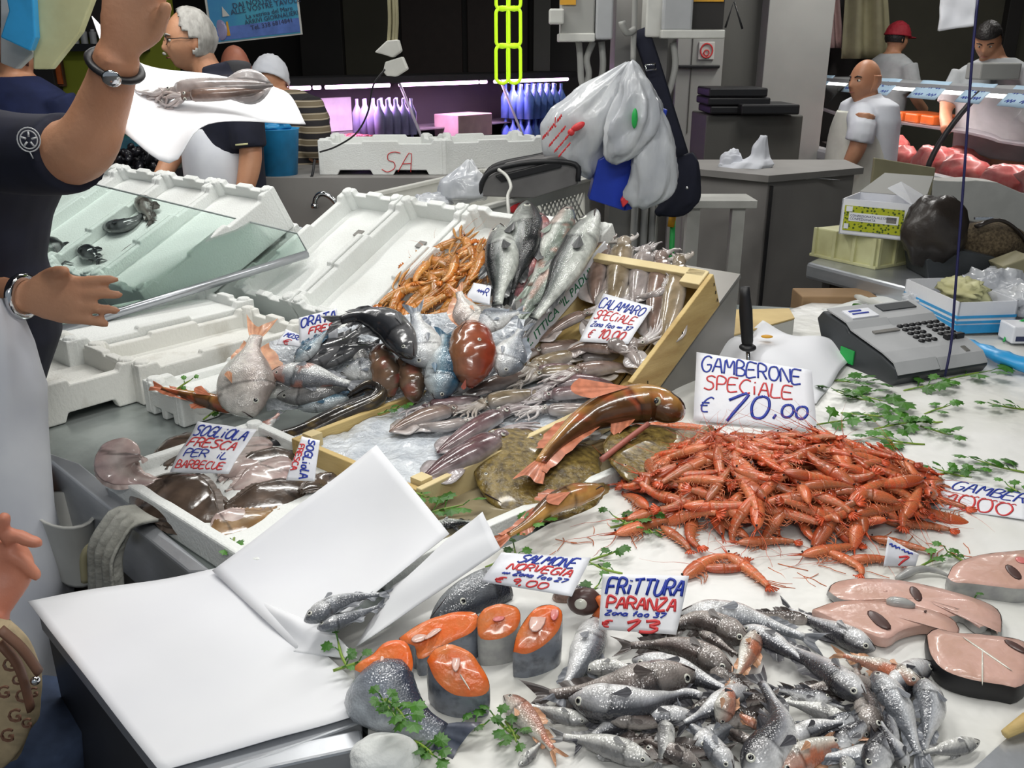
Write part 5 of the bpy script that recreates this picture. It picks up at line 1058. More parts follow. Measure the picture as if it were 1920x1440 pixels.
card([(940, 1036, .085), (1108, 1046, .075), (1072, 1118, .062), (902, 1090, .060)], 'price_card', 'white card reading SALMONE NORVEGIA propped on the salmon', [
 ('SALMONE', 'blue_ink', .24, .32, .86, .28, dict(r=.0016, slant=.15, drop=.02)), ('NORVEGIA', 'red_ink', .18, .58, .88, .20, dict(r=.0015, slant=.15)), ('~ Zona fao 27', 'blue_ink', .16, .74, .86, .10, dict(r=.0011)), ('€ 9,00', 'red_ink', .12, .95, .70, .14, dict(r=.0013, slant=.2))], bulge=.008)
card([(1130, 1076, .095), (1292, 1080, .092), (1268, 1190, .040), (1122, 1180, .035)], 'price_card', 'white card reading FRITTURA PARANZA 13 above the fish heap', [
 ('FRiTTURA', 'blue_ink', .06, .36, .96, .28, dict(r=.0022, slant=.1)), ('PARANZA', 'red_ink', .08, .62, .92, .21, dict(r=.0020, slant=.05)), ('Zona fao 37', 'blue_ink', .06, .74, .80, .08, dict(r=.0012)), ('€', 'red_ink', .02, .95, .14, .12, dict(r=.0015)), ('13', 'red_ink', .32, 1.0, .72, .20, dict(r=.0022, slant=.25))])
card([SL.at(371, 790, .10), SL.at(482, 806, .10), SL.at(428, 888, .05), SL.at(318, 884, .045)], 'price_card', 'white card reading SOGLIOLA FRESCA PER IL BARBECUE on the soles', [
 ('SOGLiOLA', 'blue_ink', .04, .28, .92, .22, dict(r=.0019, slant=.1)), ('FRESCA', 'red_ink', .06, .52, .86, .19, dict(r=.0018, slant=.1)), ('PER  iL', 'blue_ink', .12, .73, .84, .15, dict(r=.0014, slant=.1)), ('BARBECUE', 'red_ink', .06, .93, .86, .13, dict(r=.0014, slant=.1))], wav=.006)
card([SL.at(566, 818, .105), SL.at(600, 826, .10), SL.at(590, 902, .045), SL.at(536, 900, .045)], 'price_card', 'narrow card reading SOGLIOLA sideways beside the folded paper', [
 ('SOGLiolA', 'blue_ink', .04, .56, .96, .32, dict(r=.0015, slant=0, vert=True)), ('FRESCA', 'red_ink', .18, .96, .78, .26, dict(r=.0013, slant=0, vert=True))])
card([SM.at(536, 617, .03), SM.at(574, 632, .03), SM.at(562, 650, .03), SM.at(518, 646, .03)], 'price_card', 'small card reading MOSC beside the orange tail', [('MOSC', 'blue_ink', .12, .5, .8, .36, dict(r=.0014)), ('€', 'red_ink', .2, .95, .5, .3, dict(r=.0012))])
card([SM.at(560, 596, .05), SM.at(632, 578, .05), SM.at(634, 632, .03), SM.at(562, 648, .03)], 'price_card', 'card reading ORATA FRESCA on the foam box edge', [('ORATA', 'blue_ink', .05, .40, .95, .34, dict(r=.0020, slant=.1)), ('FRES', 'red_ink', .25, .70, .85, .22, dict(r=.0018)), ('~', 'blue_ink', .25, .95, .6, .14, dict(r=.0015))])
card([SB.at(888, 530, .07), SB.at(922, 536, .07), SB.at(918, 572, .06), SB.at(872, 562, .06)], 'price_card', 'torn little card with blue letters beside the sea bass', [('~R', 'blue_ink', .35, .6, .85, .4, dict(r=.0016))])
card([(1748, 892, .012), (1930, 928, .014), (1930, 975, .010), (1752, 950, .008)], 'price_card', 'card reading GAMBERI 10,00 lying under parsley at the right', [
 ('GAMBERi', 'blue_ink', .18, .42, 1.0, .40, dict(r=.0018)), ('~~~', 'red_ink', .30, .62, .85, .14, dict(r=.0012)), ('1000', 'red_ink', .12, .98, .80, .42, dict(r=.0019, slant=.1))])
card([(1664, 1008, .05), (1722, 1040, .035), (1716, 1062, .012), (1656, 1062, .012)], 'price_card', 'small curled card at the front right of the prawns', [('~~', 'blue_ink', .05, .3, .8, .25, dict(r=.0012)), ('1', 'red_ink', .35, .95, .6, .5, dict(r=.0018))], curl=.008)
# sharpening steel stuck upright behind the card
s = thing('sharpening_steel', 'black-handled sharpening steel standing upright behind the GAMBERONE card', 'knife steel', tuple(P(1405, 690, TABLE_Z)))
b = P(1405, 712, TABLE_Z+.01); t = PY(1396, 538, b.y+.02); d = t-b
MB().tube([b, b+d*.36], .0055, 8).build('rod', 'chrome', s); MB().ell(b+d*.355, (.022, .022, .010)).build('guard', 'black', s)
MB().tube([b+d*.35, b+d*.42, b+d*.6, b+d*.75, b+d*.9, b+d*1.0], [.011, .015, .0165, .017, .014, .013], 10).build('handle', 'black', s)
# board behind
bd = thing('cutting_board', 'pale cutting board with brownish top behind the tilted crate', 'board', tuple(P(1400, 620, TABLE_Z)))
q = [P(1330, 640, .93), P(1490, 596, .93), P(1480, 578, .93), P(1380, 580, .93), P(1260, 585, .93)]; MB().prism([(v.x, v.y) for v in q], .05, Matrix.Translation((0, 0, .875))).build('slab', 'plastic_white', bd, smooth=False, bevel=.003)
MB().prism([(v.x, v.y) for v in q], .004, Matrix.Translation((0, 0, .926))).build('top_face', 'wood', bd, smooth=False); MB().prism([(lerp(v.x, .62, .4), lerp(v.y, 2.62, .4)) for v in q], .02, Matrix.Translation((0, 0, .855))).build('foot', 'steel_dull', bd, smooth=False)
# crumpled paper sheets near the till
sheet([P(1310, 650, .90), P(1430, 606, .94), P(1600, 660, .885), P(1530, 760, .862)], 'paper_sheet', 'crumpled white paper behind the GAMBERONE card', 'paper', 'paper', bulge=.03, wav=.03, nu=24, nv=24, seed=4)
tag(MB().ell(P(1438, 631, .945), (.016, .011, .004)).build('orange_scrap', 'yellow'), 'small orange scrap on the crumpled paper', 'scrap')
sheet([P(1540, 580, .875), P(1740, 530, .875), P(1760, 600, .87), P(1600, 618, .87)], 'paper_sheet', 'torn white foam sheet under the two knives', 'paper', 'styro', bulge=.006, wav=.02, nu=20, nv=20, seed=14, )
# till
def till():
    a, b, c, d = P(1665, 722, .86), P(1858, 690, .86), P(1775, 622, .86), P(1590, 640, .86)
    ex = (b-a); W = .31; ey = UP.cross(ex.normalized()); o = P(1672, 724, .86); D = .28
    M = frame(o, ex, ey); t = thing('cash_register', 'silver cash register with black keys and dark sides', 'cash register', tuple(o))
    prof = [(0, .0), (-.012, .022), (0, .046), (.05, .064), (D*.62, .092), (D*.66, .105), (D, .125), (D+.02, .10), (D-.01, .04), (D-.02, 0)]
    Mp = M@Matrix(((0, 0, 1, 0), (1, 0, 0, 0), (0, 1, 0, 0), (0, 0, 0, 1)))
    MB().prism([(y*1.0, z) for y, z in prof], W, Mp).build('base_shell', 'plastic_dark', t, smooth=False, bevel=.004)
    topo = [(-.013, .024), (0, .049), (.05, .067), (D*.62, .095), (D*.66, .108), (D, .128)]
    def tz(y):
        for i in range(len(topo)-1):
            if y <= topo[i+1][0]: return lerp(topo[i][1], topo[i+1][1], (y-topo[i][0])/(topo[i+1][0]-topo[i][0]))
        return topo[-1][1]
    def plate(x0, x1, y0, y1, m, nm, lift, par=t, n=14):
        mb = MB(); mb.grid(lambda u, v: M@Vector((lerp(x0, x1, u), lerp(y0, y1, v), tz(lerp(y0, y1, v))+lift)), 2, n); return mb.build(nm, m, par, solid=.004, smooth=False)
    plate(.004, .140, -.012, D-.01, 'plastic_grey', 'printer_cover', .006); plate(.144, W-.004, -.012, D-.01, 'plastic_grey', 'keyboard_cover', .002)
    plate(.03, .12, D*.70, D*.86, 'card', 'sticker', .0105, n=2); plate(.16, .28, D*.80, D*.92, 'plastic_dark', 'display', .006, n=2); plate(.05, .135, .13, .142, 'steel_dull', 'paper_slot', .011, n=1)
    plate(.045, .085, D*.81, D*.83, 'blue_ink', 'sticker_print', .013, n=1); plate(.045, .10, D*.76, D*.775, 'blue_ink', 'sticker_print', .013, n=1); plate(.25, .264, .012, .032, 'steel_dull', 'badge', .005, n=1)
    for r in range(5):
        for c in range(7):
            if r < 4 and c == 3: continue
            if r == 0 and c > 3: continue
            x, y = .152+c*.0215, .070+r*.020; p = M@Vector((x+.008, y+.007, tz(y)+.007))
            MB().ell(p, (.0096, .0082, .0055), M.to_3x3(), 10, 6).build('key', 'black', t)
    for x in (.235, .268): MB().box((x, .063, tz(.07)+.003), (x+.028, .080, tz(.1)+.011), M).build('key', 'black', t, smooth=False, bevel=.002)
    MB().box((-.004, D*.50, .012), (-.0005, D*.68, .05), M).build('green_sticker', 'tag_green', t, smooth=False)
    return M
TM = till()
# hanging dark blue cord
tag(MB().tube(catmull([PY(1834, -10, 2.32), PY(1822, 120, 2.30), PY(1806, 350, 2.26), PY(1790, 560, 2.2), PY(1784, 640, 2.17), PY(1772, 706, 2.14)], 30), .0035, 6).build('blue_wire', 'cable'), 'thin dark blue cord hanging down in front of the till', 'cord')
# two knives / gutting tools
for (a, b, col, tip, lb) in (((1600, 572), (1690, 596), 'parsley', 'yellow', 'dark green handled knife with yellow guard beside the till'), ((1604, 555), (1698, 588), 'plastic_white', 'plastic_white', 'white handled knife above the green one')):
    A, B = P(a[0], a[1], .905), P(b[0], b[1], .905); d = B-A; t = thing('knife', lb, 'knife', tuple((A+B)/2)); MB().tube([A, A+d*.1, A+d*.5, A+d*.74], [.006, .010, .0095, .0105], 8).build('handle', col, t); MB().tube([A+d*.72, A+d*.85, A+d*.98], [.013, .012, .004], 8).build('guard', tip, t)
    MB().box((0, -.008, -.001), (.10, .008, .001), frame(A+d*.97, d, UP.cross(d))).build('blade', 'chrome', t, smooth=False)
# glove box, crumpled plastic bags at the right
gb = thing('glove_box', 'open white and blue cardboard box of gloves behind the till', 'box', tuple(P(1820, 600, TABLE_Z)))
o = P(1790, 626, .87); ex = P(1898, 622, .87)-o; ey = UP.cross(ex.normalized()); M = frame(o, ex, ey); W, D, Hh = .185, .30, .095
mb = MB(); mb.box((0, 0, 0), (W, .004, Hh), M); mb.box((0, D-.004, 0), (W, D, Hh), M); mb.box((0, 0, 0), (.004, D, Hh), M); mb.box((W-.004, 0, 0), (W, D, Hh), M); mb.box((0, 0, 0), (W, D, .004), M); mb.build('carton', 'card', gb, smooth=False)
for k, z in enumerate((.0, .030, .046)):
    h = .026 if k == 0 else .008
    MB().box((-.001, -.0015, z), (W+.001, 0, z+h), M).build('blue_stripe', 'sky_blue', gb, smooth=False); MB().box((-.0015, 0, z), (0, D, z+h), M).build('blue_stripe', 'sky_blue', gb, smooth=False)
Mg = M@Matrix.Translation((0, D*.35, Hh)); MB().box((0, 0, 0), (W, D*.63, .003), M@Matrix.Translation((0, D*.02, Hh-.003))).build('lid_flap', 'card', gb, smooth=False) if 0 else None
def blob(c, r, name, label, cat, m, wr=.22, fq=3.0, seed=0, nu=32, nv=20, parent=None, squash=None):
    mb = MB(); rings = []
    for i in range(nv+1):
        a = PI*i/nv; ring = []
        for j in range(nu):
            d = Vector((math.sin(a)*math.cos(2*PI*j/nu), math.sin(a)*math.sin(2*PI*j/nu), -math.cos(a)))
            k = 1+wr*noise.noise(d*fq+Vector((seed, 0, 0)))+wr*.6*abs(noise.noise(d*fq*2.6+Vector((0, seed, 0)))); ring.append(Vector(c)+Vector((d.x*r[0], d.y*r[1], d.z*r[2]))*k)
        rings.append(ring)
    mb.loft(rings, True); o = mb.build(name, m, parent); return tag(o, label, cat) if label else o
blob(M@Vector((W*.5, D*.45, Hh+.0)), (.06, .09, .035), 'crumpled_gloves', 'crumpled cream gloves bulging out of the glove box', 'gloves', 'cream', .4, 4, 3)
blob(P(1870, 540, .93), (.11, .09, .055), 'plastic_bag', 'crumpled clear plastic bag behind the glove box', 'plastic bag', 'bag', .5, 3, 6); blob(P(1935, 575, .92), (.08, .07, .06), 'plastic_bag', 'crumpled plastic bag at the right border', 'plastic bag', 'bag', .5, 3, 9)
blob(P(1715, 568, .90), (.035, .03, .03), 'crumpled_tissue', 'crumpled white tissue near the knives', 'tissue', 'bag', .6, 3, 11)
tag(MB().tube(catmull([P(1785, 634, .875), P(1830, 650, .885), P(1880, 670, .89), P(1940, 690, .88)], 20), [.012, .018, .02, .018, .022, .026, .022, .02, .024, .028, .03, .026, .026, .03, .034, .03, .03, .034, .034, .03], 9, flat=.55).build('blue_glove', 'sky_blue'), 'twisted bright blue plastic glove right of the till', 'glove')
tag(MB().tube(catmull([P(1882, 640, .87), P(1896, 612, .90), P(1925, 598, .93)], 10), .0035, 6).build('green_strap', 'tag_green'), 'green strap at the right border above the blue plastic', 'strap')
tb = thing('tissue_pack', 'white and dark grey packet at the right border behind the blue glove', 'packet', tuple(P(1910, 640, .87))); MB().box((0, 0, 0), (.12, .08, .05), frame(P(1896, 645, .87), (1, 0, 0), (0, 1, 0))).build('packet', 'card', tb, smooth=False, bevel=.004); MB().box((.01, -.001, .008), (.11, 0, .022), frame(P(1896, 645, .87), (1, 0, 0), (0, 1, 0))).build('print', 'dark_ink', tb, smooth=False)
# foam lump and steel knife at the bottom
blob(P(722, 1418, .865), (.042, .03, .022), 'white_cloth_lump', 'rounded white foam lump at the bottom beside the steel rail', 'foam lump', 'styro', .10, 2, 2)
kn = thing('cleaver', 'large steel cleaver blade at the bottom right corner', 'cleaver', tuple(P(1900, 1430, .87))); q = [P(1815, 1450, .868), P(1905, 1368, .868), P(1960, 1340, .868), P(1980, 1460, .868)]
mb = MB(); mb.add(q+[v-UP*.003 for v in q], [(0, 1, 2, 3), (7, 6, 5, 4), (0, 4, 5, 1), (1, 5, 6, 2), (2, 6, 7, 3), (3, 7, 4, 0)]); mb.build('blade', 'steel', kn, smooth=False)
MB().tube([P(1885, 1376, .876), P(1925, 1352, .882), P(1990, 1330, .89)], [.006, .010, .012], 8).build('handle', 'wood', kn)
# rags and tub beside the counter edge
c0 = P(236, 985, .872); ED = Vector((.707, -.707, 0)); OU = Vector((-.707, -.707, 0))
def rf(u, v):
    s = v; w = (u-.5)*(.075+.05*s); fold = .012*math.sin(u*20+1)*min(1, s*2.5)
    p = c0+ED*w
    if s < .22: return p-OU*(.05*(1-s/.22))+UP*(.006+.01*math.sin(PI*s/.44))
    q = (s-.22)/.78; return p+OU*(.035*math.sin(min(1, q*3)*PI/2)+.02*q+fold)+UP*(.016-.20*q)
mb = MB(); mb.grid(rf, 40, 26); tag(mb.build('rag', 'rag', None, solid=.006), 'grey rag hanging over the steel edge', 'rag')
tub = thing('white_tub', 'cream plastic tub hanging beside the steel edge', 'tub', tuple(P(150, 960, .7)))
c = P(150, 950, .80)+OU*.03; mb = MB(); rings = []
for z, r in ((-.14, .035), (-.13, .040), (0, .048), (.006, .052), (.006, .046), (-.12, .036)): rings.append([c+ED*(r*1.9*math.cos(a))+OU*(r*math.sin(a))+UP*z for a in [2*PI*k/20 for k in range(20)]])
mb.loft(rings, True); mb.build('shell', 'plastic_white', tub)
hk = thing('bent_hook', 'grey bent metal handle beside the hanging rag', 'handle', tuple(P(175, 1060, .7))); MB().tube(catmull([P(160, 1090, .74), P(158, 1045, .79), P(172, 1024, .81), P(190, 1022, .81), P(204, 1036, .80)], 16), .008, 8).build('loop', 'tan', hk)
# parsley
PA = [(1600, 722, -.6, .10, 7), (1625, 750, -.9, .12, 8), (1590, 745, 2.6, .08, 5), (1575, 795, .1, .08, 5), (1640, 785, -.5, .10, 7), (1690, 800, .2, .09, 6), (1672, 830, 3.0, .09, 6), (1765, 770, .4, .07, 4), (1735, 795, 3.4, .06, 4), (1760, 815, -1.2, .07, 5), (1882, 766, 3.0, .08, 5), (1745, 728, .2, .10, 7), (1830, 705, .3, .13, 4), (1800, 890, .0, .07, 6), (1775, 890, 2.8, .06, 4), (1862, 876, 2.7, .09, 6), (1905, 925, 2.2, .05, 4),
 (1190, 985, .2, .06, 5), (1165, 980, 2.6, .05, 3), (1215, 1000, -1.2, .05, 4), (950, 1055, .4, .05, 3), (968, 1045, 1.8, .04, 2), (1135, 1048, .3, .05, 4), (1125, 1068, 2.8, .05, 3), (1110, 1118, 1.0, .06, 4), (1755, 1055, .4, .05, 4), (1790, 1048, 2.4, .04, 3), (1815, 1138, .5, .03, 2)]
PLB = ['parsley sprig nearest the GAMBERONE card top corner', 'longest parsley stem lying below the till', 'parsley sprig just right of the GAMBERONE card', 'parsley sprig lying along the back of the prawns', 'parsley sprig in the middle of the scattered green', 'parsley sprig right of the middle of the scattered green', 'parsley sprig touching the back right of the prawns', 'single parsley sprig with its stem pointing right', 'small parsley sprig left of the single right one', 'parsley leaf below the single right sprig', 'parsley sprig lying alone near the right border', 'parsley tuft under the front edge of the till', 'parsley stems under the right end of the till', 'parsley leaves on top of the GAMBERI card', 'parsley leaf at the left end of the GAMBERI card', 'yellow-stemmed parsley behind the GAMBERI card', 'parsley scrap on the right end of the GAMBERI card',
 'parsley at the left foot of the prawn heap', 'parsley bit left of the prawn rostrum', 'parsley leaf below the leftmost prawn', 'parsley bit on the upper left of the SALMONE card', 'parsley bit behind the SALMONE card', 'parsley bit between the two front cards', 'parsley leaf left of the FRITTURA card', 'parsley stems behind the salmon collar', 'parsley bit beside the curled small card', 'parsley leaf above the right pink steak', 'green leaf bit on the hooked steak']
for i, (x, y, a, s, n) in enumerate(PA): parsley(SF_, x, y, a, s, PLB[i], n, group='parsley sprigs on the white sheet' if i < 17 else 'parsley bits near the cards')
for (x, y, a, s, n, lb, sf) in ((885, 1372, .1, .045, 5, 'parsley sprig under the salmon tail fin', SF_), (962, 1388, -1.3, .045, 6, 'parsley sprig left of the fish heap', SF_), (940, 1362, 2.4, .04, 4, 'parsley leaf behind the pinkish mullet', SF_), (748, 1345, -1.0, .05, 9, 'large parsley bunch at the salmon tail', SF_), (800, 1415, -.9, .045, 9, 'parsley bunch at the bottom edge', SF_), (728, 1332, 2.3, .035, 7, 'parsley leaves at the paper corner', SF_), (640, 1225, 2.0, .045, 3, 'parsley sprig sticking out on the paper edge', SPp), (668, 1252, .2, .04, 5, 'parsley sprig lying on the salmon cutlet', SPp), (790, 935, -.9, .05, 4, 'parsley sprig on the wooden crate edge', SI), (430, 1030, -1.5, .05, 3, 'parsley sprig on the foam tray rim', SL), (410, 772, .6, .05, 4, 'parsley sprig beside the slender pink fish', SM), (350, 722, .6, .04, 3, 'parsley bit on the low foam box', SM), (740, 772, .4, .05, 4, 'parsley bit on the crate corner', SI), (840, 960, .3, .08, 6, 'parsley floating in the murky water', SW), (985, 995, .4, .06, 4, 'parsley sprig at the small gurnard', SW)):
    parsley(sf, x, y, a, s, lb, n)
# prawn whiskers scattered on the sheet
rnd = random.Random(3)
for i in range(34):
    x, y = rnd.choice([(1040, 1030), (1110, 985), (1150, 1010), (1450, 1075), (1480, 1100), (1700, 1000), (1760, 970), (1600, 1080), (1780, 1010)]); x += rnd.uniform(-45, 45); y += rnd.uniform(-25, 25); p = SH.at(x, y, .004); a = rnd.uniform(0, 6.3); q = [p]
    for k in range(3): a += rnd.uniform(-.6, .6); q.append(q[-1]+Vector((math.cos(a), math.sin(a), 0))*rnd.uniform(.008, .02))
    tag(MB().tube(catmull(q, 8), .0007, 4).build('prawn_whisker', 'orange'), 'thin orange prawn whisker lying on the white sheet', 'whisker', 'prawn whiskers on the sheet')
# ================================================================== MIDDLE DISTANCE AND BACKGROUND
def bag(rows, Y, name, label, cat, m, depth=.75, wr=.10, seed=0, n=36, parent=None):
    mb = MB(); rings = []
    q = catmull([(a, b, c) for a, b, c in rows], 26)
    for k, v in enumerate(q):
        c = PY(v.x, v.y, Y); r = abs((PY(v.x+v.z, v.y, Y)-c).x); ring = []
        for j in range(n):
            a = 2*PI*j/n; w = 1+wr*math.sin(a*7+seed+k*.12)*(.4+.6*math.sin(k*.3+seed))+wr*.9*abs(math.sin(a*5.5+seed*2+k*.05))*(1.2-k/26)+wr*.5*noise.noise(Vector((math.cos(a)*6, math.sin(a)*6, k*.5+seed)))-wr*2.2*abs(noise.noise(Vector((math.cos(a)*2.6+seed, math.sin(a)*2.6, k*.07))))+wr*1.2*noise.noise(Vector((math.cos(a)*2, math.sin(a)*2, k*.22+seed)))
            ring.append(c+Vector((math.cos(a)*r*w, math.sin(a)*r*depth*w, .012*noise.noise(Vector((a, k*.3, seed))))))
        rings.append(ring)
    mb.loft(rings, True); o = mb.build(name, m, parent); return tag(o, label, cat) if label else o
# post with electrical boxes
pst = thing('steel_post', 'grey post with pipes behind the hanging bags', 'post', tuple(flat(PY(1185, 500, 3.45), 0)))
X0, X1, _, _ = prect(1140, 400, 1232, 500, 3.45); MB().box((X0, 3.45, 0), (X1, 3.62, 4.2)).build('column', 'steel_dull', pst, smooth=False)
for i, x in enumerate((1188, 1206, 1222)): X = PY(x, 450, 3.42).x; MB().tube([(X, 3.42, 0), (X, 3.42, 1.25+.0*i)], .014, 8).build('pipe', 'panel_light', pst)
MB().tube([PY(1262, 410, 3.40), PY(1258, 500, 3.4), PY(1256, 560, 3.4)], .010, 8).build('green_hose', 'tag_green', pst); MB().tube([PY(1262, 400, 3.40), PY(1258, 425, 3.4)], .014, 8).build('hose_coupling', 'yellow', pst)
eb = thing('electrical_box', 'grey electrical box with white cables left of the bags', 'electrical box', tuple(PY(1105, 40, 3.4)))
pbox(MB(), 1052, -30, 1116, 66, 3.3, .12).build('cover', 'panel_light', eb, smooth=False, bevel=.006); pbox(MB(), 1118, -30, 1150, 74, 3.28, .16).build('side_unit', 'plastic_grey', eb, smooth=False, bevel=.006); pbox(MB(), 1048, 62, 1116, 78, 3.28, .14).build('bottom_rail', 'plastic_white', eb, smooth=False, bevel=.004)
pbox(MB(), 1050, -20, 1080, 9, 3.29, .01).build('yellow_sticker', 'yellow', eb, smooth=False); pbox(MB(), 1030, 16, 1058, 45, 3.25, .06).build('socket', 'plastic_white', eb, smooth=False, bevel=.006)
for pts in ([(1085, 78), (1088, 110), (1090, 150), (1098, 170)], [(1112, 78), (1100, 110), (1104, 140), (1096, 172)], [(1128, 78), (1130, 130), (1118, 190)]): MB().tube(catmull([PY(x, y, 3.36) for x, y in pts], 14), .012, 7).build('cable', 'panel_light', eb)
eb2 = thing('electrical_box', 'wide electrical box with clear cover above the backpack strap', 'electrical box', tuple(PY(1245, 40, 3.4)))
pbox(MB(), 1212, -30, 1300, 70, 3.34, .14).build('cover', 'plastic_white', eb2, smooth=False, bevel=.006); pbox(MB(), 1243, -20, 1300, 58, 3.31, .03).build('clear_cover', 'plastic_grey', eb2, smooth=False, bevel=.008); pbox(MB(), 1240, 56, 1360, 72, 3.30, .06).build('bottom_rail', 'plastic_white', eb2, smooth=False, bevel=.004); pbox(MB(), 1298, -20, 1358, 54, 3.36, .04).build('dark_window', 'wall_dark', eb2, smooth=False); pbox(MB(), 1300, -20, 1358, 3, 3.35, .02).build('yellow_sticker', 'yellow', eb2, smooth=False)
MB().tube(catmull([PY(1262, 80, 3.36), PY(1266, 120, 3.36), PY(1258, 160, 3.36), PY(1246, 190, 3.36)], 14), .012, 7).build('cable', 'panel_light', eb2)
MB().tube([PY(1360, 52, 3.36), PY(1376, 2, 3.36), PY(1392, 54, 3.36)], .004, 6).build('wire_triangle', 'black_metal', eb2)
hk = thing('rope_hook', 'white hook and rope carrying the plastic bags', 'hook', tuple(PY(1186, 60, 3.3))); MB().tube(catmull([PY(1190, -20, 3.3), PY(1190, 30, 3.3), PY(1188, 70, 3.3), PY(1187, 118, 3.28)], 12), .010, 7).build('rope', 'panel_light', hk); MB().tube(catmull([PY(1190, 55, 3.29), PY(1176, 62, 3.27), PY(1168, 48, 3.26), PY(1166, 40, 3.26)], 10), .012, 7).build('hook', 'panel_light', hk)
b1 = bag([(1180, 116, 7), (1158, 140, 26), (1130, 170, 52), (1098, 215, 76), (1082, 255, 66), (1078, 290, 54), (1092, 318, 34), (1108, 332, 8)], 3.22, 'plastic_bag', 'large white plastic bag with red print hanging leftmost', 'plastic bag', 'bag', .6, .12, 1)
o0 = PY(1052, 296, 3.085); Mt = frame(o0, (PY(1098, 244, 3.06)-o0), UP)
for i, (w_, dy, h) in enumerate(((.10, .075, .020), (.085, .045, .014), (.075, .02, .012), (.06, 0, .010))): write((lambda u, v, w_=w_, dy=dy, h=h: Mt@Vector((u*w_, dy+(1-v)*h, .032+.10*u*w_))), Mt.to_3x3()@Vector((0, 0, 1)), b1, '~~~' if i else '~i~l~', 'red_ink', 0, 1, 1, 1, r=.0018, name='red_print')
c = PY(1084, 238, 3.10); MB().ell(c+Vector((0, .012, 0)), (.026, .010, .012), Matrix.Rotation(-.5, 3, 'Y')).ell(c+Vector((-.022, .012, -.018)), (.012, .010, .012)).build('red_fish_print', 'red_ink', b1)
bag([(1186, 116, 6), (1190, 150, 26), (1196, 190, 42), (1186, 240, 48), (1168, 285, 36), (1150, 306, 8)], 3.12, 'plastic_bag', 'white plastic bag knotted in the middle of the hanging bunch', 'plastic bag', 'bag', .6, .16, 4)
bag([(1226, 205, 14), (1228, 240, 28), (1226, 290, 42), (1224, 335, 46), (1214, 370, 40), (1196, 388, 14)], 3.14, 'plastic_bag', 'white bag with red corner hanging lowest in front of the backpack', 'plastic bag', 'bag', .6, .12, 8)
tag(MB().ell(PY(1190, 222, 3.06), (.010, .010, .032)).build('green_packet', 'tag_green'), 'green packet showing through the middle plastic bag', 'packet')
def slabpx(pts, Y, th, name, label, cat, m, parent=None):
    v = [PY(x, y, Y) for x, y in pts]; n = len(v); w_ = [p+Vector((0, th, 0)) for p in v]; mb = MB(); mb.add(v+w_, [tuple(range(n))[::-1], tuple(range(n, 2*n))]+[(i, (i+1) % n, n+(i+1) % n, n+i) for i in range(n)]); o = mb.build(name, m, parent, smooth=False, bevel=.004)
    return tag(o, label, cat) if label else o
bb = thing('blue_bag', 'royal blue paper bag hanging among the white bags', 'bag', tuple(PY(1145, 380, 3.2)))
slabpx([(1122, 300), (1196, 262), (1172, 396), (1104, 374)], 3.18, .08, 'front', None, None, 'bag_blue', bb); slabpx([(1196, 262), (1208, 262), (1186, 392), (1172, 396)], 3.17, .05, 'gusset', None, None, 'bag_blue', bb); slabpx([(1206, 188), (1252, 206), (1246, 230), (1216, 226)], 3.2, .04, 'top_flap', None, None, 'bag_blue', bb)
slabpx([(1164, 376), (1180, 354), (1198, 352), (1192, 366), (1168, 390)], 3.13, .03, 'red_corner', None, None, 'red_ink', None); tag(bpy.data.objects['red_corner'], 'red printed corner at the bottom of the lowest bag', 'bag corner')
bp = thing('backpack', 'black backpack with wide strap hanging at the right of the bags', 'backpack', tuple(PY(1280, 390, 3.3)))
bag([(1286, 288, 14), (1288, 306, 22), (1286, 340, 28), (1278, 375, 34), (1258, 398, 30), (1245, 404, 10)], 3.34, 'pouch', None, None, 'navy', .6, .06, 3, parent=bp)
MB().tube(catmull([PY(1200, 55, 3.36), PY(1222, 120, 3.34), PY(1250, 210, 3.32), PY(1276, 292, 3.32)], 16), [.030]*16, 8, flat=.15, up=(0, 1, 0)).build('strap', 'navy', bp)
MB().tube([PY(1210, 122, 3.29), PY(1228, 120, 3.29), PY(1230, 130, 3.29), PY(1212, 132, 3.29), PY(1210, 122, 3.29)], .004, 5).build('buckle', 'chrome', bp)
MB().ell(PY(1288, 352, 3.23), .006).build('stud', 'chrome', bp)
# white plastic crate with grey case and knotted bag
N, R_, L_ = PY(868, 398, 2.97), PY(1107, 333, 3.6), PY(723, 358, 3.45)
ex = R_-N; W = ex.length; M = frame(N, ex, L_-N); D = ((L_-N)-ex.normalized()*(L_-N).dot(ex.normalized())).length; Hc = .17
cr = thing('plastic_crate', 'white plastic crate holding a grey case and bags', 'crate', tuple(M@Vector((W/2, D/2, -Hc))))
mb = MB(); mb.box((0, D-.008, -Hc), (W, D, 0), M); mb.box((0, 0, -Hc), (.008, D, 0), M); mb.box((W-.008, 0, -Hc), (W, D, 0), M); mb.box((0, 0, -Hc), (W, D, -Hc+.008), M)
mb.box((0, 0, -.05), (W, .008, 0), M); mb.box((0, 0, -Hc), (W*.5, .008, -.05), M); mb.box((W*.95, 0, -Hc), (W, .008, -.05), M); mb.build('shell', 'plastic_white', cr, smooth=False)
la = MB()
for k in range(14):
    x = W*.5+k*W*.45/13
    for sgn in (1, -1):
        x2 = x+sgn*.09
        if W*.48 < x2 < W*.97: la.tube([M@Vector((x, .004, -.05)), M@Vector((x2, .004, -.05-.11))], .0045, 4)
la.build('lattice', 'plastic_white', cr)
for (a, b) in (((-.012, -.012), (W+.012, .012)), ((-.012, D-.012), (W+.012, D+.012)), ((-.012, -.012), (.012, D+.012)), ((W-.012, -.012), (W+.012, D+.012))): MB().box((a[0], a[1], -.012), (b[0], b[1], .004), M).build('rim', 'plastic_white', cr, smooth=False, bevel=.003)
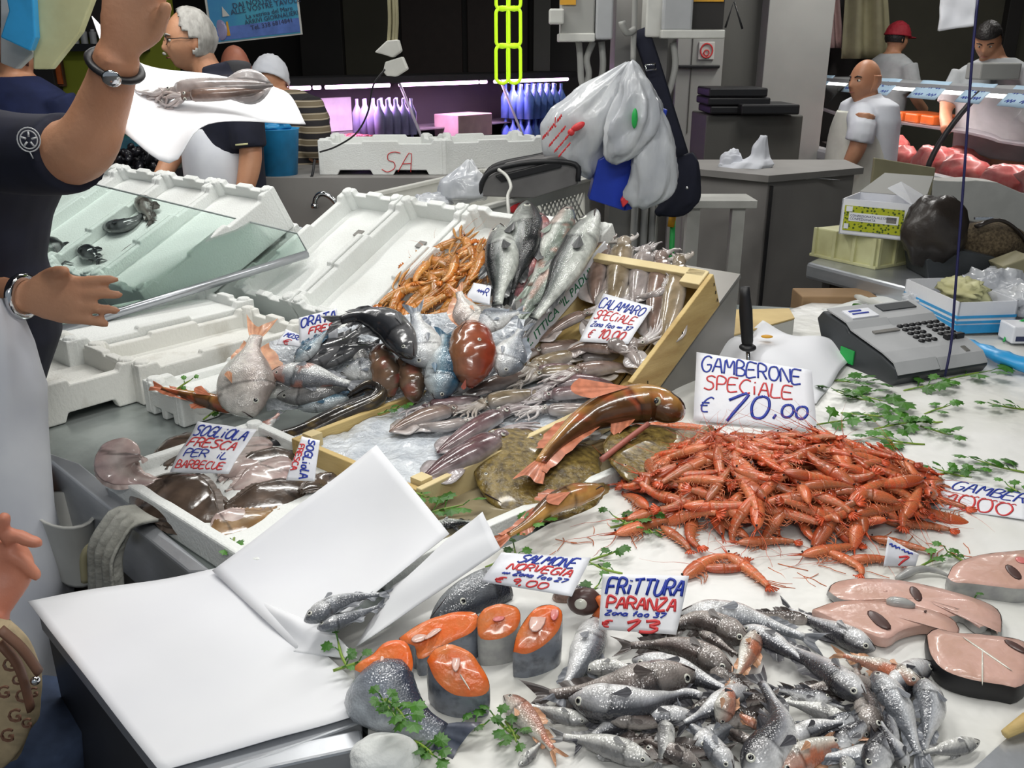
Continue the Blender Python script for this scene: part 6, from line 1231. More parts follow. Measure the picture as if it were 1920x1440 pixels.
MB().ell(M@Vector((W*.38, -.004, -.035)), (.055, .004, .016), M.to_3x3()).build('red_badge', 'red_ink', cr)
cs = thing('grey_case', 'grey fabric case with black edges standing in the plastic crate', 'case', tuple(PY(1000, 330, 3.2)))
v = [(898, 368), (910, 335), (950, 312), (1050, 290), (1082, 312), (1084, 345), (1000, 372)]
slabpx(v, 3.16, .13, 'shell', None, None, 'suit', cs)
MB().tube(catmull([PY(x, y, 3.155) for x, y in [(898, 368), (906, 338), (928, 318), (1000, 304), (1078, 308), (1084, 340)]], 30), .009, 6).build('piping', 'black', cs); MB().tube(catmull([PY(x, y, 3.29) for x, y in [(905, 340), (930, 312), (1000, 296), (1052, 288), (1082, 306)]], 24), .012, 6).build('piping', 'black', cs)
slabpx([(928, 330), (1050, 300), (1054, 314), (940, 342)], 3.15, .02, 'pocket', None, None, 'black', cs)
tag(MB().tube(catmull([PY(935, 318, 3.12), PY(950, 330, 3.08), PY(958, 350, 3.04), PY(952, 368, 2.98), PY(954, 400, 2.93), PY(955, 428, 2.93)], 20), .006, 6).build('looped_rope', 'plastic_white'), 'white cord looped over the crate rim', 'cord')
bag([(880, 300, 5), (878, 315, 16), (868, 335, 40), (868, 355, 48), (866, 372, 44), (862, 382, 12)], 3.2, 'plastic_bag', 'knotted milky plastic bag inside the plastic crate', 'plastic bag', 'bag', .8, .08, 13)
bag([(810, 362, 12), (808, 372, 34), (806, 384, 42), (806, 392, 12)], 3.16, 'plastic_bag', 'small white bag with red dots inside the crate', 'plastic bag', 'bag', .9, .1, 17)
for k in range(12): pass
sup = thing('support_cabinet', 'grey steel cabinet under the plastic crate', 'cabinet', tuple(flat(PY(930, 420, 3.2), 0))); z = (M@Vector((W/2, D/2, -Hc))).z; MB().box((-.15, 3.22, 0), (.12, 3.52, z-.012)).build('body', 'steel_dull', sup, smooth=False)
# neon plastic chain
ch = thing('neon_chain', 'neon yellow-green plastic chain of long links hanging from above', 'chain', tuple(PY(953, 0, 2.6)))
def link(x, y0, y1, w, Y, nm='link'):
    q = []; r = w/2
    for k in range(25):
        a = 2*PI*k/24; cy = y0+r if math.sin(a) > 0 else y1-r; q.append(PY(x+r*math.cos(a), cy-r*math.sin(a), Y))
    MB().tube(q, .0048, 7, False).build(nm, 'neon', ch)
for (y0, y1) in ((-60, 18), (14, 88), (84, 156)):
    link(942, y0, y1, 24, 2.6); link(964, y0, y1, 24, 2.605)
for y in (16, 86): MB().tube([PY(936, y, 2.6), PY(972, y, 2.6)], .007, 7).build('connector', 'neon', ch)
# cable with adapters
ca = thing('hanging_adapter', 'grey plug adapters hanging on white cables in front of the wall', 'adapter', tuple(PY(735, 110, 3.0)))
for x in (729, 737, 742): MB().tube(catmull([PY(x, -20, 3.0), PY(x+2, 40, 3.0), PY(x-1, 90, 3.0)], 8), .006, 6).build('cable', 'tan', ca)
slabpx([(702, 98), (725, 76), (746, 74), (752, 96), (736, 108), (718, 102)], 2.98, .05, 'adapter', None, None, 'plastic_white', ca); slabpx([(718, 134), (722, 116), (754, 106), (764, 130), (742, 144), (724, 142)], 2.98, .05, 'adapter', None, None, 'plastic_white', ca)
MB().tube(catmull([PY(722, 130, 2.98), PY(700, 160, 2.98), PY(690, 210, 2.99), PY(668, 250, 3.0), PY(630, 275, 3.05), PY(600, 285, 3.1)], 22), .003, 5).build('cord', 'black', ca)
# poster
po = thing('blue_poster', 'blue sea poster with dark lettering on the far wall', 'poster', tuple(PY(470, 40, 6.0)))
c = [PY(382, -40, 6.0), PY(548, -70, 6.2), PY(563, 62, 6.2), PY(400, 80, 6.0)]; cc = sum(c, Vector())/4
mb = MB(); mb.add([cc+(v-cc)*1.05 for v in c], [(0, 1, 2, 3)]); mb.build('border', 'plastic_white', po, smooth=False, solid=.01)
fn, n = sheet_fn(c, 0, 0); mat('poster_blue', (.03, .22, .50), .5, col2=(.06, .38, .52), nscale=3, var=.05); mb = MB(); mb.grid(lambda u, v: fn(u, v)+n*.008, 6, 6); mb.build('print', 'poster_blue', po)
MB().grid(lambda u, v: fn(u, .78+.2*v)+n*.010, 6, 2).build('sea_band', 'water_bottle', po)
Mt = frame(fn(.22, .60), c[1]-c[0], c[0]-c[3])
for i, (tx, u, v, s) in enumerate((('DAI NOSTRI MARI', .27, .52, .044), ('ALLE VOSTRE TAVOLE', .24, .61, .044), ('La vetrina del Mare', .40, .70, .038), ('ARRIVI GIORNALIERI', .38, .785, .037), ('Tel. 338 6814841', .44, .875, .038))): print_text(tx, frame(fn(u, v)+n*.012, c[1]-c[0], c[0]-c[3]), s, 'dark_ink', po)
MB().add([fn(.14, .62)+n*.013, fn(.22, .62)+n*.013, fn(.15, .46)+n*.013], [(0, 1, 2)]).build('sail_print', 'plastic_white', po, smooth=False); MB().add([fn(.16, .92)+n*.013, fn(.20, .92)+n*.013, fn(.19, .70)+n*.013, fn(.17, .70)+n*.013], [(0, 1, 2, 3)]).build('bottle_print', 'yellow', po, smooth=False); MB().ell(fn(.10, .82)+n*.012, (.04, .006, .06)).build('shell_print', 'bottle_lilac', po)
# ------------------------------------------------------------------ drinks display counter with violet tubes
DA, DB = Vector((-1.30, 5.6, 0)), Vector((.75, 8.0, 0)); dx = (DB-DA).normalized(); dn = Vector((dx.y, -dx.x, 0)); DL = (DB-DA).length
dc = thing('drinks_display', 'glass fronted display counter with violet tubes behind the foam boxes', 'display counter', tuple(DA.lerp(DB, .5)))
M = frame(DA, dx, UP.cross(dx)); ZT = 1.46
MB().box((0, -.12, 0), (DL, .75, .86), M).build('base', 'steel_dull', dc, smooth=False); MB().box((0, -.14, .86), (DL, .0, .90), M).build('front_rail', 'black_metal', dc, smooth=False)
MB().box((0, .18, ZT), (DL, .70, ZT+.045), M).build('canopy', 'black_metal', dc, smooth=False); MB().box((0, .70, .86), (DL, .74, ZT+.03), M).build('back_panel', 'wall_dark', dc, smooth=False)
MB().box((0, .34, 1.12), (DL, .70, 1.13), M).build('shelf', 'steel_dull', dc, smooth=False)
q = [M@Vector(p) for p in ((0, -.12, .90), (DL, -.12, .90), (DL, .20, ZT), (0, .20, ZT))]; mb = MB(); mb.add(q, [(0, 1, 2, 3)]); mb.build('front_glass', 'glass_clear', dc, smooth=False, solid=.005)
for a in (.0, .33, .66, 1.0): MB().tube([M@Vector((DL*a, -.13, .9)), M@Vector((DL*a, .19, ZT))], .010, 6).build('strut', 'plastic_grey', dc)
for (a, b) in ((.02, .09), (.10, .115), (.13, .30), (.33, .58), (.59, .61), (.64, .93)): MB().tube([M@Vector((DL*a, .19, ZT-.012)), M@Vector((DL*b, .19, ZT-.012))], .013, 8).build('violet_tube', 'tube_purple', dc)
l = bpy.data.lights.new('violet_light', 'AREA'); l.shape = 'RECTANGLE'; l.size = 2.6; l.size_y = .05; l.energy = 34; l.color = (.95, .55, 1); lo = bpy.data.objects.new('violet_light', l); COL.objects.link(lo); lo.matrix_world = M@Matrix.Translation((DL/2, .22, ZT-.03))
def pack(x, y, z, nx, ny, r, h, m, label, neck=True, tray=False):
    t = thing('bottle_pack', label, 'drinks pack', tuple(M@Vector((x, y, z))))
    base = None
    for i in range(nx):
        for j in range(ny):
            c = M@Vector((x+i*r*2.05, y+j*r*2.05, z))
            if base is None:
                mb = MB(); mb.tube([(0, 0, 0), (0, 0, h*.62), (0, 0, h*.8), (0, 0, h*.84), (0, 0, h)] if neck else [(0, 0, 0), (0, 0, h*.06), (0, 0, h*.94), (0, 0, h)], [r, r, r*.42, r*.3, r*.3] if neck else [r*.9, r, r, r*.85], 9); base = mb.build('bottle' if neck else 'can', m, None)
                o = base
            else: o = base.copy(); COL.objects.link(o)
            o.parent = t; o.matrix_parent_inverse = Matrix(); o.location = c-t.location
    if tray: MB().box((x-r*1.1, y-r*1.1, z-.004), (x+(nx-.5)*r*2.05, y+(ny-.5)*r*2.05, z+h*.35), M).build('tray', 'carton', t, smooth=False)
    return t
pack(.22, .02, .90, 7, 4, .033, .12, 'can_red', 'tray of red cans at the left end of the drinks display', False, True); pack(.22, .02, 1.03, 7, 4, .033, .12, 'can_red', 'upper tray of red cans stacked on the left tray', False, True)
pack(.80, .14, .90, 5, 4, .036, .22, 'bottle_lilac', 'lower pack of lilac water bottles in the drinks display'); pack(.80, .14, 1.12, 5, 4, .036, .24, 'bottle_lilac', 'upper pack of lilac water bottles under the violet tube')
pack(1.10, .02, .90, 6, 3, .033, .12, 'bottle_green', 'dark tray of cans in front of the lilac bottles', False, True); pack(1.45, .10, .90, 6, 4, .036, .15, 'bottle_green', 'green bottle tray right of the lilac bottles', True, True)
pack(2.35, .12, .90, 6, 4, .04, .26, 'water_bottle', 'lower pack of deep blue water bottles at the right'); pack(2.35, .12, 1.16, 6, 4, .04, .26, 'water_bottle', 'upper pack of deep blue water bottles at the right')
tag(MB().box((1.62, .2, 1.06), (2.0, .45, 1.22), M).build('juice_carton', 'carton', None, smooth=False, bevel=.006), 'pinkish carton pack standing on the green bottles', 'carton pack')
tag(MB().box((.55, .60, 1.135), (.95, .62, 1.36), M).build('notice_sheet', 'plastic_white', None, smooth=False), 'pale notice sheet leaning at the back of the drinks display', 'notice')
# ------------------------------------------------------------------ butcher display
MA, MBp = Vector((2.42, 8.2, 0)), Vector((2.78, 4.6, 0)); mx = (MBp-MA).normalized(); ML = (MBp-MA).length; M = frame(MA, mx, UP.cross(mx)); ZT = 1.43
mc = thing('meat_display', 'curved glass butcher display with raw meat at the right', 'display counter', tuple(MA.lerp(MBp, .5)))
# local y points away from the aisle
MB().box((0, -.10, 0), (ML, .75, .92), M).build('base', 'steel_dull', mc, smooth=False); MB().box((0, -.16, .86), (ML, -.08, .97), M).build('front_bumper', 'plastic_grey', mc, smooth=False, bevel=.03)
MB().box((0, .12, ZT), (ML, .55, ZT+.03), M).build('top_shelf', 'plastic_grey', mc, smooth=False); MB().box((0, .30, 1.16), (ML, .70, 1.175), M).build('inner_shelf', 'steel', mc, smooth=False)
mb = MB(); mb.grid(lambda u, v: M@Vector((u*ML, lerp(-.12, .14, v**1.6), lerp(.96, ZT, v))), 4, 10); mb.build('curved_glass', 'glass_clear', mc, solid=.006)
for a in (0, .36, .70): MB().tube([M@Vector((ML*a, lerp(-.13, .13, (k/8)**1.6), lerp(.96, ZT, k/8))) for k in range(9)], .018, 7).build('glass_rib', 'black_metal', mc)
for (a, b) in ((.05, .34), (.37, .68), (.70, .99)): MB().tube([M@Vector((ML*a, .16, ZT-.02)), M@Vector((ML*b, .16, ZT-.02))], .012, 7).build('light_tube', 'tube_white', mc)
l = bpy.data.lights.new('meat_light', 'AREA'); l.shape = 'RECTANGLE'; l.size = 3.3; l.size_y = .05; l.energy = 14; l.color = (1, .75, .72); lo = bpy.data.objects.new('meat_light', l); COL.objects.link(lo); lo.matrix_world = M@Matrix.Translation((ML/2, .22, ZT-.04))
rnd = random.Random(4); ML_ = ['large pale pink ham piece at the left end of the butcher display', 'round beef cut behind the bald butcher', 'beef cut with bone right of the butcher', 'long red fillet in the butcher display', 'red roast next to the price tag', 'stacked steaks near the hanging cord', 'minced meat heap at the right border', 'red meat slab at the right border', 'liver piece in the second row', 'small red cut in the second row']
for i, (a, y, s, z) in enumerate(((.05, .02, .13, .02), (.34, .02, .12, .02), (.44, .05, .13, .02), (.52, .0, .10, .0), (.62, .02, .13, .0), (.72, .0, .12, -.01), (.82, .02, .12, -.01), (.92, .02, .14, .0), (.30, .32, .10, .0), (.55, .32, .1, .0))):
    blob(M@Vector((ML*a, y+.05, .96+s*.4+z)), (s*.9, s, s*.62), 'meat_cut', ML_[i], 'meat', 'meat' if i else 'flesh', .3, 2.2, i*3+1, 24, 14)
for i, a in enumerate((.30, .36, .42)): tag(MB().box((ML*a, .34, 1.176), (ML*a+.17, .62, 1.24), M).build('meat_tray', 'orange', None, smooth=False, bevel=.01), ['left', 'middle', 'right'][i]+' orange tray on the inner shelf of the butcher display', 'tray')
for i, (a, w_) in enumerate(((.04, .30), (.22, .22), (.33, .34), (.50, .36), (.66, .26), (.78, .30), (.9, .3))):
    q = [M@Vector(p) for p in ((ML*a, .16, ZT+.05), (ML*a+w_, .16, ZT+.05), (ML*a+w_, .06, ZT-.06), (ML*a, .06, ZT-.06))]; fn, n = sheet_fn(q, 0, .004, i); root = thing('price_sheet', ['first', 'second', 'third', 'fourth', 'fifth', 'sixth', 'seventh'][i]+' price sheet from the left on the butcher display top', 'price card', tuple(q[3])); mat('sheet_blue', (.42, .58, .72), .5, var=.02) if 'sheet_blue' not in MATS else None; mb = MB(); mb.grid(fn, 6, 4); mb.build('paper', 'sheet_blue', root, solid=.002)
    for tx, v, h in (('~~~' if i % 2 else '~l~', .48, .3), ('~ ~', .88, .3)): write(fn, n, root, tx, 'blue_ink', .1, v, .85, h, r=.004)
# hanging clothes and towels at the back right
for i, (x0, x1, y1, Y, m, lb) in enumerate(((1588, 1622, 92, 8.6, 'cotton_dim', 'pale apron hanging on the dark rail'), (1590, 1665, 110, 8.5, 'tan', 'cream coat hanging behind the man in the red cap'), (1532, 1570, 90, 8.7, 'carton', 'pinkish overall hanging next to the column'))):
    mb = MB(); mb.grid(lambda u, v: PY(lerp(x0, x1, u)+(u-.5)*20*v, lerp(-40, y1, v), Y)+Vector((0, .05*math.sin(u*14+i), 0)), 20, 8); tag(mb.build('hanging_coat', m, None, solid=.01), lb, 'coat')
fg = sheet([PY(1764, -20, 2.6), PY(1832, -20, 2.6), PY(1826, 48, 2.6), PY(1760, 58, 2.6)], 'hanging_paper', 'white paper bundle hanging at the top right', 'paper', 'paper', wav=.01, seed=6, solid=.01)
# ------------------------------------------------------------------ grey counters in the right middle distance
gc = thing('grey_counter', 'brownish steel counter with white bag in the right middle distance', 'counter', (1.3, 4.6, 0))
A_, B_, C_ = PY(1285, 325, 4.5), PY(1440, 340, 4.2), PY(1600, 345, 4.5); ztop = B_.z
MB().prism([(A_.x, A_.y), (B_.x, B_.y), (C_.x, C_.y), (C_.x+.05, C_.y+.3), (A_.x+.05, A_.y+.3)], ztop, None).build('body', 'grey_paint', gc, smooth=False, bevel=.006)
MB().prism([(A_.x-.02, A_.y-.03), (B_.x-.01, B_.y-.04), (C_.x+.03, C_.y-.03), (C_.x+.06, C_.y+.32), (A_.x+.04, A_.y+.32)], .03, Matrix.Translation((0, 0, ztop))).build('top', 'grey_paint', gc, smooth=False)
sm = PY(1442, 400, 4.19); MB().box((sm.x-.006, sm.y-.01, .0), (sm.x+.006, sm.y+.01, ztop-.02)).build('seam', 'black_metal', gc, smooth=False)
bag([(1432, 254, 6), (1426, 275, 14), (1424, 295, 20), (1404, 308, 44), (1396, 320, 46), (1395, 330, 30)], 4.5, 'plastic_bag', 'white knotted plastic bag standing on the grey counter', 'plastic bag', 'cotton', .7, .08, 21); bag([(1376, 280, 6), (1372, 292, 18), (1370, 310, 24), (1368, 326, 20)], 4.52, 'plastic_bag', 'rounded white bag left of the knotted one', 'plastic bag', 'cotton', .7, .06, 24)
sheet([PY(1420, 318, 4.6), PY(1500, 318, 4.6), PY(1575, 338, 4.35), PY(1440, 335, 4.3)], 'paper_sheet', 'white paper lying on the grey counter before the butcher', 'paper', 'paper', wav=.02, seed=31)
wt_ = thing('white_table', 'small white table behind the tilted squid crate', 'table', tuple(flat(PY(1350, 400, 3.9), 0))); zt = PY(1400, 376, 3.9).z; X0 = PY(1270, 380, 3.9).x; X1 = PY(1421, 380, 3.9).x
MB().box((X0, 3.9, zt-.035), (X1, 4.10, zt)).build('tabletop', 'plastic_white', wt_, smooth=False, bevel=.004)
for x in (X0+.05, X1-.10): MB().box((x, 3.92, 0), (x+.055, 3.97, zt-.035)).build('leg', 'plastic_white', wt_, smooth=False)
dk = thing('dark_trays', 'black trays stacked on a grey cabinet behind the counter', 'trays', tuple(PY(1400, 250, 6.2)))
for i, (x0, x1, y0, y1) in enumerate(((1330, 1440, 165, 182), (1328, 1445, 183, 198), (1332, 1440, 199, 214), (1390, 1500, 196, 215))): pbox(MB(), x0, y0, x1, y1, 6.0-.1*(i == 3), .4).build('tray', 'black', dk, smooth=False, bevel=.01)
tag(MB().box((PY(1320, 280, 6.05).x, 6.05, 0), (PY(1500, 280, 6.05).x, 6.55, PY(1400, 216, 6.05).z)).build('grey_cabinet', 'panel', None, smooth=False, bevel=.01), 'grey cabinet under the black trays', 'cabinet')
bpy.data.objects['grey_cabinet'].scale = (1, 1, 1)
# second table with boxes at the right
tb = thing('side_table', 'grey table with rounded edge carrying the crate and carton', 'table', tuple(flat(PY(1700, 520, 3.2), 0)))
q = [PY(1512, 496, 3.05), PY(1560, 478, 3.4), PY(1960, 452, 3.9), PY(1990, 600, 2.75), PY(1720, 556, 2.85)]; zt = .93
q = [P(1512, 492, zt), P(1560, 470, zt), P(1960, 460, zt), P(1990, 570, zt), P(1720, 545, zt)]
MB().prism([(v.x, v.y) for v in q], .06, Matrix.Translation((0, 0, zt-.06))).build('tabletop', 'steel', tb, smooth=False, bevel=.012)
for v in (P(1590, 500, zt), P(1900, 480, zt)): MB().box((v.x-.04, v.y+.05, 0), (v.x+.04, v.y+.13, zt-.06)).build('leg', 'panel', tb, smooth=False)
tag(pbox(MB(), 1500, 556, 1640, 640, 2.95, .12).build('cardboard_box', 'cardboard', None, smooth=False, bevel=.004), 'brown cardboard box behind the cutting board', 'box')
yc = thing('plastic_crate', 'dirty pale yellow crate turned over on the grey table', 'crate', tuple(P(1610, 500, zt)))
o = P(1640, 506, zt); e1 = P(1722, 490, zt)-o; e2 = P(1520, 474, zt)-o; Hy = .105; a0, a1 = P(1524, 478, zt), P(1640, 506, zt)
pl = [P(1524, 480, zt), P(1640, 505, zt), P(1732, 490, zt), P(1640, 466, zt)]; MB().prism([(v.x, v.y) for v in pl], Hy, Matrix.Translation((0, 0, zt+.004))).build('shell', 'cream', yc, smooth=False, bevel=.006); cc = sum(pl, Vector())/4; MB().prism([(lerp(cc.x, v.x, 1.07), lerp(cc.y, v.y, 1.07)) for v in pl], .012, Matrix.Translation((0, 0, zt))).build('rim', 'cream', yc, smooth=False, bevel=.003)
for (s, e) in ((pl[0], pl[1]), (pl[1], pl[2])):
    d = e-s; n = Vector((d.y, -d.x, 0)).normalized()
    for k in (0.02, .35, .66, .97): MB().box((-.006, -.006, 0), (.006, .004, Hy), frame(s+d*k+n*.004, d, UP.cross(d))@Matrix.Translation((0, 0, .004))).build('rib', 'cream', yc, smooth=False)
# patterned carton on the crate
ct = thing('carton_box', 'open white carton with yellow-green pattern on the yellow crate', 'box', tuple(P(1630, 470, zt+Hy)))
zc = zt+Hy+.006; o = P(1572, 438, zc); e = P(1700, 452, zc)-o; M = frame(o, e, UP.cross(e.normalized())); W, D, Hh = e.length, .20, .125
mb = MB(); mb.box((0, 0, 0), (W, .004, Hh), M); mb.box((0, D, 0), (W, D+.004, Hh), M); mb.box((0, 0, 0), (.004, D, Hh), M); mb.box((W-.004, 0, 0), (W, D, Hh), M); mb.box((0, 0, 0), (W, D, .004), M); mb.build('carton', 'card', ct, smooth=False)
mat('lime', (.42, .46, .02), .6, col2=(.05, .09, .01), vor=95, stops=(.32, .44)); MB().box((.012, -.0025, .016), (W-.02, -.0005, Hh-.022), M).build('pattern_panel', 'lime', ct, smooth=False); MB().box((.030, -.004, .050), (W-.035, -.0026, .080), M).build('text_strip', 'card', ct, smooth=False)
for tx, z in (('CONFEZIONATA ALL\'ORIGINE', .066), ('CONFEZIONATA', .055)): print_text(tx, M@Matrix(((1, 0, 0, .034), (0, 0, -1, -.0042), (0, 1, 0, z), (0, 0, 0, 1))), .0115, 'dark_ink', ct)
MB().box((W-.075, -.0046, .055), (W-.042, -.0041, .075), M).build('barcode', 'steel_dull', ct, smooth=False); MB().box((.016, -.004, .022), (.032, -.0026, .040), M).build('recycling_mark', 'card', ct, smooth=False); MB().box((.018, -.004, Hh-.042), (.040, -.0026, Hh-.024), M).build('recycling_mark', 'card', ct, smooth=False)
q = [M@Vector(p) for p in ((W, 0, Hh), (W, D, Hh), (W*.62, D*.9, Hh+.05), (W*.60, .03, Hh+.045))]; mb = MB(); mb.add(q, [(0, 1, 2, 3)]); mb.build('flap', 'card', ct, smooth=False, solid=.004); q = [M@Vector(p) for p in ((0, D, Hh), (W, D, Hh), (W*.95, D+.12, Hh+.06), (.05, D+.12, Hh+.06))]; mb = MB(); mb.add(q, [(0, 1, 2, 3)]); mb.build('flap', 'panel_light', ct, smooth=False, solid=.004)
cb = slabpx([(1632, 360), (1640, 296), (1755, 315), (1745, 370)], 3.9, .02, 'cardboard_sheet', 'tall grey-brown cardboard sheet behind the patterned carton', 'cardboard', 'tan')
blob(PY(1752, 432, 3.05), (.105, .09, .115), 'leather_bag', 'shiny black leather bag beside the patterned carton', 'bag', 'leather', .18, 1.6, 5)
hb = thing('tweed_bag', 'brown tweed bag with dark strap at the right border', 'bag', tuple(PY(1850, 480, 3.1))); blob(PY(1852, 455, 3.12), (.13, .09, .07), 'body', None, None, 'tweed', .12, 1.5, 8, parent=hb); MB().tube(catmull([PY(1830, 425, 3.05), PY(1870, 412, 3.05), PY(1905, 430, 3.05), PY(1935, 470, 3.05)], 14), .016, 7, flat=.4).build('strap', 'leather', hb); MB().box((-.03, 0, 0), (.03, .01, .008), Matrix.Translation(PY(1845, 412, 3.05))).build('buckle', 'chrome', hb, smooth=False)
tag(slabpx([(1736, 488), (1770, 462), (1865, 482), (1935, 520), (1930, 560), (1740, 524)], 3.0, .18, 'grey_box', None, None, 'plastic_dark'), 'dark grey flat case lying below the tweed bag', 'case'); tag(slabpx([(1880, 500), (1935, 480), (1940, 530), (1890, 520)], 2.9, .1, 'tan_box', None, None, 'tan'), 'tan box at the right border below the tweed bag', 'box')
st = thing('foam_box', 'broken grey-white foam box at the right border behind the tweed bag', 'foam box', tuple(PY(1830, 400, 4.0))); slabpx([(1748, 338), (1800, 340), (1830, 338), (1870, 342), (1940, 372), (1940, 440), (1748, 400)], 3.9, .12, 'body', None, None, 'plastic_white', st)
# ------------------------------------------------------------------ top left hanging clothes and things
for (pts, Y, m, lb, nm) in (([(60, -20), (180, -20), (150, 60), (95, 130), (62, 130)], 2.6, 'cream', 'cream cloth hanging at the top left', 'hanging_cloth'), ([(0, -20), (30, -20), (62, 100), (30, 130), (0, 118)], 2.65, 'cotton_dim', 'grey-white cloth hanging at the top left border', 'hanging_cloth')): slabpx(pts, Y, .03, nm, lb, 'cloth', m)
slabpx([(8, -20), (60, -20), (66, 70), (56, 96), (0, 70), (16, 20)], 2.55, .03, 'blue_plastic_bag', 'shiny blue plastic bag hanging at the top left', 'plastic bag', 'sky_blue')
bk = thing('blue_bucket', 'bright blue bucket with blue bag behind the man in the striped shirt', 'bucket', tuple(PY(530, 355, 4.0))); mb = MB(); c = PY(525, 350, 4.25); c.z = ZC; rings = []
for z, r in ((0, .085), (.20, .105), (.205, .11), (.20, .10), (.02, .08)): rings.append([c+Vector((r*math.cos(a), r*math.sin(a), z)) for a in [2*PI*k/24 for k in range(24)]])
mb.loft(rings, True); mb.build('shell', 'sky_blue', bk); blob(c+Vector((-.02, 0, .22)), (.07, .07, .05), 'bag_inside', None, None, 'sky_blue', .4, 3, 4, parent=bk)
tag(MB().tube(catmull([PY(590, 300, 4.2), PY(585, 330, 4.16), PY(572, 350, 4.16)], 10), .006, 6).build('black_cable', 'black'), 'black cable beside the blue bucket', 'cable')
# heap of mussels behind the old man
ms_ = thing('mussel_crate', 'dark crate holding the mussels behind the old man', 'crate', tuple(PY(270, 330, 4.3))); pbox(MB(), 205, 322, 320, 372, 4.3, .5).build('body', 'plastic_dark', ms_, smooth=False); MB().box((PY(212, 400, 4.35).x, 4.35, 0), (PY(315, 400, 4.35).x, 4.75, PY(260, 370, 4.35).z)).build('stand', 'black_metal', ms_, smooth=False)
rnd = random.Random(2); mm = None
for i in range(110):
    p = PY(rnd.uniform(214, 312), 322, 4.32+rnd.uniform(0, .4)); rr = abs(p.x-PY(262, 322, 4.5).x); p.z += rnd.uniform(.0, .12)*(1-min(1, rr*3))+.012
    if mm is None: o = MB().ell((0, 0, 0), (.032, .014, .017), None, 8, 6).build('mussel', 'mussel'); mm = o
    else: o = mm.copy(); COL.objects.link(o)
    o.location = p; o.rotation_euler = (rnd.uniform(0, 6), rnd.uniform(0, 6), rnd.uniform(0, 6)); tag(o, 'dark mussel in the heap behind the old man', 'mussel', 'mussels heaped in the dark crate')
# fish behind the left glass
LS = Surf(ldisp(0, 0, -.045), LA, BH); GLs = 'fish behind the left glass'
for (k, pts, lb, h) in (('dark', [(190, 425), (240, 420), (290, 385)], 'dark fish lying in the third box behind the glass', 1.3), ('hake_dark', [(262, 372), (275, 390), (285, 420)], 'grey-black fish at the top of the third box behind the glass', 1.5), ('bass', [(78, 455), (100, 475), (120, 500)], 'grey striped fish in the fourth box behind the glass', 1.6), ('dark', [(150, 465), (170, 478), (190, 492)], 'small dark fish behind the glass beside the grey one', 1.5)): fish(LS, pts, k, lb, 1, name='fish', group=GLs, hsc=h)
for i, (x, y) in enumerate(((208, 500), (226, 482), (246, 464), (268, 444), (290, 430))): squid(LS, [(x-16, y+6), (x, y), (x+10, y-8), (x+18, y-14)], ['first', 'second', 'third', 'fourth', 'fifth'][i]+' white cuttlefish from the left in the row behind the glass', 1, wide=2.2, name='cuttlefish', group='white cuttlefish row behind the glass', eye=False)
blob(P(545, 455, 1.0), (.09, .07, .05), 'ice_bag', 'bag of ice with lemon at the right end of the glass screen', 'bag', 'ice', .3, 3, 7)
# ================================================================== PEOPLE
def head_fn(fat=1.0):
    def fn(d):
        x, y, z = d.x*.078*fat, d.y*.098, d.z*.120
        if z < 0:
            k = (-d.z); x *= 1-.30*k**1.6; y += .012*k
            if d.y < 0: y *= 1-.35*k
        if d.y > 0:
            fx = lambda c, s: math.exp(-((x-c)/s)**2)
            fz = lambda c, s: math.exp(-((z-c)/s)**2)
            nose = fx(0, .013)*(fz(-.030, .013)*.024+fz(-.012, .016)*.014+fz(.004, .012)*.006)
            brow = fz(.022, .010)*.005*(fx(.03, .025)+fx(-.03, .025)); sock = -fz(.004, .011)*.010*(fx(.032, .015)+fx(-.032, .015))
            lips = fx(0, .022)*(fz(-.058, .006)*.006+fz(-.070, .006)*.006-fz(-.064, .003)*.004); chin = fx(0, .024)*fz(-.098, .016)*.010; cheek = fz(-.028, .022)*.005*(fx(.046, .02)+fx(-.046, .02))
            y += (nose+brow+sock+lips+chin+cheek)*min(1, d.y*2)
        return Vector((x, y, z))
    return fn
def head_dirs(nu=56, nv=44):
    return [[Vector((math.sin(PI*i/nv)*math.sin(2*PI*j/nu), math.sin(PI*i/nv)*math.cos(2*PI*j/nu), -math.cos(PI*i/nv))) for j in range(nu)] for i in range(nv+1)]
def add_head(mb, M, fat=1.0):
    fn = head_fn(fat); mb.loft([[M@fn(d) for d in r] for r in head_dirs()], True)
    for s in (1, -1): mb.ell(M@Vector((s*.079*fat, -.008, -.012)), (.008, .018, .032), M.to_3x3()@Matrix.Rotation(s*.25, 3, 'Z'), 12, 8)
def head_mask(M, mask, off, name, m, parent, fat=1.0, solid=.004):
    fn = head_fn(fat); D = head_dirs(); mb = MB(); nu, nv = 56, 44; vs = [M@(fn(d)*1.0+d*off*(1+.5*noise.noise(d*9))) for r in D for d in r]; fs = []
    for i in range(nv):
        for j in range(nu):
            c = (D[i][j]+D[i+1][(j+1) % nu])*.5
            if mask(c): fs.append((i*nu+j, i*nu+(j+1) % nu, (i+1)*nu+(j+1) % nu, (i+1)*nu+j))
    mb.add(vs, fs); o = mb.build(name, m, parent, solid=solid)
    bm = bmesh.new(); bm.from_mesh(o.data); bmesh.ops.delete(bm, geom=[v for v in bm.verts if not v.link_faces], context='VERTS'); bm.to_mesh(o.data); bm.free(); return o
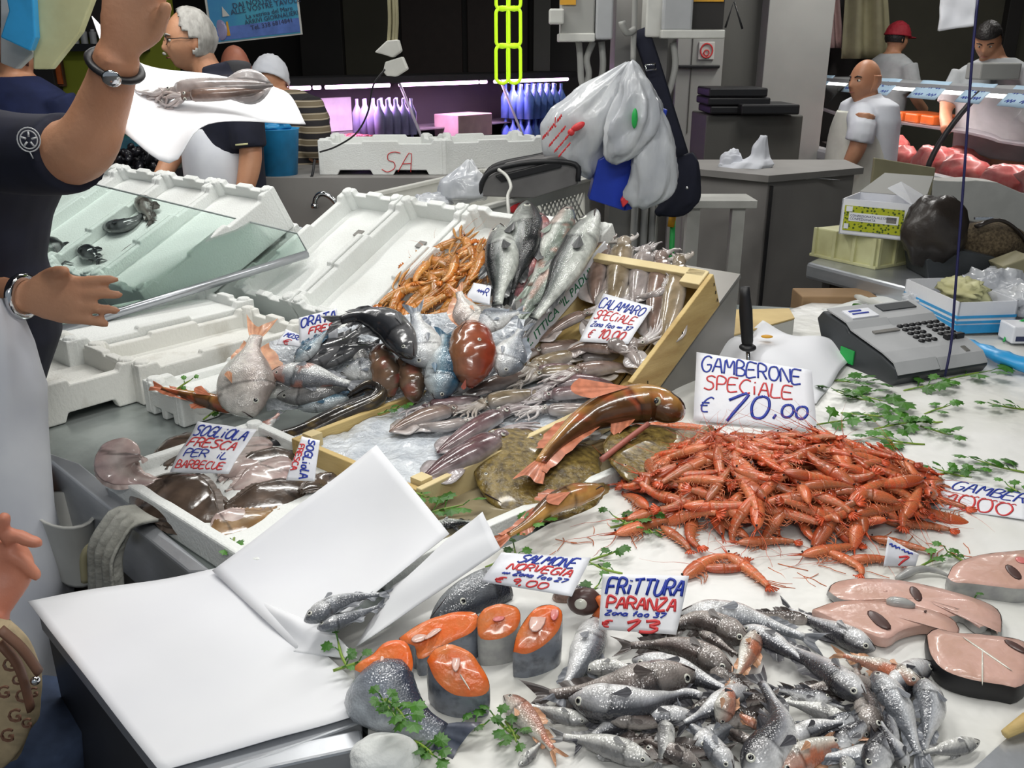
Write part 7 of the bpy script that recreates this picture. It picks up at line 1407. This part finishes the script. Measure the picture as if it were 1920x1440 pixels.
def face_bits(M, parent, browm, fat=1.0, closed=False):
    for s in (1, -1):
        e = MB().ell(M@Vector((s*.031, .0805, .003)), (.012, .009, .0075), M.to_3x3(), 10, 7).build('eye', 'eye_white', parent); MB().ell(M@Vector((s*.031, .0885, .003)), (.0055, .003, .0055), M.to_3x3(), 8, 6).build('pupil', 'pupil', e)
        MB().tube([M@Vector((s*.014, .098, .020)), M@Vector((s*.032, .094, .027)), M@Vector((s*.052, .080, .022))], [.003, .0042, .002], 6).build('eyebrow', browm, parent)
    MB().tube([M@Vector((-.022, .092, -.064)), M@Vector((0, .103, -.063)), M@Vector((.022, .092, -.064))], [.0015, .0042, .0015], 6).build('lips', 'lip', parent)
def rings_torso(rows, f, n=28):              # rows: (center, half_depth, half_width)
    s = UP.cross(f); out = []
    for c, rd, rw in rows: out.append([Vector(c)+s*(rw*math.cos(a))+f*(rd*math.sin(a)) for a in [2*PI*k/n for k in range(n)]])
    return out
def remesh(o, vox, it=3, fac=.5):
    m = o.modifiers.new('remesh', 'REMESH'); m.mode = 'VOXEL'; m.voxel_size = vox; m.use_smooth_shade = True
    s = o.modifiers.new('smooth', 'SMOOTH'); s.iterations = it; s.factor = fac; return o
def add_hand(mb, M, curl=.35, spread=1.0, s=1.0, ext=(1, 1, 1, 1), thumb=(.55, .75, .35)):
    T = lambda x, y, z: M@Vector((x*s, y*s, z*s))
    for k in range(9): pass
    rows = []
    for x, hw, th in ((-.03, .026, .020), (0, .027, .018), (.03, .036, .017), (.06, .041, .015), (.085, .042, .013), (.10, .040, .010)):
        rows.append([T(x, hw*math.cos(a), th*math.sin(a)-.002) for a in [2*PI*j/16 for j in range(16)]])
    mb.loft(rows, True)
    for i, (y, ln) in enumerate(((.031, .072), (.0105, .080), (-.0105, .075), (-.030, .058))):
        p = Vector((.088, y, 0)); a = 0; q = [Vector((.07, y*.95, 0)), p.copy()]; yaw = (1.5-i)*.07*spread
        for seg, fr_ in enumerate((.45, .31, .24)):
            a += curl*ext[i]*(1 if seg else .8); p = p+Vector((math.cos(a)*math.cos(yaw), math.sin(yaw), -math.sin(a)))*ln*fr_; q.append(p.copy())
        mb.tube([T(*v) for v in catmull(q, 12)], [s*(.0095-.0022*k/11) for k in range(11)]+[s*.004], 9)
    d = Vector(thumb).normalized(); q = [Vector((.012, .018, 0)), Vector((.034, .036, -.004)), Vector((.034, .036, -.004))+d*.034, Vector((.034, .036, -.004))+d*.034+Vector((d.x*1.2, d.y*.6, d.z-.15)).normalized()*.028]
    mb.tube([T(*v) for v in catmull(q, 12)], [s*(.014-.005*k/11) for k in range(11)]+[s*.005], 9)
def hframe(c, f, tilt_=0, side_t=0):
    f = Vector(f).normalized(); x = f.cross(UP).normalized(); z = x.cross(f); M = Matrix(((x.x, f.x, z.x, c.x), (x.y, f.y, z.y, c.y), (x.z, f.z, z.z, c.z), (0, 0, 0, 1)))
    return M@Matrix.Rotation(tilt_, 4, 'X')@Matrix.Rotation(side_t, 4, 'Y')
# ------------------------------------------------------------------ old man with glasses
Y = 4.0; f = Vector((-.93, -.36, 0)).normalized(); HC = PY(358, 76, Y); HM = hframe(HC, f, -.03)@Matrix.Scale(1.0, 4)
per = thing('person', 'older man with white hair and glasses, black polo shirt and white apron', 'person', tuple(flat(PY(430, 400, Y), 0)))
mb = MB(); add_head(mb, HM, 1.02); q = lambda x, y, dy=0: PY(x, y, Y+dy)
mb.tube([q(372, 95), q(385, 125), q(405, 160)], [.052, .058, .07], 14)
TOR = [(q(412, 140), .07, .12), (q(420, 160), .10, .20), (q(428, 200), .125, .21), (q(428, 250), .135, .20), (q(424, 300), .15, .20), (q(430, 360), .15, .20), (q(436, 420), .14, .19), (flat(q(436, 420), .45), .12, .16), (flat(q(436, 420), .05), .10, .15)]
mb.loft(rings_torso(TOR, f), True)
sh = q(455, 185, -.16); el = q(470, 290, -.20); wr = q(452, 385, -.26); mb.tube(catmull([sh, el, wr], 14), [.058, .056, .053, .050, .047, .045, .046, .047, .046, .044, .041, .037, .033, .030], 12)
add_hand(mb, frame(wr, wr-el, Vector((-1, 0, 0))), .25, s=.95)
s2 = q(395, 190, .16); e2 = q(340, 265, .05); w2 = q(290, 355, -.12); mb.tube(catmull([s2, e2, w2], 14), [.055, .053, .05, .048, .046, .045, .046, .047, .045, .042, .039, .036, .033, .03], 12); add_hand(mb, frame(w2, w2-e2, Vector((0, -1, 0))), .3, s=.95)
remesh(mb.build('body', 'skin', per), .0075, 3)
face_bits(HM, per, 'hair_white'); head_mask(HM, lambda d: (d.z > .28 and d.y < .62 and not (d.z > .3 and d.y > .35)) or (d.y < -.05 and d.z > -.45 and abs(d.x) < .96) or (d.y < .1 and d.z > .1 and abs(d.x) > .5), .008, 'hair', 'hair_white', per, 1.02, .008)
MB().tube([HM@Vector((-.024, .108, -.051)), HM@Vector((0, .113, -.047)), HM@Vector((.024, .108, -.051))], [.004, .0065, .004], 7).build('moustache', 'hair_white', per)
gl_ = MB()
for s in (1, -1):
    gl_.tube([HM@Vector((s*.032+.020*math.cos(a), .100-.006*abs(math.cos(a)), .002+.015*math.sin(a))) for a in [2*PI*k/16 for k in range(17)]], .0018, 5, False); gl_.tube([HM@Vector((s*.052, .094, .008)), HM@Vector((s*.080, .04, .010)), HM@Vector((s*.085, -.012, .006))], .0018, 5)
gl_.tube([HM@Vector((-.012, .104, .005)), HM@Vector((.012, .104, .005))], .0018, 5); gl_.build('glasses', 'black_metal', per)
mb = MB(); G = lambda rows, k: [(c, a*k, b*k) for c, a, b in rows]; mb.loft(rings_torso(G(TOR[:7], 1.06), f), True); mb.tube([q(398, 122), q(402, 134), q(405, 145)], [.066, .07, .075], 14)
mb.tube(catmull([sh+Vector((0, .04, .01)), sh.lerp(el, .5), sh.lerp(el, .88)], 8), [.085, .08, .077, .075, .074, .073, .072, .071], 12); mb.tube(catmull([s2, s2.lerp(e2, .5), s2.lerp(e2, .9)], 8), .07, 12); remesh(mb.build('polo_shirt', 'navy', per), .011, 2)
MB().tube([sh.lerp(el, .80)+Vector((-.035, -.07, .0)), sh.lerp(el, .80)+Vector((.015, -.072, .005))], .004, 5).build('sleeve_mark', 'cream', per)
mb = MB(); rows = [(q(418, 235), .165, .16), (q(420, 270), .172, .215), (q(424, 300), .178, .225), (q(430, 360), .175, .222), (q(436, 420), .165, .21), (flat(q(436, 420), .5), .17, .20)]; RT = rings_torso(rows, f, 40)
RT2 = [[r[k] for k in range(-3, 24)] for r in RT]; mb.grid(lambda u, v: RT2[min(5, int(v*5+.5))][min(26, int(u*26+.5))]+f*.008*math.sin(u*30)*v, 26, 5); mb.build('apron', 'cotton', per, solid=.006, sub=1)
# ------------------------------------------------------------------ man in striped shirt with white cap (back turned), bald man behind
Y = 4.75; f = Vector((.15, .95, 0)).normalized(); per = thing('person', 'man in brown striped shirt and white cap seen from behind', 'person', tuple(flat(PY(540, 300, Y), 0))); HC = PY(506, 152, Y); HM = hframe(HC, f, -.5); q = lambda x, y, dy=0: PY(x, y, Y+dy)
mb = MB(); add_head(mb, HM); mb.tube([HC+Vector((.02, -.01, -.06)), q(520, 185)], .06, 12); TOR = [(q(522, 168), .08, .10), (q(535, 185), .11, .17), (q(545, 220), .13, .19), (q(545, 260), .13, .18), (q(545, 310), .13, .17), (flat(q(545, 320), .5), .12, .16), (flat(q(545, 320), .03), .10, .15)]; mb.loft(rings_torso(TOR, f), True)
a1 = catmull([q(575, 195, -.05), q(592, 245, -.1), q(588, 285, -.08), q(570, 300, .1)], 14); mb.tube(a1, [.06]*5+[.055]*4+[.045]*5, 12); remesh(mb.build('body', 'skin', per), .011, 2)
head_mask(HM, lambda d: d.z > -.05 and d.y < .5, .010, 'cap', 'cotton', per, 1.02, .006); MB().ell(HM@Vector((0, .02, .132)), .012).build('cap_button', 'black', per)
mat('stripes', (.20, .16, .11), .8); nt = MATS['stripes'].node_tree; bs = nt.nodes['Principled BSDF']; wv = nt.nodes.new('ShaderNodeTexWave'); wv.bands_direction = 'Z'; wv.inputs['Scale'].default_value = 5.2; wv.inputs['Distortion'].default_value = .6; tc = nt.nodes.new('ShaderNodeTexCoord'); rp = nt.nodes.new('ShaderNodeValToRGB'); nt.links.new(tc.outputs['Object'], wv.inputs['Vector']); nt.links.new(wv.outputs['Fac'], rp.inputs[0])
for e, (p, c) in zip([rp.color_ramp.elements[0], rp.color_ramp.elements[1], rp.color_ramp.elements.new(.40), rp.color_ramp.elements.new(.55), rp.color_ramp.elements.new(.72)], ((0, (.02, .018, .02)), (1, (.03, .025, .025)), (.40, (.26, .21, .14)), (.55, (.48, .42, .32)), (.72, (.20, .16, .10)))): e.position = p; e.color = c+(1,)
rp.color_ramp.interpolation = 'CONSTANT'; nt.links.new(rp.outputs[0], bs.inputs['Base Color'])
mb = MB(); mb.loft(rings_torso(G(TOR[:5], 1.07), f), True); mb.tube(a1[:8], [.085, .083, .08, .078, .077, .076, .075, .074], 12); remesh(mb.build('striped_shirt', 'stripes', per), .012, 2)
Y = 5.2; f = Vector((-.3, .95, 0)).normalized(); per = thing('person', 'bald man with short grey hair behind the striped shirt', 'person', tuple(flat(PY(440, 300, Y), 0))); HC = PY(442, 128, Y); HM = hframe(HC, f, -.25); mb = MB(); add_head(mb, HM); q = lambda x, y, dy=0: PY(x, y, Y+dy); mb.tube([HC+Vector((0, -.02, -.07)), q(450, 175)], .06, 12); TOR = [(q(450, 165), .08, .11), (q(452, 180), .11, .2), (q(455, 230), .13, .2), (q(455, 300), .13, .18), (flat(q(455, 300), .03), .11, .16)]; mb.loft(rings_torso(TOR, f), True); remesh(mb.build('body', 'skin_red', per), .012, 2); head_mask(HM, lambda d: d.y < .1 and -.45 < d.z < .12, .003, 'hair', 'grey_cloth', per, 1, .004); mb = MB(); mb.loft(rings_torso(G(TOR, 1.06), f), True); remesh(mb.build('dark_shirt', 'navy', per), .015, 2)
# ------------------------------------------------------------------ butcher
Y = 5.6; f = Vector((-.90, -.42, 0)).normalized(); per = thing('person', 'bald butcher in white T-shirt and apron standing before the meat display', 'person', tuple(flat(PY(1620, 400, Y), 0))); HC = PY(1622, 152, Y); HM = hframe(HC, f, .02); q = lambda x, y, dy=0: PY(x, y, Y+dy)
mb = MB(); add_head(mb, HM, .98); mb.tube([q(1626, 165), q(1628, 182), q(1632, 196)], [.055, .058, .07], 12)
TOR = [(q(1630, 183), .07, .12), (q(1630, 194), .10, .19), (q(1626, 225), .13, .21), (q(1624, 260), .135, .20), (q(1622, 300), .14, .19), (q(1620, 345), .13, .18), (flat(q(1620, 345), .5), .12, .17), (flat(q(1620, 345), .03), .10, .15)]; mb.loft(rings_torso(TOR, f), True)
sh, el, wr = q(1622, 215, -.2), q(1608, 275, -.24), q(1582, 325, -.22); mb.tube(catmull([sh, el, wr], 12), [.06, .058, .055, .052, .05, .05, .05, .048, .045, .04, .036, .033], 12); add_hand(mb, frame(wr, wr-el, Vector((-1, 0, 0))), .3, s=.95); sh2, el2, wr2 = q(1640, 210, .2), q(1600, 280, .2), q(1560, 320, .1); mb.tube(catmull([sh2, el2, wr2], 10), [.055]*5+[.045]*5, 10)
remesh(mb.build('body', 'skin', per), .009, 3); face_bits(HM, per, 'hair_dark', .98); head_mask(HM, lambda d: d.y < .1 and -.45 < d.z < .3, .002, 'stubble_hair', 'skin', per, .98, .002)
mb = MB(); mb.loft(rings_torso(G(TOR[:6], 1.07), f), True); mb.tube(catmull([sh+Vector((.02, .13, .01)), sh.lerp(el, .45), sh.lerp(el, .85)], 8), [.07, .08, .083, .082, .08, .08, .08, .08], 12); mb.tube([q(1630, 178), q(1631, 190)], [.066, .08], 12); remesh(mb.build('t_shirt', 'cotton', per), .012, 2)
mb = MB(); rows = [(q(1618, 205), .16, .12), (q(1614, 240), .165, .19), (q(1612, 280), .175, .21), (q(1608, 335), .19, .21), (flat(q(1606, 345), .5), .19, .2)]; RT = rings_torso(rows, f, 40); RT2 = [[r[k] for k in range(0, 21)] for r in RT]; mb.grid(lambda u, v: RT2[min(4, int(v*4+.5))][min(20, int(u*20+.5))], 20, 4); mb.build('apron', 'apron_cream', per, solid=.006, sub=1)
# ------------------------------------------------------------------ man with red cap, dark haired butcher
def small_person(label, x, y, Y, f, bodypx, hat=None, hair='hair_dark', tl=0, shirt='cotton_dim'):
    f = Vector(f).normalized(); per = thing('person', label, 'person', tuple(flat(PY(x, 400, Y), 0))); HC = PY(x, y, Y); HM = hframe(HC, f, tl); mb = MB(); add_head(mb, HM); bx, by = bodypx; q = lambda a, b, dy=0: PY(a, b, Y+dy)
    nk = q(bx, by); mb.tube([HC+Vector((0, 0, -.05)), HC.lerp(nk, .6), nk+Vector((0, 0, -.05))], [.05, .055, .07], 12); TOR = [(nk, .07, .10), (nk-UP*.06, .11, .2), (nk-UP*.2, .13, .21), (nk-UP*.4, .13, .19), (nk-UP*.6, .13, .18), (flat(nk, .03), .11, .16)]; mb.loft(rings_torso(TOR, f), True)
    sd = UP.cross(f); arms = []
    for s in (1, -1): a = catmull([nk-UP*.09+sd*s*.2, nk-UP*.32+sd*s*.26+f*.05, nk-UP*.46+sd*s*.2+f*.25], 10); arms.append(a); mb.tube(a, [.055]*5+[.042]*5, 10)
    remesh(mb.build('body', 'skin', per), .012, 2); face_bits(HM, per, hair)
    head_mask(HM, lambda d: (d.z > .42) or (d.y < .05 and d.z > -.25), .008, 'hair', hair, per, 1, .006)
    if hat: head_mask(HM, lambda d: d.z > .12, .016, 'cap', hat, per, 1.02, .006); MB().ell(HM@Vector((0, .13, .02)), (.06, .06, .008), HM.to_3x3()).build('cap_peak', hat, per)
    mb = MB(); mb.loft(rings_torso(G(TOR[:5], 1.07), f), True)
    for a in arms: mb.tube(a[:5], .078, 10)
    remesh(mb.build('shirt', shirt, per), .013, 2); return per
small_person('man with red cap and grey-white shirt behind the butcher display', 1682, 72, 8.2, (.75, .3, 0), (1672, 100), 'red_cloth', tl=-.1)
small_person('dark haired man in white coat bending over the butcher display', 1852, 76, 6.4, (-.55, -.8, 0), (1872, 108), None, 'hair_dark', -.5, 'cotton_dim')
small_person('person in dark blue jacket with brown hair behind the raised arm', 22, 108, 4.3, (.2, .9, 0), (28, 142), None, 'hair_brown', -.2, 'blue_cloth')
tag(pbox(MB(), 1838, 118, 1915, 150, 6.1, .2).build('scale', 'panel_light', None, smooth=False, bevel=.01), 'grey shop scale on the butcher display before the dark haired man', 'scale')
# ------------------------------------------------------------------ fishmonger at the left with raised arm
Y = 1.80; per = thing('person', 'fishmonger in navy shirt and white apron at the left, head out of frame, arm raised', 'person', tuple(flat(PY(-60, 800, Y), 0))); q = lambda x, y, yy=Y: PY(x, y, yy); f = Vector((.8, -.55, 0)).normalized()
TR = [(250, -95, 95), (330, -95, 125), (420, -95, 105), (500, -95, 100), (580, -90, 112), (650, -90, 118), (720, -95, 108), (800, -95, 95)]
TOR = [(q(c, y), .15*h/110, .20*h/110) for y, c, h in TR]+[(flat(q(-90, 850), .45), .14, .18), (flat(q(-90, 850), .03), .12, .16)]
SHD, ELB, WRS = PY(-50, 275, 1.66), PY(150, 278, 1.47), PY(222, 100, 1.42)
mb = MB(); mb.loft(rings_torso(TOR, f), True); mb.tube([q(-105, 260), q(-125, 160), q(-145, 70)], [.07, .06, .06], 12); add_head(mb, hframe(q(-150, -10), f))
arm = catmull([SHD, SHD.lerp(ELB, .55)+Vector((0, 0, -.012)), ELB, ELB.lerp(WRS, .45)+Vector((.012, 0, .006)), WRS], 26); mb.tube(arm, [.058, .058, .057, .056, .055, .054, .053, .052, .052, .052, .052, .053, .053, .053, .053, .052, .051, .049, .046, .043, .040, .038, .036, .034, .033, .032], 16)
hd = (PY(250, 4, 1.42)-WRS); add_hand(mb, frame(WRS+hd*.12, hd, Vector((1, .1, .5))), .5, s=1.05, thumb=(.9, .25, -.5))
W2, H2 = PY(52, 556, 1.70), PY(212, 568, 1.66); E2 = PY(-110, 560, 1.9); mb.tube(catmull([PY(-170, 380, 1.9), E2, PY(-30, 555, 1.78), W2], 16), [.055, .055, .054, .053, .052, .051, .050, .050, .048, .046, .044, .042, .039, .036, .034, .032], 14); add_hand(mb, frame(W2, H2-W2, Vector((.0, .25, 1))), .16, s=1.16, spread=1.0, thumb=(.9, .25, .45))
remesh(mb.build('body', 'skin', per), .006, 3)
VH = hframe(q(-150, -10), f); face_bits(VH, per, 'hair_dark'); head_mask(VH, lambda d: (d.z > .42) or (d.y < .05 and d.z > -.25), .008, 'hair', 'hair_dark', per, 1, .006)
mb = MB(); mb.loft(rings_torso(G(TOR[:8], 1.04), f), True); k = len([1 for p in arm if 960+FPX*p.x/(p.y*CP-(p.z-CAM_H)*SP) < 146])
mb.tube(arm[:k], [.074-.011*i/k for i in range(k)], 16); mb.tube(catmull([PY(-170, 380, 1.9), PY(-140, 470, 1.92), E2], 8), .07, 12); mb.tube([SHD+Vector((-.16, .05, .0)), SHD], [.10, .075], 14); remesh(mb.build('navy_shirt', 'navy', per), .008, 3)
em = PY(54, 262, 1.43); EM = frame(em, (1, .25, -.05), (0, .2, 1)); eb_ = MB(); 
for r in (.018, .0135): eb_.tube([EM@Vector((r*.9*math.cos(a), r*math.sin(a), .0)) for a in [2*PI*i/20 for i in range(21)]], .0011, 5, False)
for i in range(5): a = 2*PI*i/5+.3; eb_.tube([EM@Vector((.004*math.cos(a), .004*math.sin(a), 0)), EM@Vector((.012*math.cos(a), .012*math.sin(a), 0))], .0016, 5)
eb_.tube([EM@Vector((.0, -.018, 0)), EM@Vector((.004, -.028, 0))], .001, 5); eb_.build('sleeve_emblem', 'plastic_grey', per)
ap = [(560, -62, 84), (640, -45, 100), (720, -28, 108), (830, -18, 106), (950, -6, 112), (1095, 16, 118), (1290, 6, 112), (1480, 6, 112)]; mb = MB()
RT = []
for y, c, h in ap: RT.append([PY(c+h*math.sin(a), y, 1.72-.10*math.cos(a)+(y-560)*-.00022)+Vector((.008*math.sin(a*5+y*.01), 0, 0)) for a in [-.5*PI+PI*1.25*k2/30 for k2 in range(31)]])
mb.grid(lambda u, v: (lambda t, i: RT[i][min(30, int(u*30+.5))].lerp(RT[min(7, i+1)][min(30, int(u*30+.5))], t-i))(v*7, min(6, int(v*7))), 30, 21); mb.build('apron', 'cotton', per, solid=.006)
wd = (arm[25]-arm[23]).normalized(); wc = arm[24]; u1 = wd.orthogonal().normalized(); u2 = wd.cross(u1)
wt2 = MB(); wt2.tube([wc+(u1*math.cos(a)+u2*math.sin(a))*.037 for a in [2*PI*i/28 for i in range(29)]], .0065, 8, False, flat=.8).build('watch_strap', 'black', per); fw = MB(); cdir = (EYE-wc).normalized(); cdir = (cdir-wd*cdir.dot(wd)).normalized(); fw.ell(wc+cdir*.040, (.014, .014, .005), frame((0, 0, 0), wd, cdir.cross(wd)).to_3x3()).build('watch_case', 'chrome', per)
wd = (H2-W2).normalized(); u1 = wd.orthogonal().normalized(); u2 = wd.cross(u1); MB().tube([W2-wd*.01+(u1*math.cos(a)+u2*math.sin(a))*.037 for a in [2*PI*i/28 for i in range(29)]], .009, 8, False).build('metal_bracelet', 'chrome', per)
# paper with squid held up
net = [[(172, 30, 1.60), (262, 118, 1.66), (400, 140, 1.74), (512, 162, 1.78)], [(212, 150, 1.54), (262, 190, 1.56), (400, 194, 1.60), (545, 180, 1.70)], [(226, 244, 1.47), (320, 306, 1.45), (392, 232, 1.50), (573, 233, 1.64)]]
NP = [[PY(*p) for p in r] for r in net]; rowsC = [catmull(r, 25) for r in NP]
cols = [catmull([rowsC[0][i], rowsC[1][i], rowsC[2][i]], 19) for i in range(25)]; mb = MB(); mb.grid(lambda u, v: cols[min(24, int(u*24+.5))][min(18, int(v*18+.5))], 24, 18)
tag(mb.build('wrapping_paper', 'paper', None, solid=.0012), 'white paper held up in the air with squid lying on it', 'paper')
SQs = Surf(PY(400, 176, 1.58), (1, 0, 0), (0, .15, 1)); squid(SQs, [(512, 160), (420, 165), (330, 172), (262, 200)], 'squid lying on the raised paper with its eye at the left', 1, wide=1.0, group='squid on the raised paper', mant=.70); squid(SQs, [(500, 168), (420, 176), (350, 180), (300, 196)], 'second squid lying lower on the raised paper', 0, wide=.8, group='squid on the raised paper', mant=.7)
# ------------------------------------------------------------------ customer hand and bag at the lower left
per = thing('person', 'customer hand with spread fingers reaching in at the lower left border', 'person', tuple(PY(-60, 1300, 1.05)))
Y = 1.06; q = lambda x, y, yy=Y: PY(x, y, yy); mb = MB(); wr, pc = q(-28, 1150, 1.02), q(8, 1062); rows = []
mb.tube(catmull([q(-120, 1400, .95), q(-60, 1250, .98), wr], 8), [.046, .044, .042, .040, .038, .035, .033, .031], 14); d = pc-wr
mb.tube(catmull([wr, wr.lerp(pc, .5), pc, q(12, 1012)], 10), [.029, .031, .034, .037, .039, .040, .039, .036, .030, .022], 14, flat=.55, up=(0, 1, 0))
for pts, r in (([(6, 1010), (30, 1004), (55, 1014), (79, 1019)], .0095), ([(16, 1040), (38, 1050), (58, 1068), (74, 1086)], .0092), ([(-4, 1000), (4, 985), (8, 972), (8, 962)], .0092), ([(16, 1075), (24, 1090), (20, 1108), (8, 1118)], .0085), ([(0, 1100), (10, 1115), (4, 1132), (-8, 1136)], .008)): mb.tube(catmull([q(x, y, Y-.01) for x, y in pts], 10), [r*1.1, r*1.1, r*1.05, r, r, r, r*.95, r*.92, r*.85, r*.5], 10)
remesh(mb.build('body', 'skin_red', per), .004, 3); 
mb = MB(); mb.tube(catmull([PY(80, 1330, 1.12), PY(70, 1500, 1.12), flat(PY(70, 1500, 1.12), .05)], 8), [.075, .08, .08, .078, .07, .065, .06, .06], 16); mat('denim', (.05, .075, .14), .85, var=.1, nscale=40); mb.build('jeans', 'denim', per)
hb = thing('handbag', 'beige monogram handbag with brown straps at the lower left border', 'handbag', tuple(PY(0, 1400, 1.0))); Y = .98
bag([(-10, 1170, 30), (0, 1200, 50), (10, 1260, 64), (10, 1310, 66), (2, 1360, 60), (-8, 1410, 46), (-10, 1440, 10)], Y, 'body', None, None, 'monogram', .5, .03, 5, parent=hb)
for i, (x, y, s) in enumerate(((12, 1250, .024), (36, 1308, .024), (60, 1298, .018), (22, 1345, .024), (8, 1382, .024), (2, 1300, .022), (48, 1356, .018), (30, 1275, .018))):
    p = PY(x-8, y+9, Y-.062+.00045*abs(x-8)); print_text('G', frame(p, (1, .12, -.02), (0, .25, 1)), s, 'brown', hb, name='monogram_letter', ext=.002)
for pts in ([(0, 1180), (40, 1215), (74, 1262)], [(0, 1205), (35, 1250), (58, 1330)]): MB().tube(catmull([PY(x, y, Y-.055) for x, y in pts], 10), .008, 7, flat=.5).build('strap', 'brown', hb)
MB().ell(PY(66, 1276, Y-.05), .006).build('ring', 'chrome', hb)
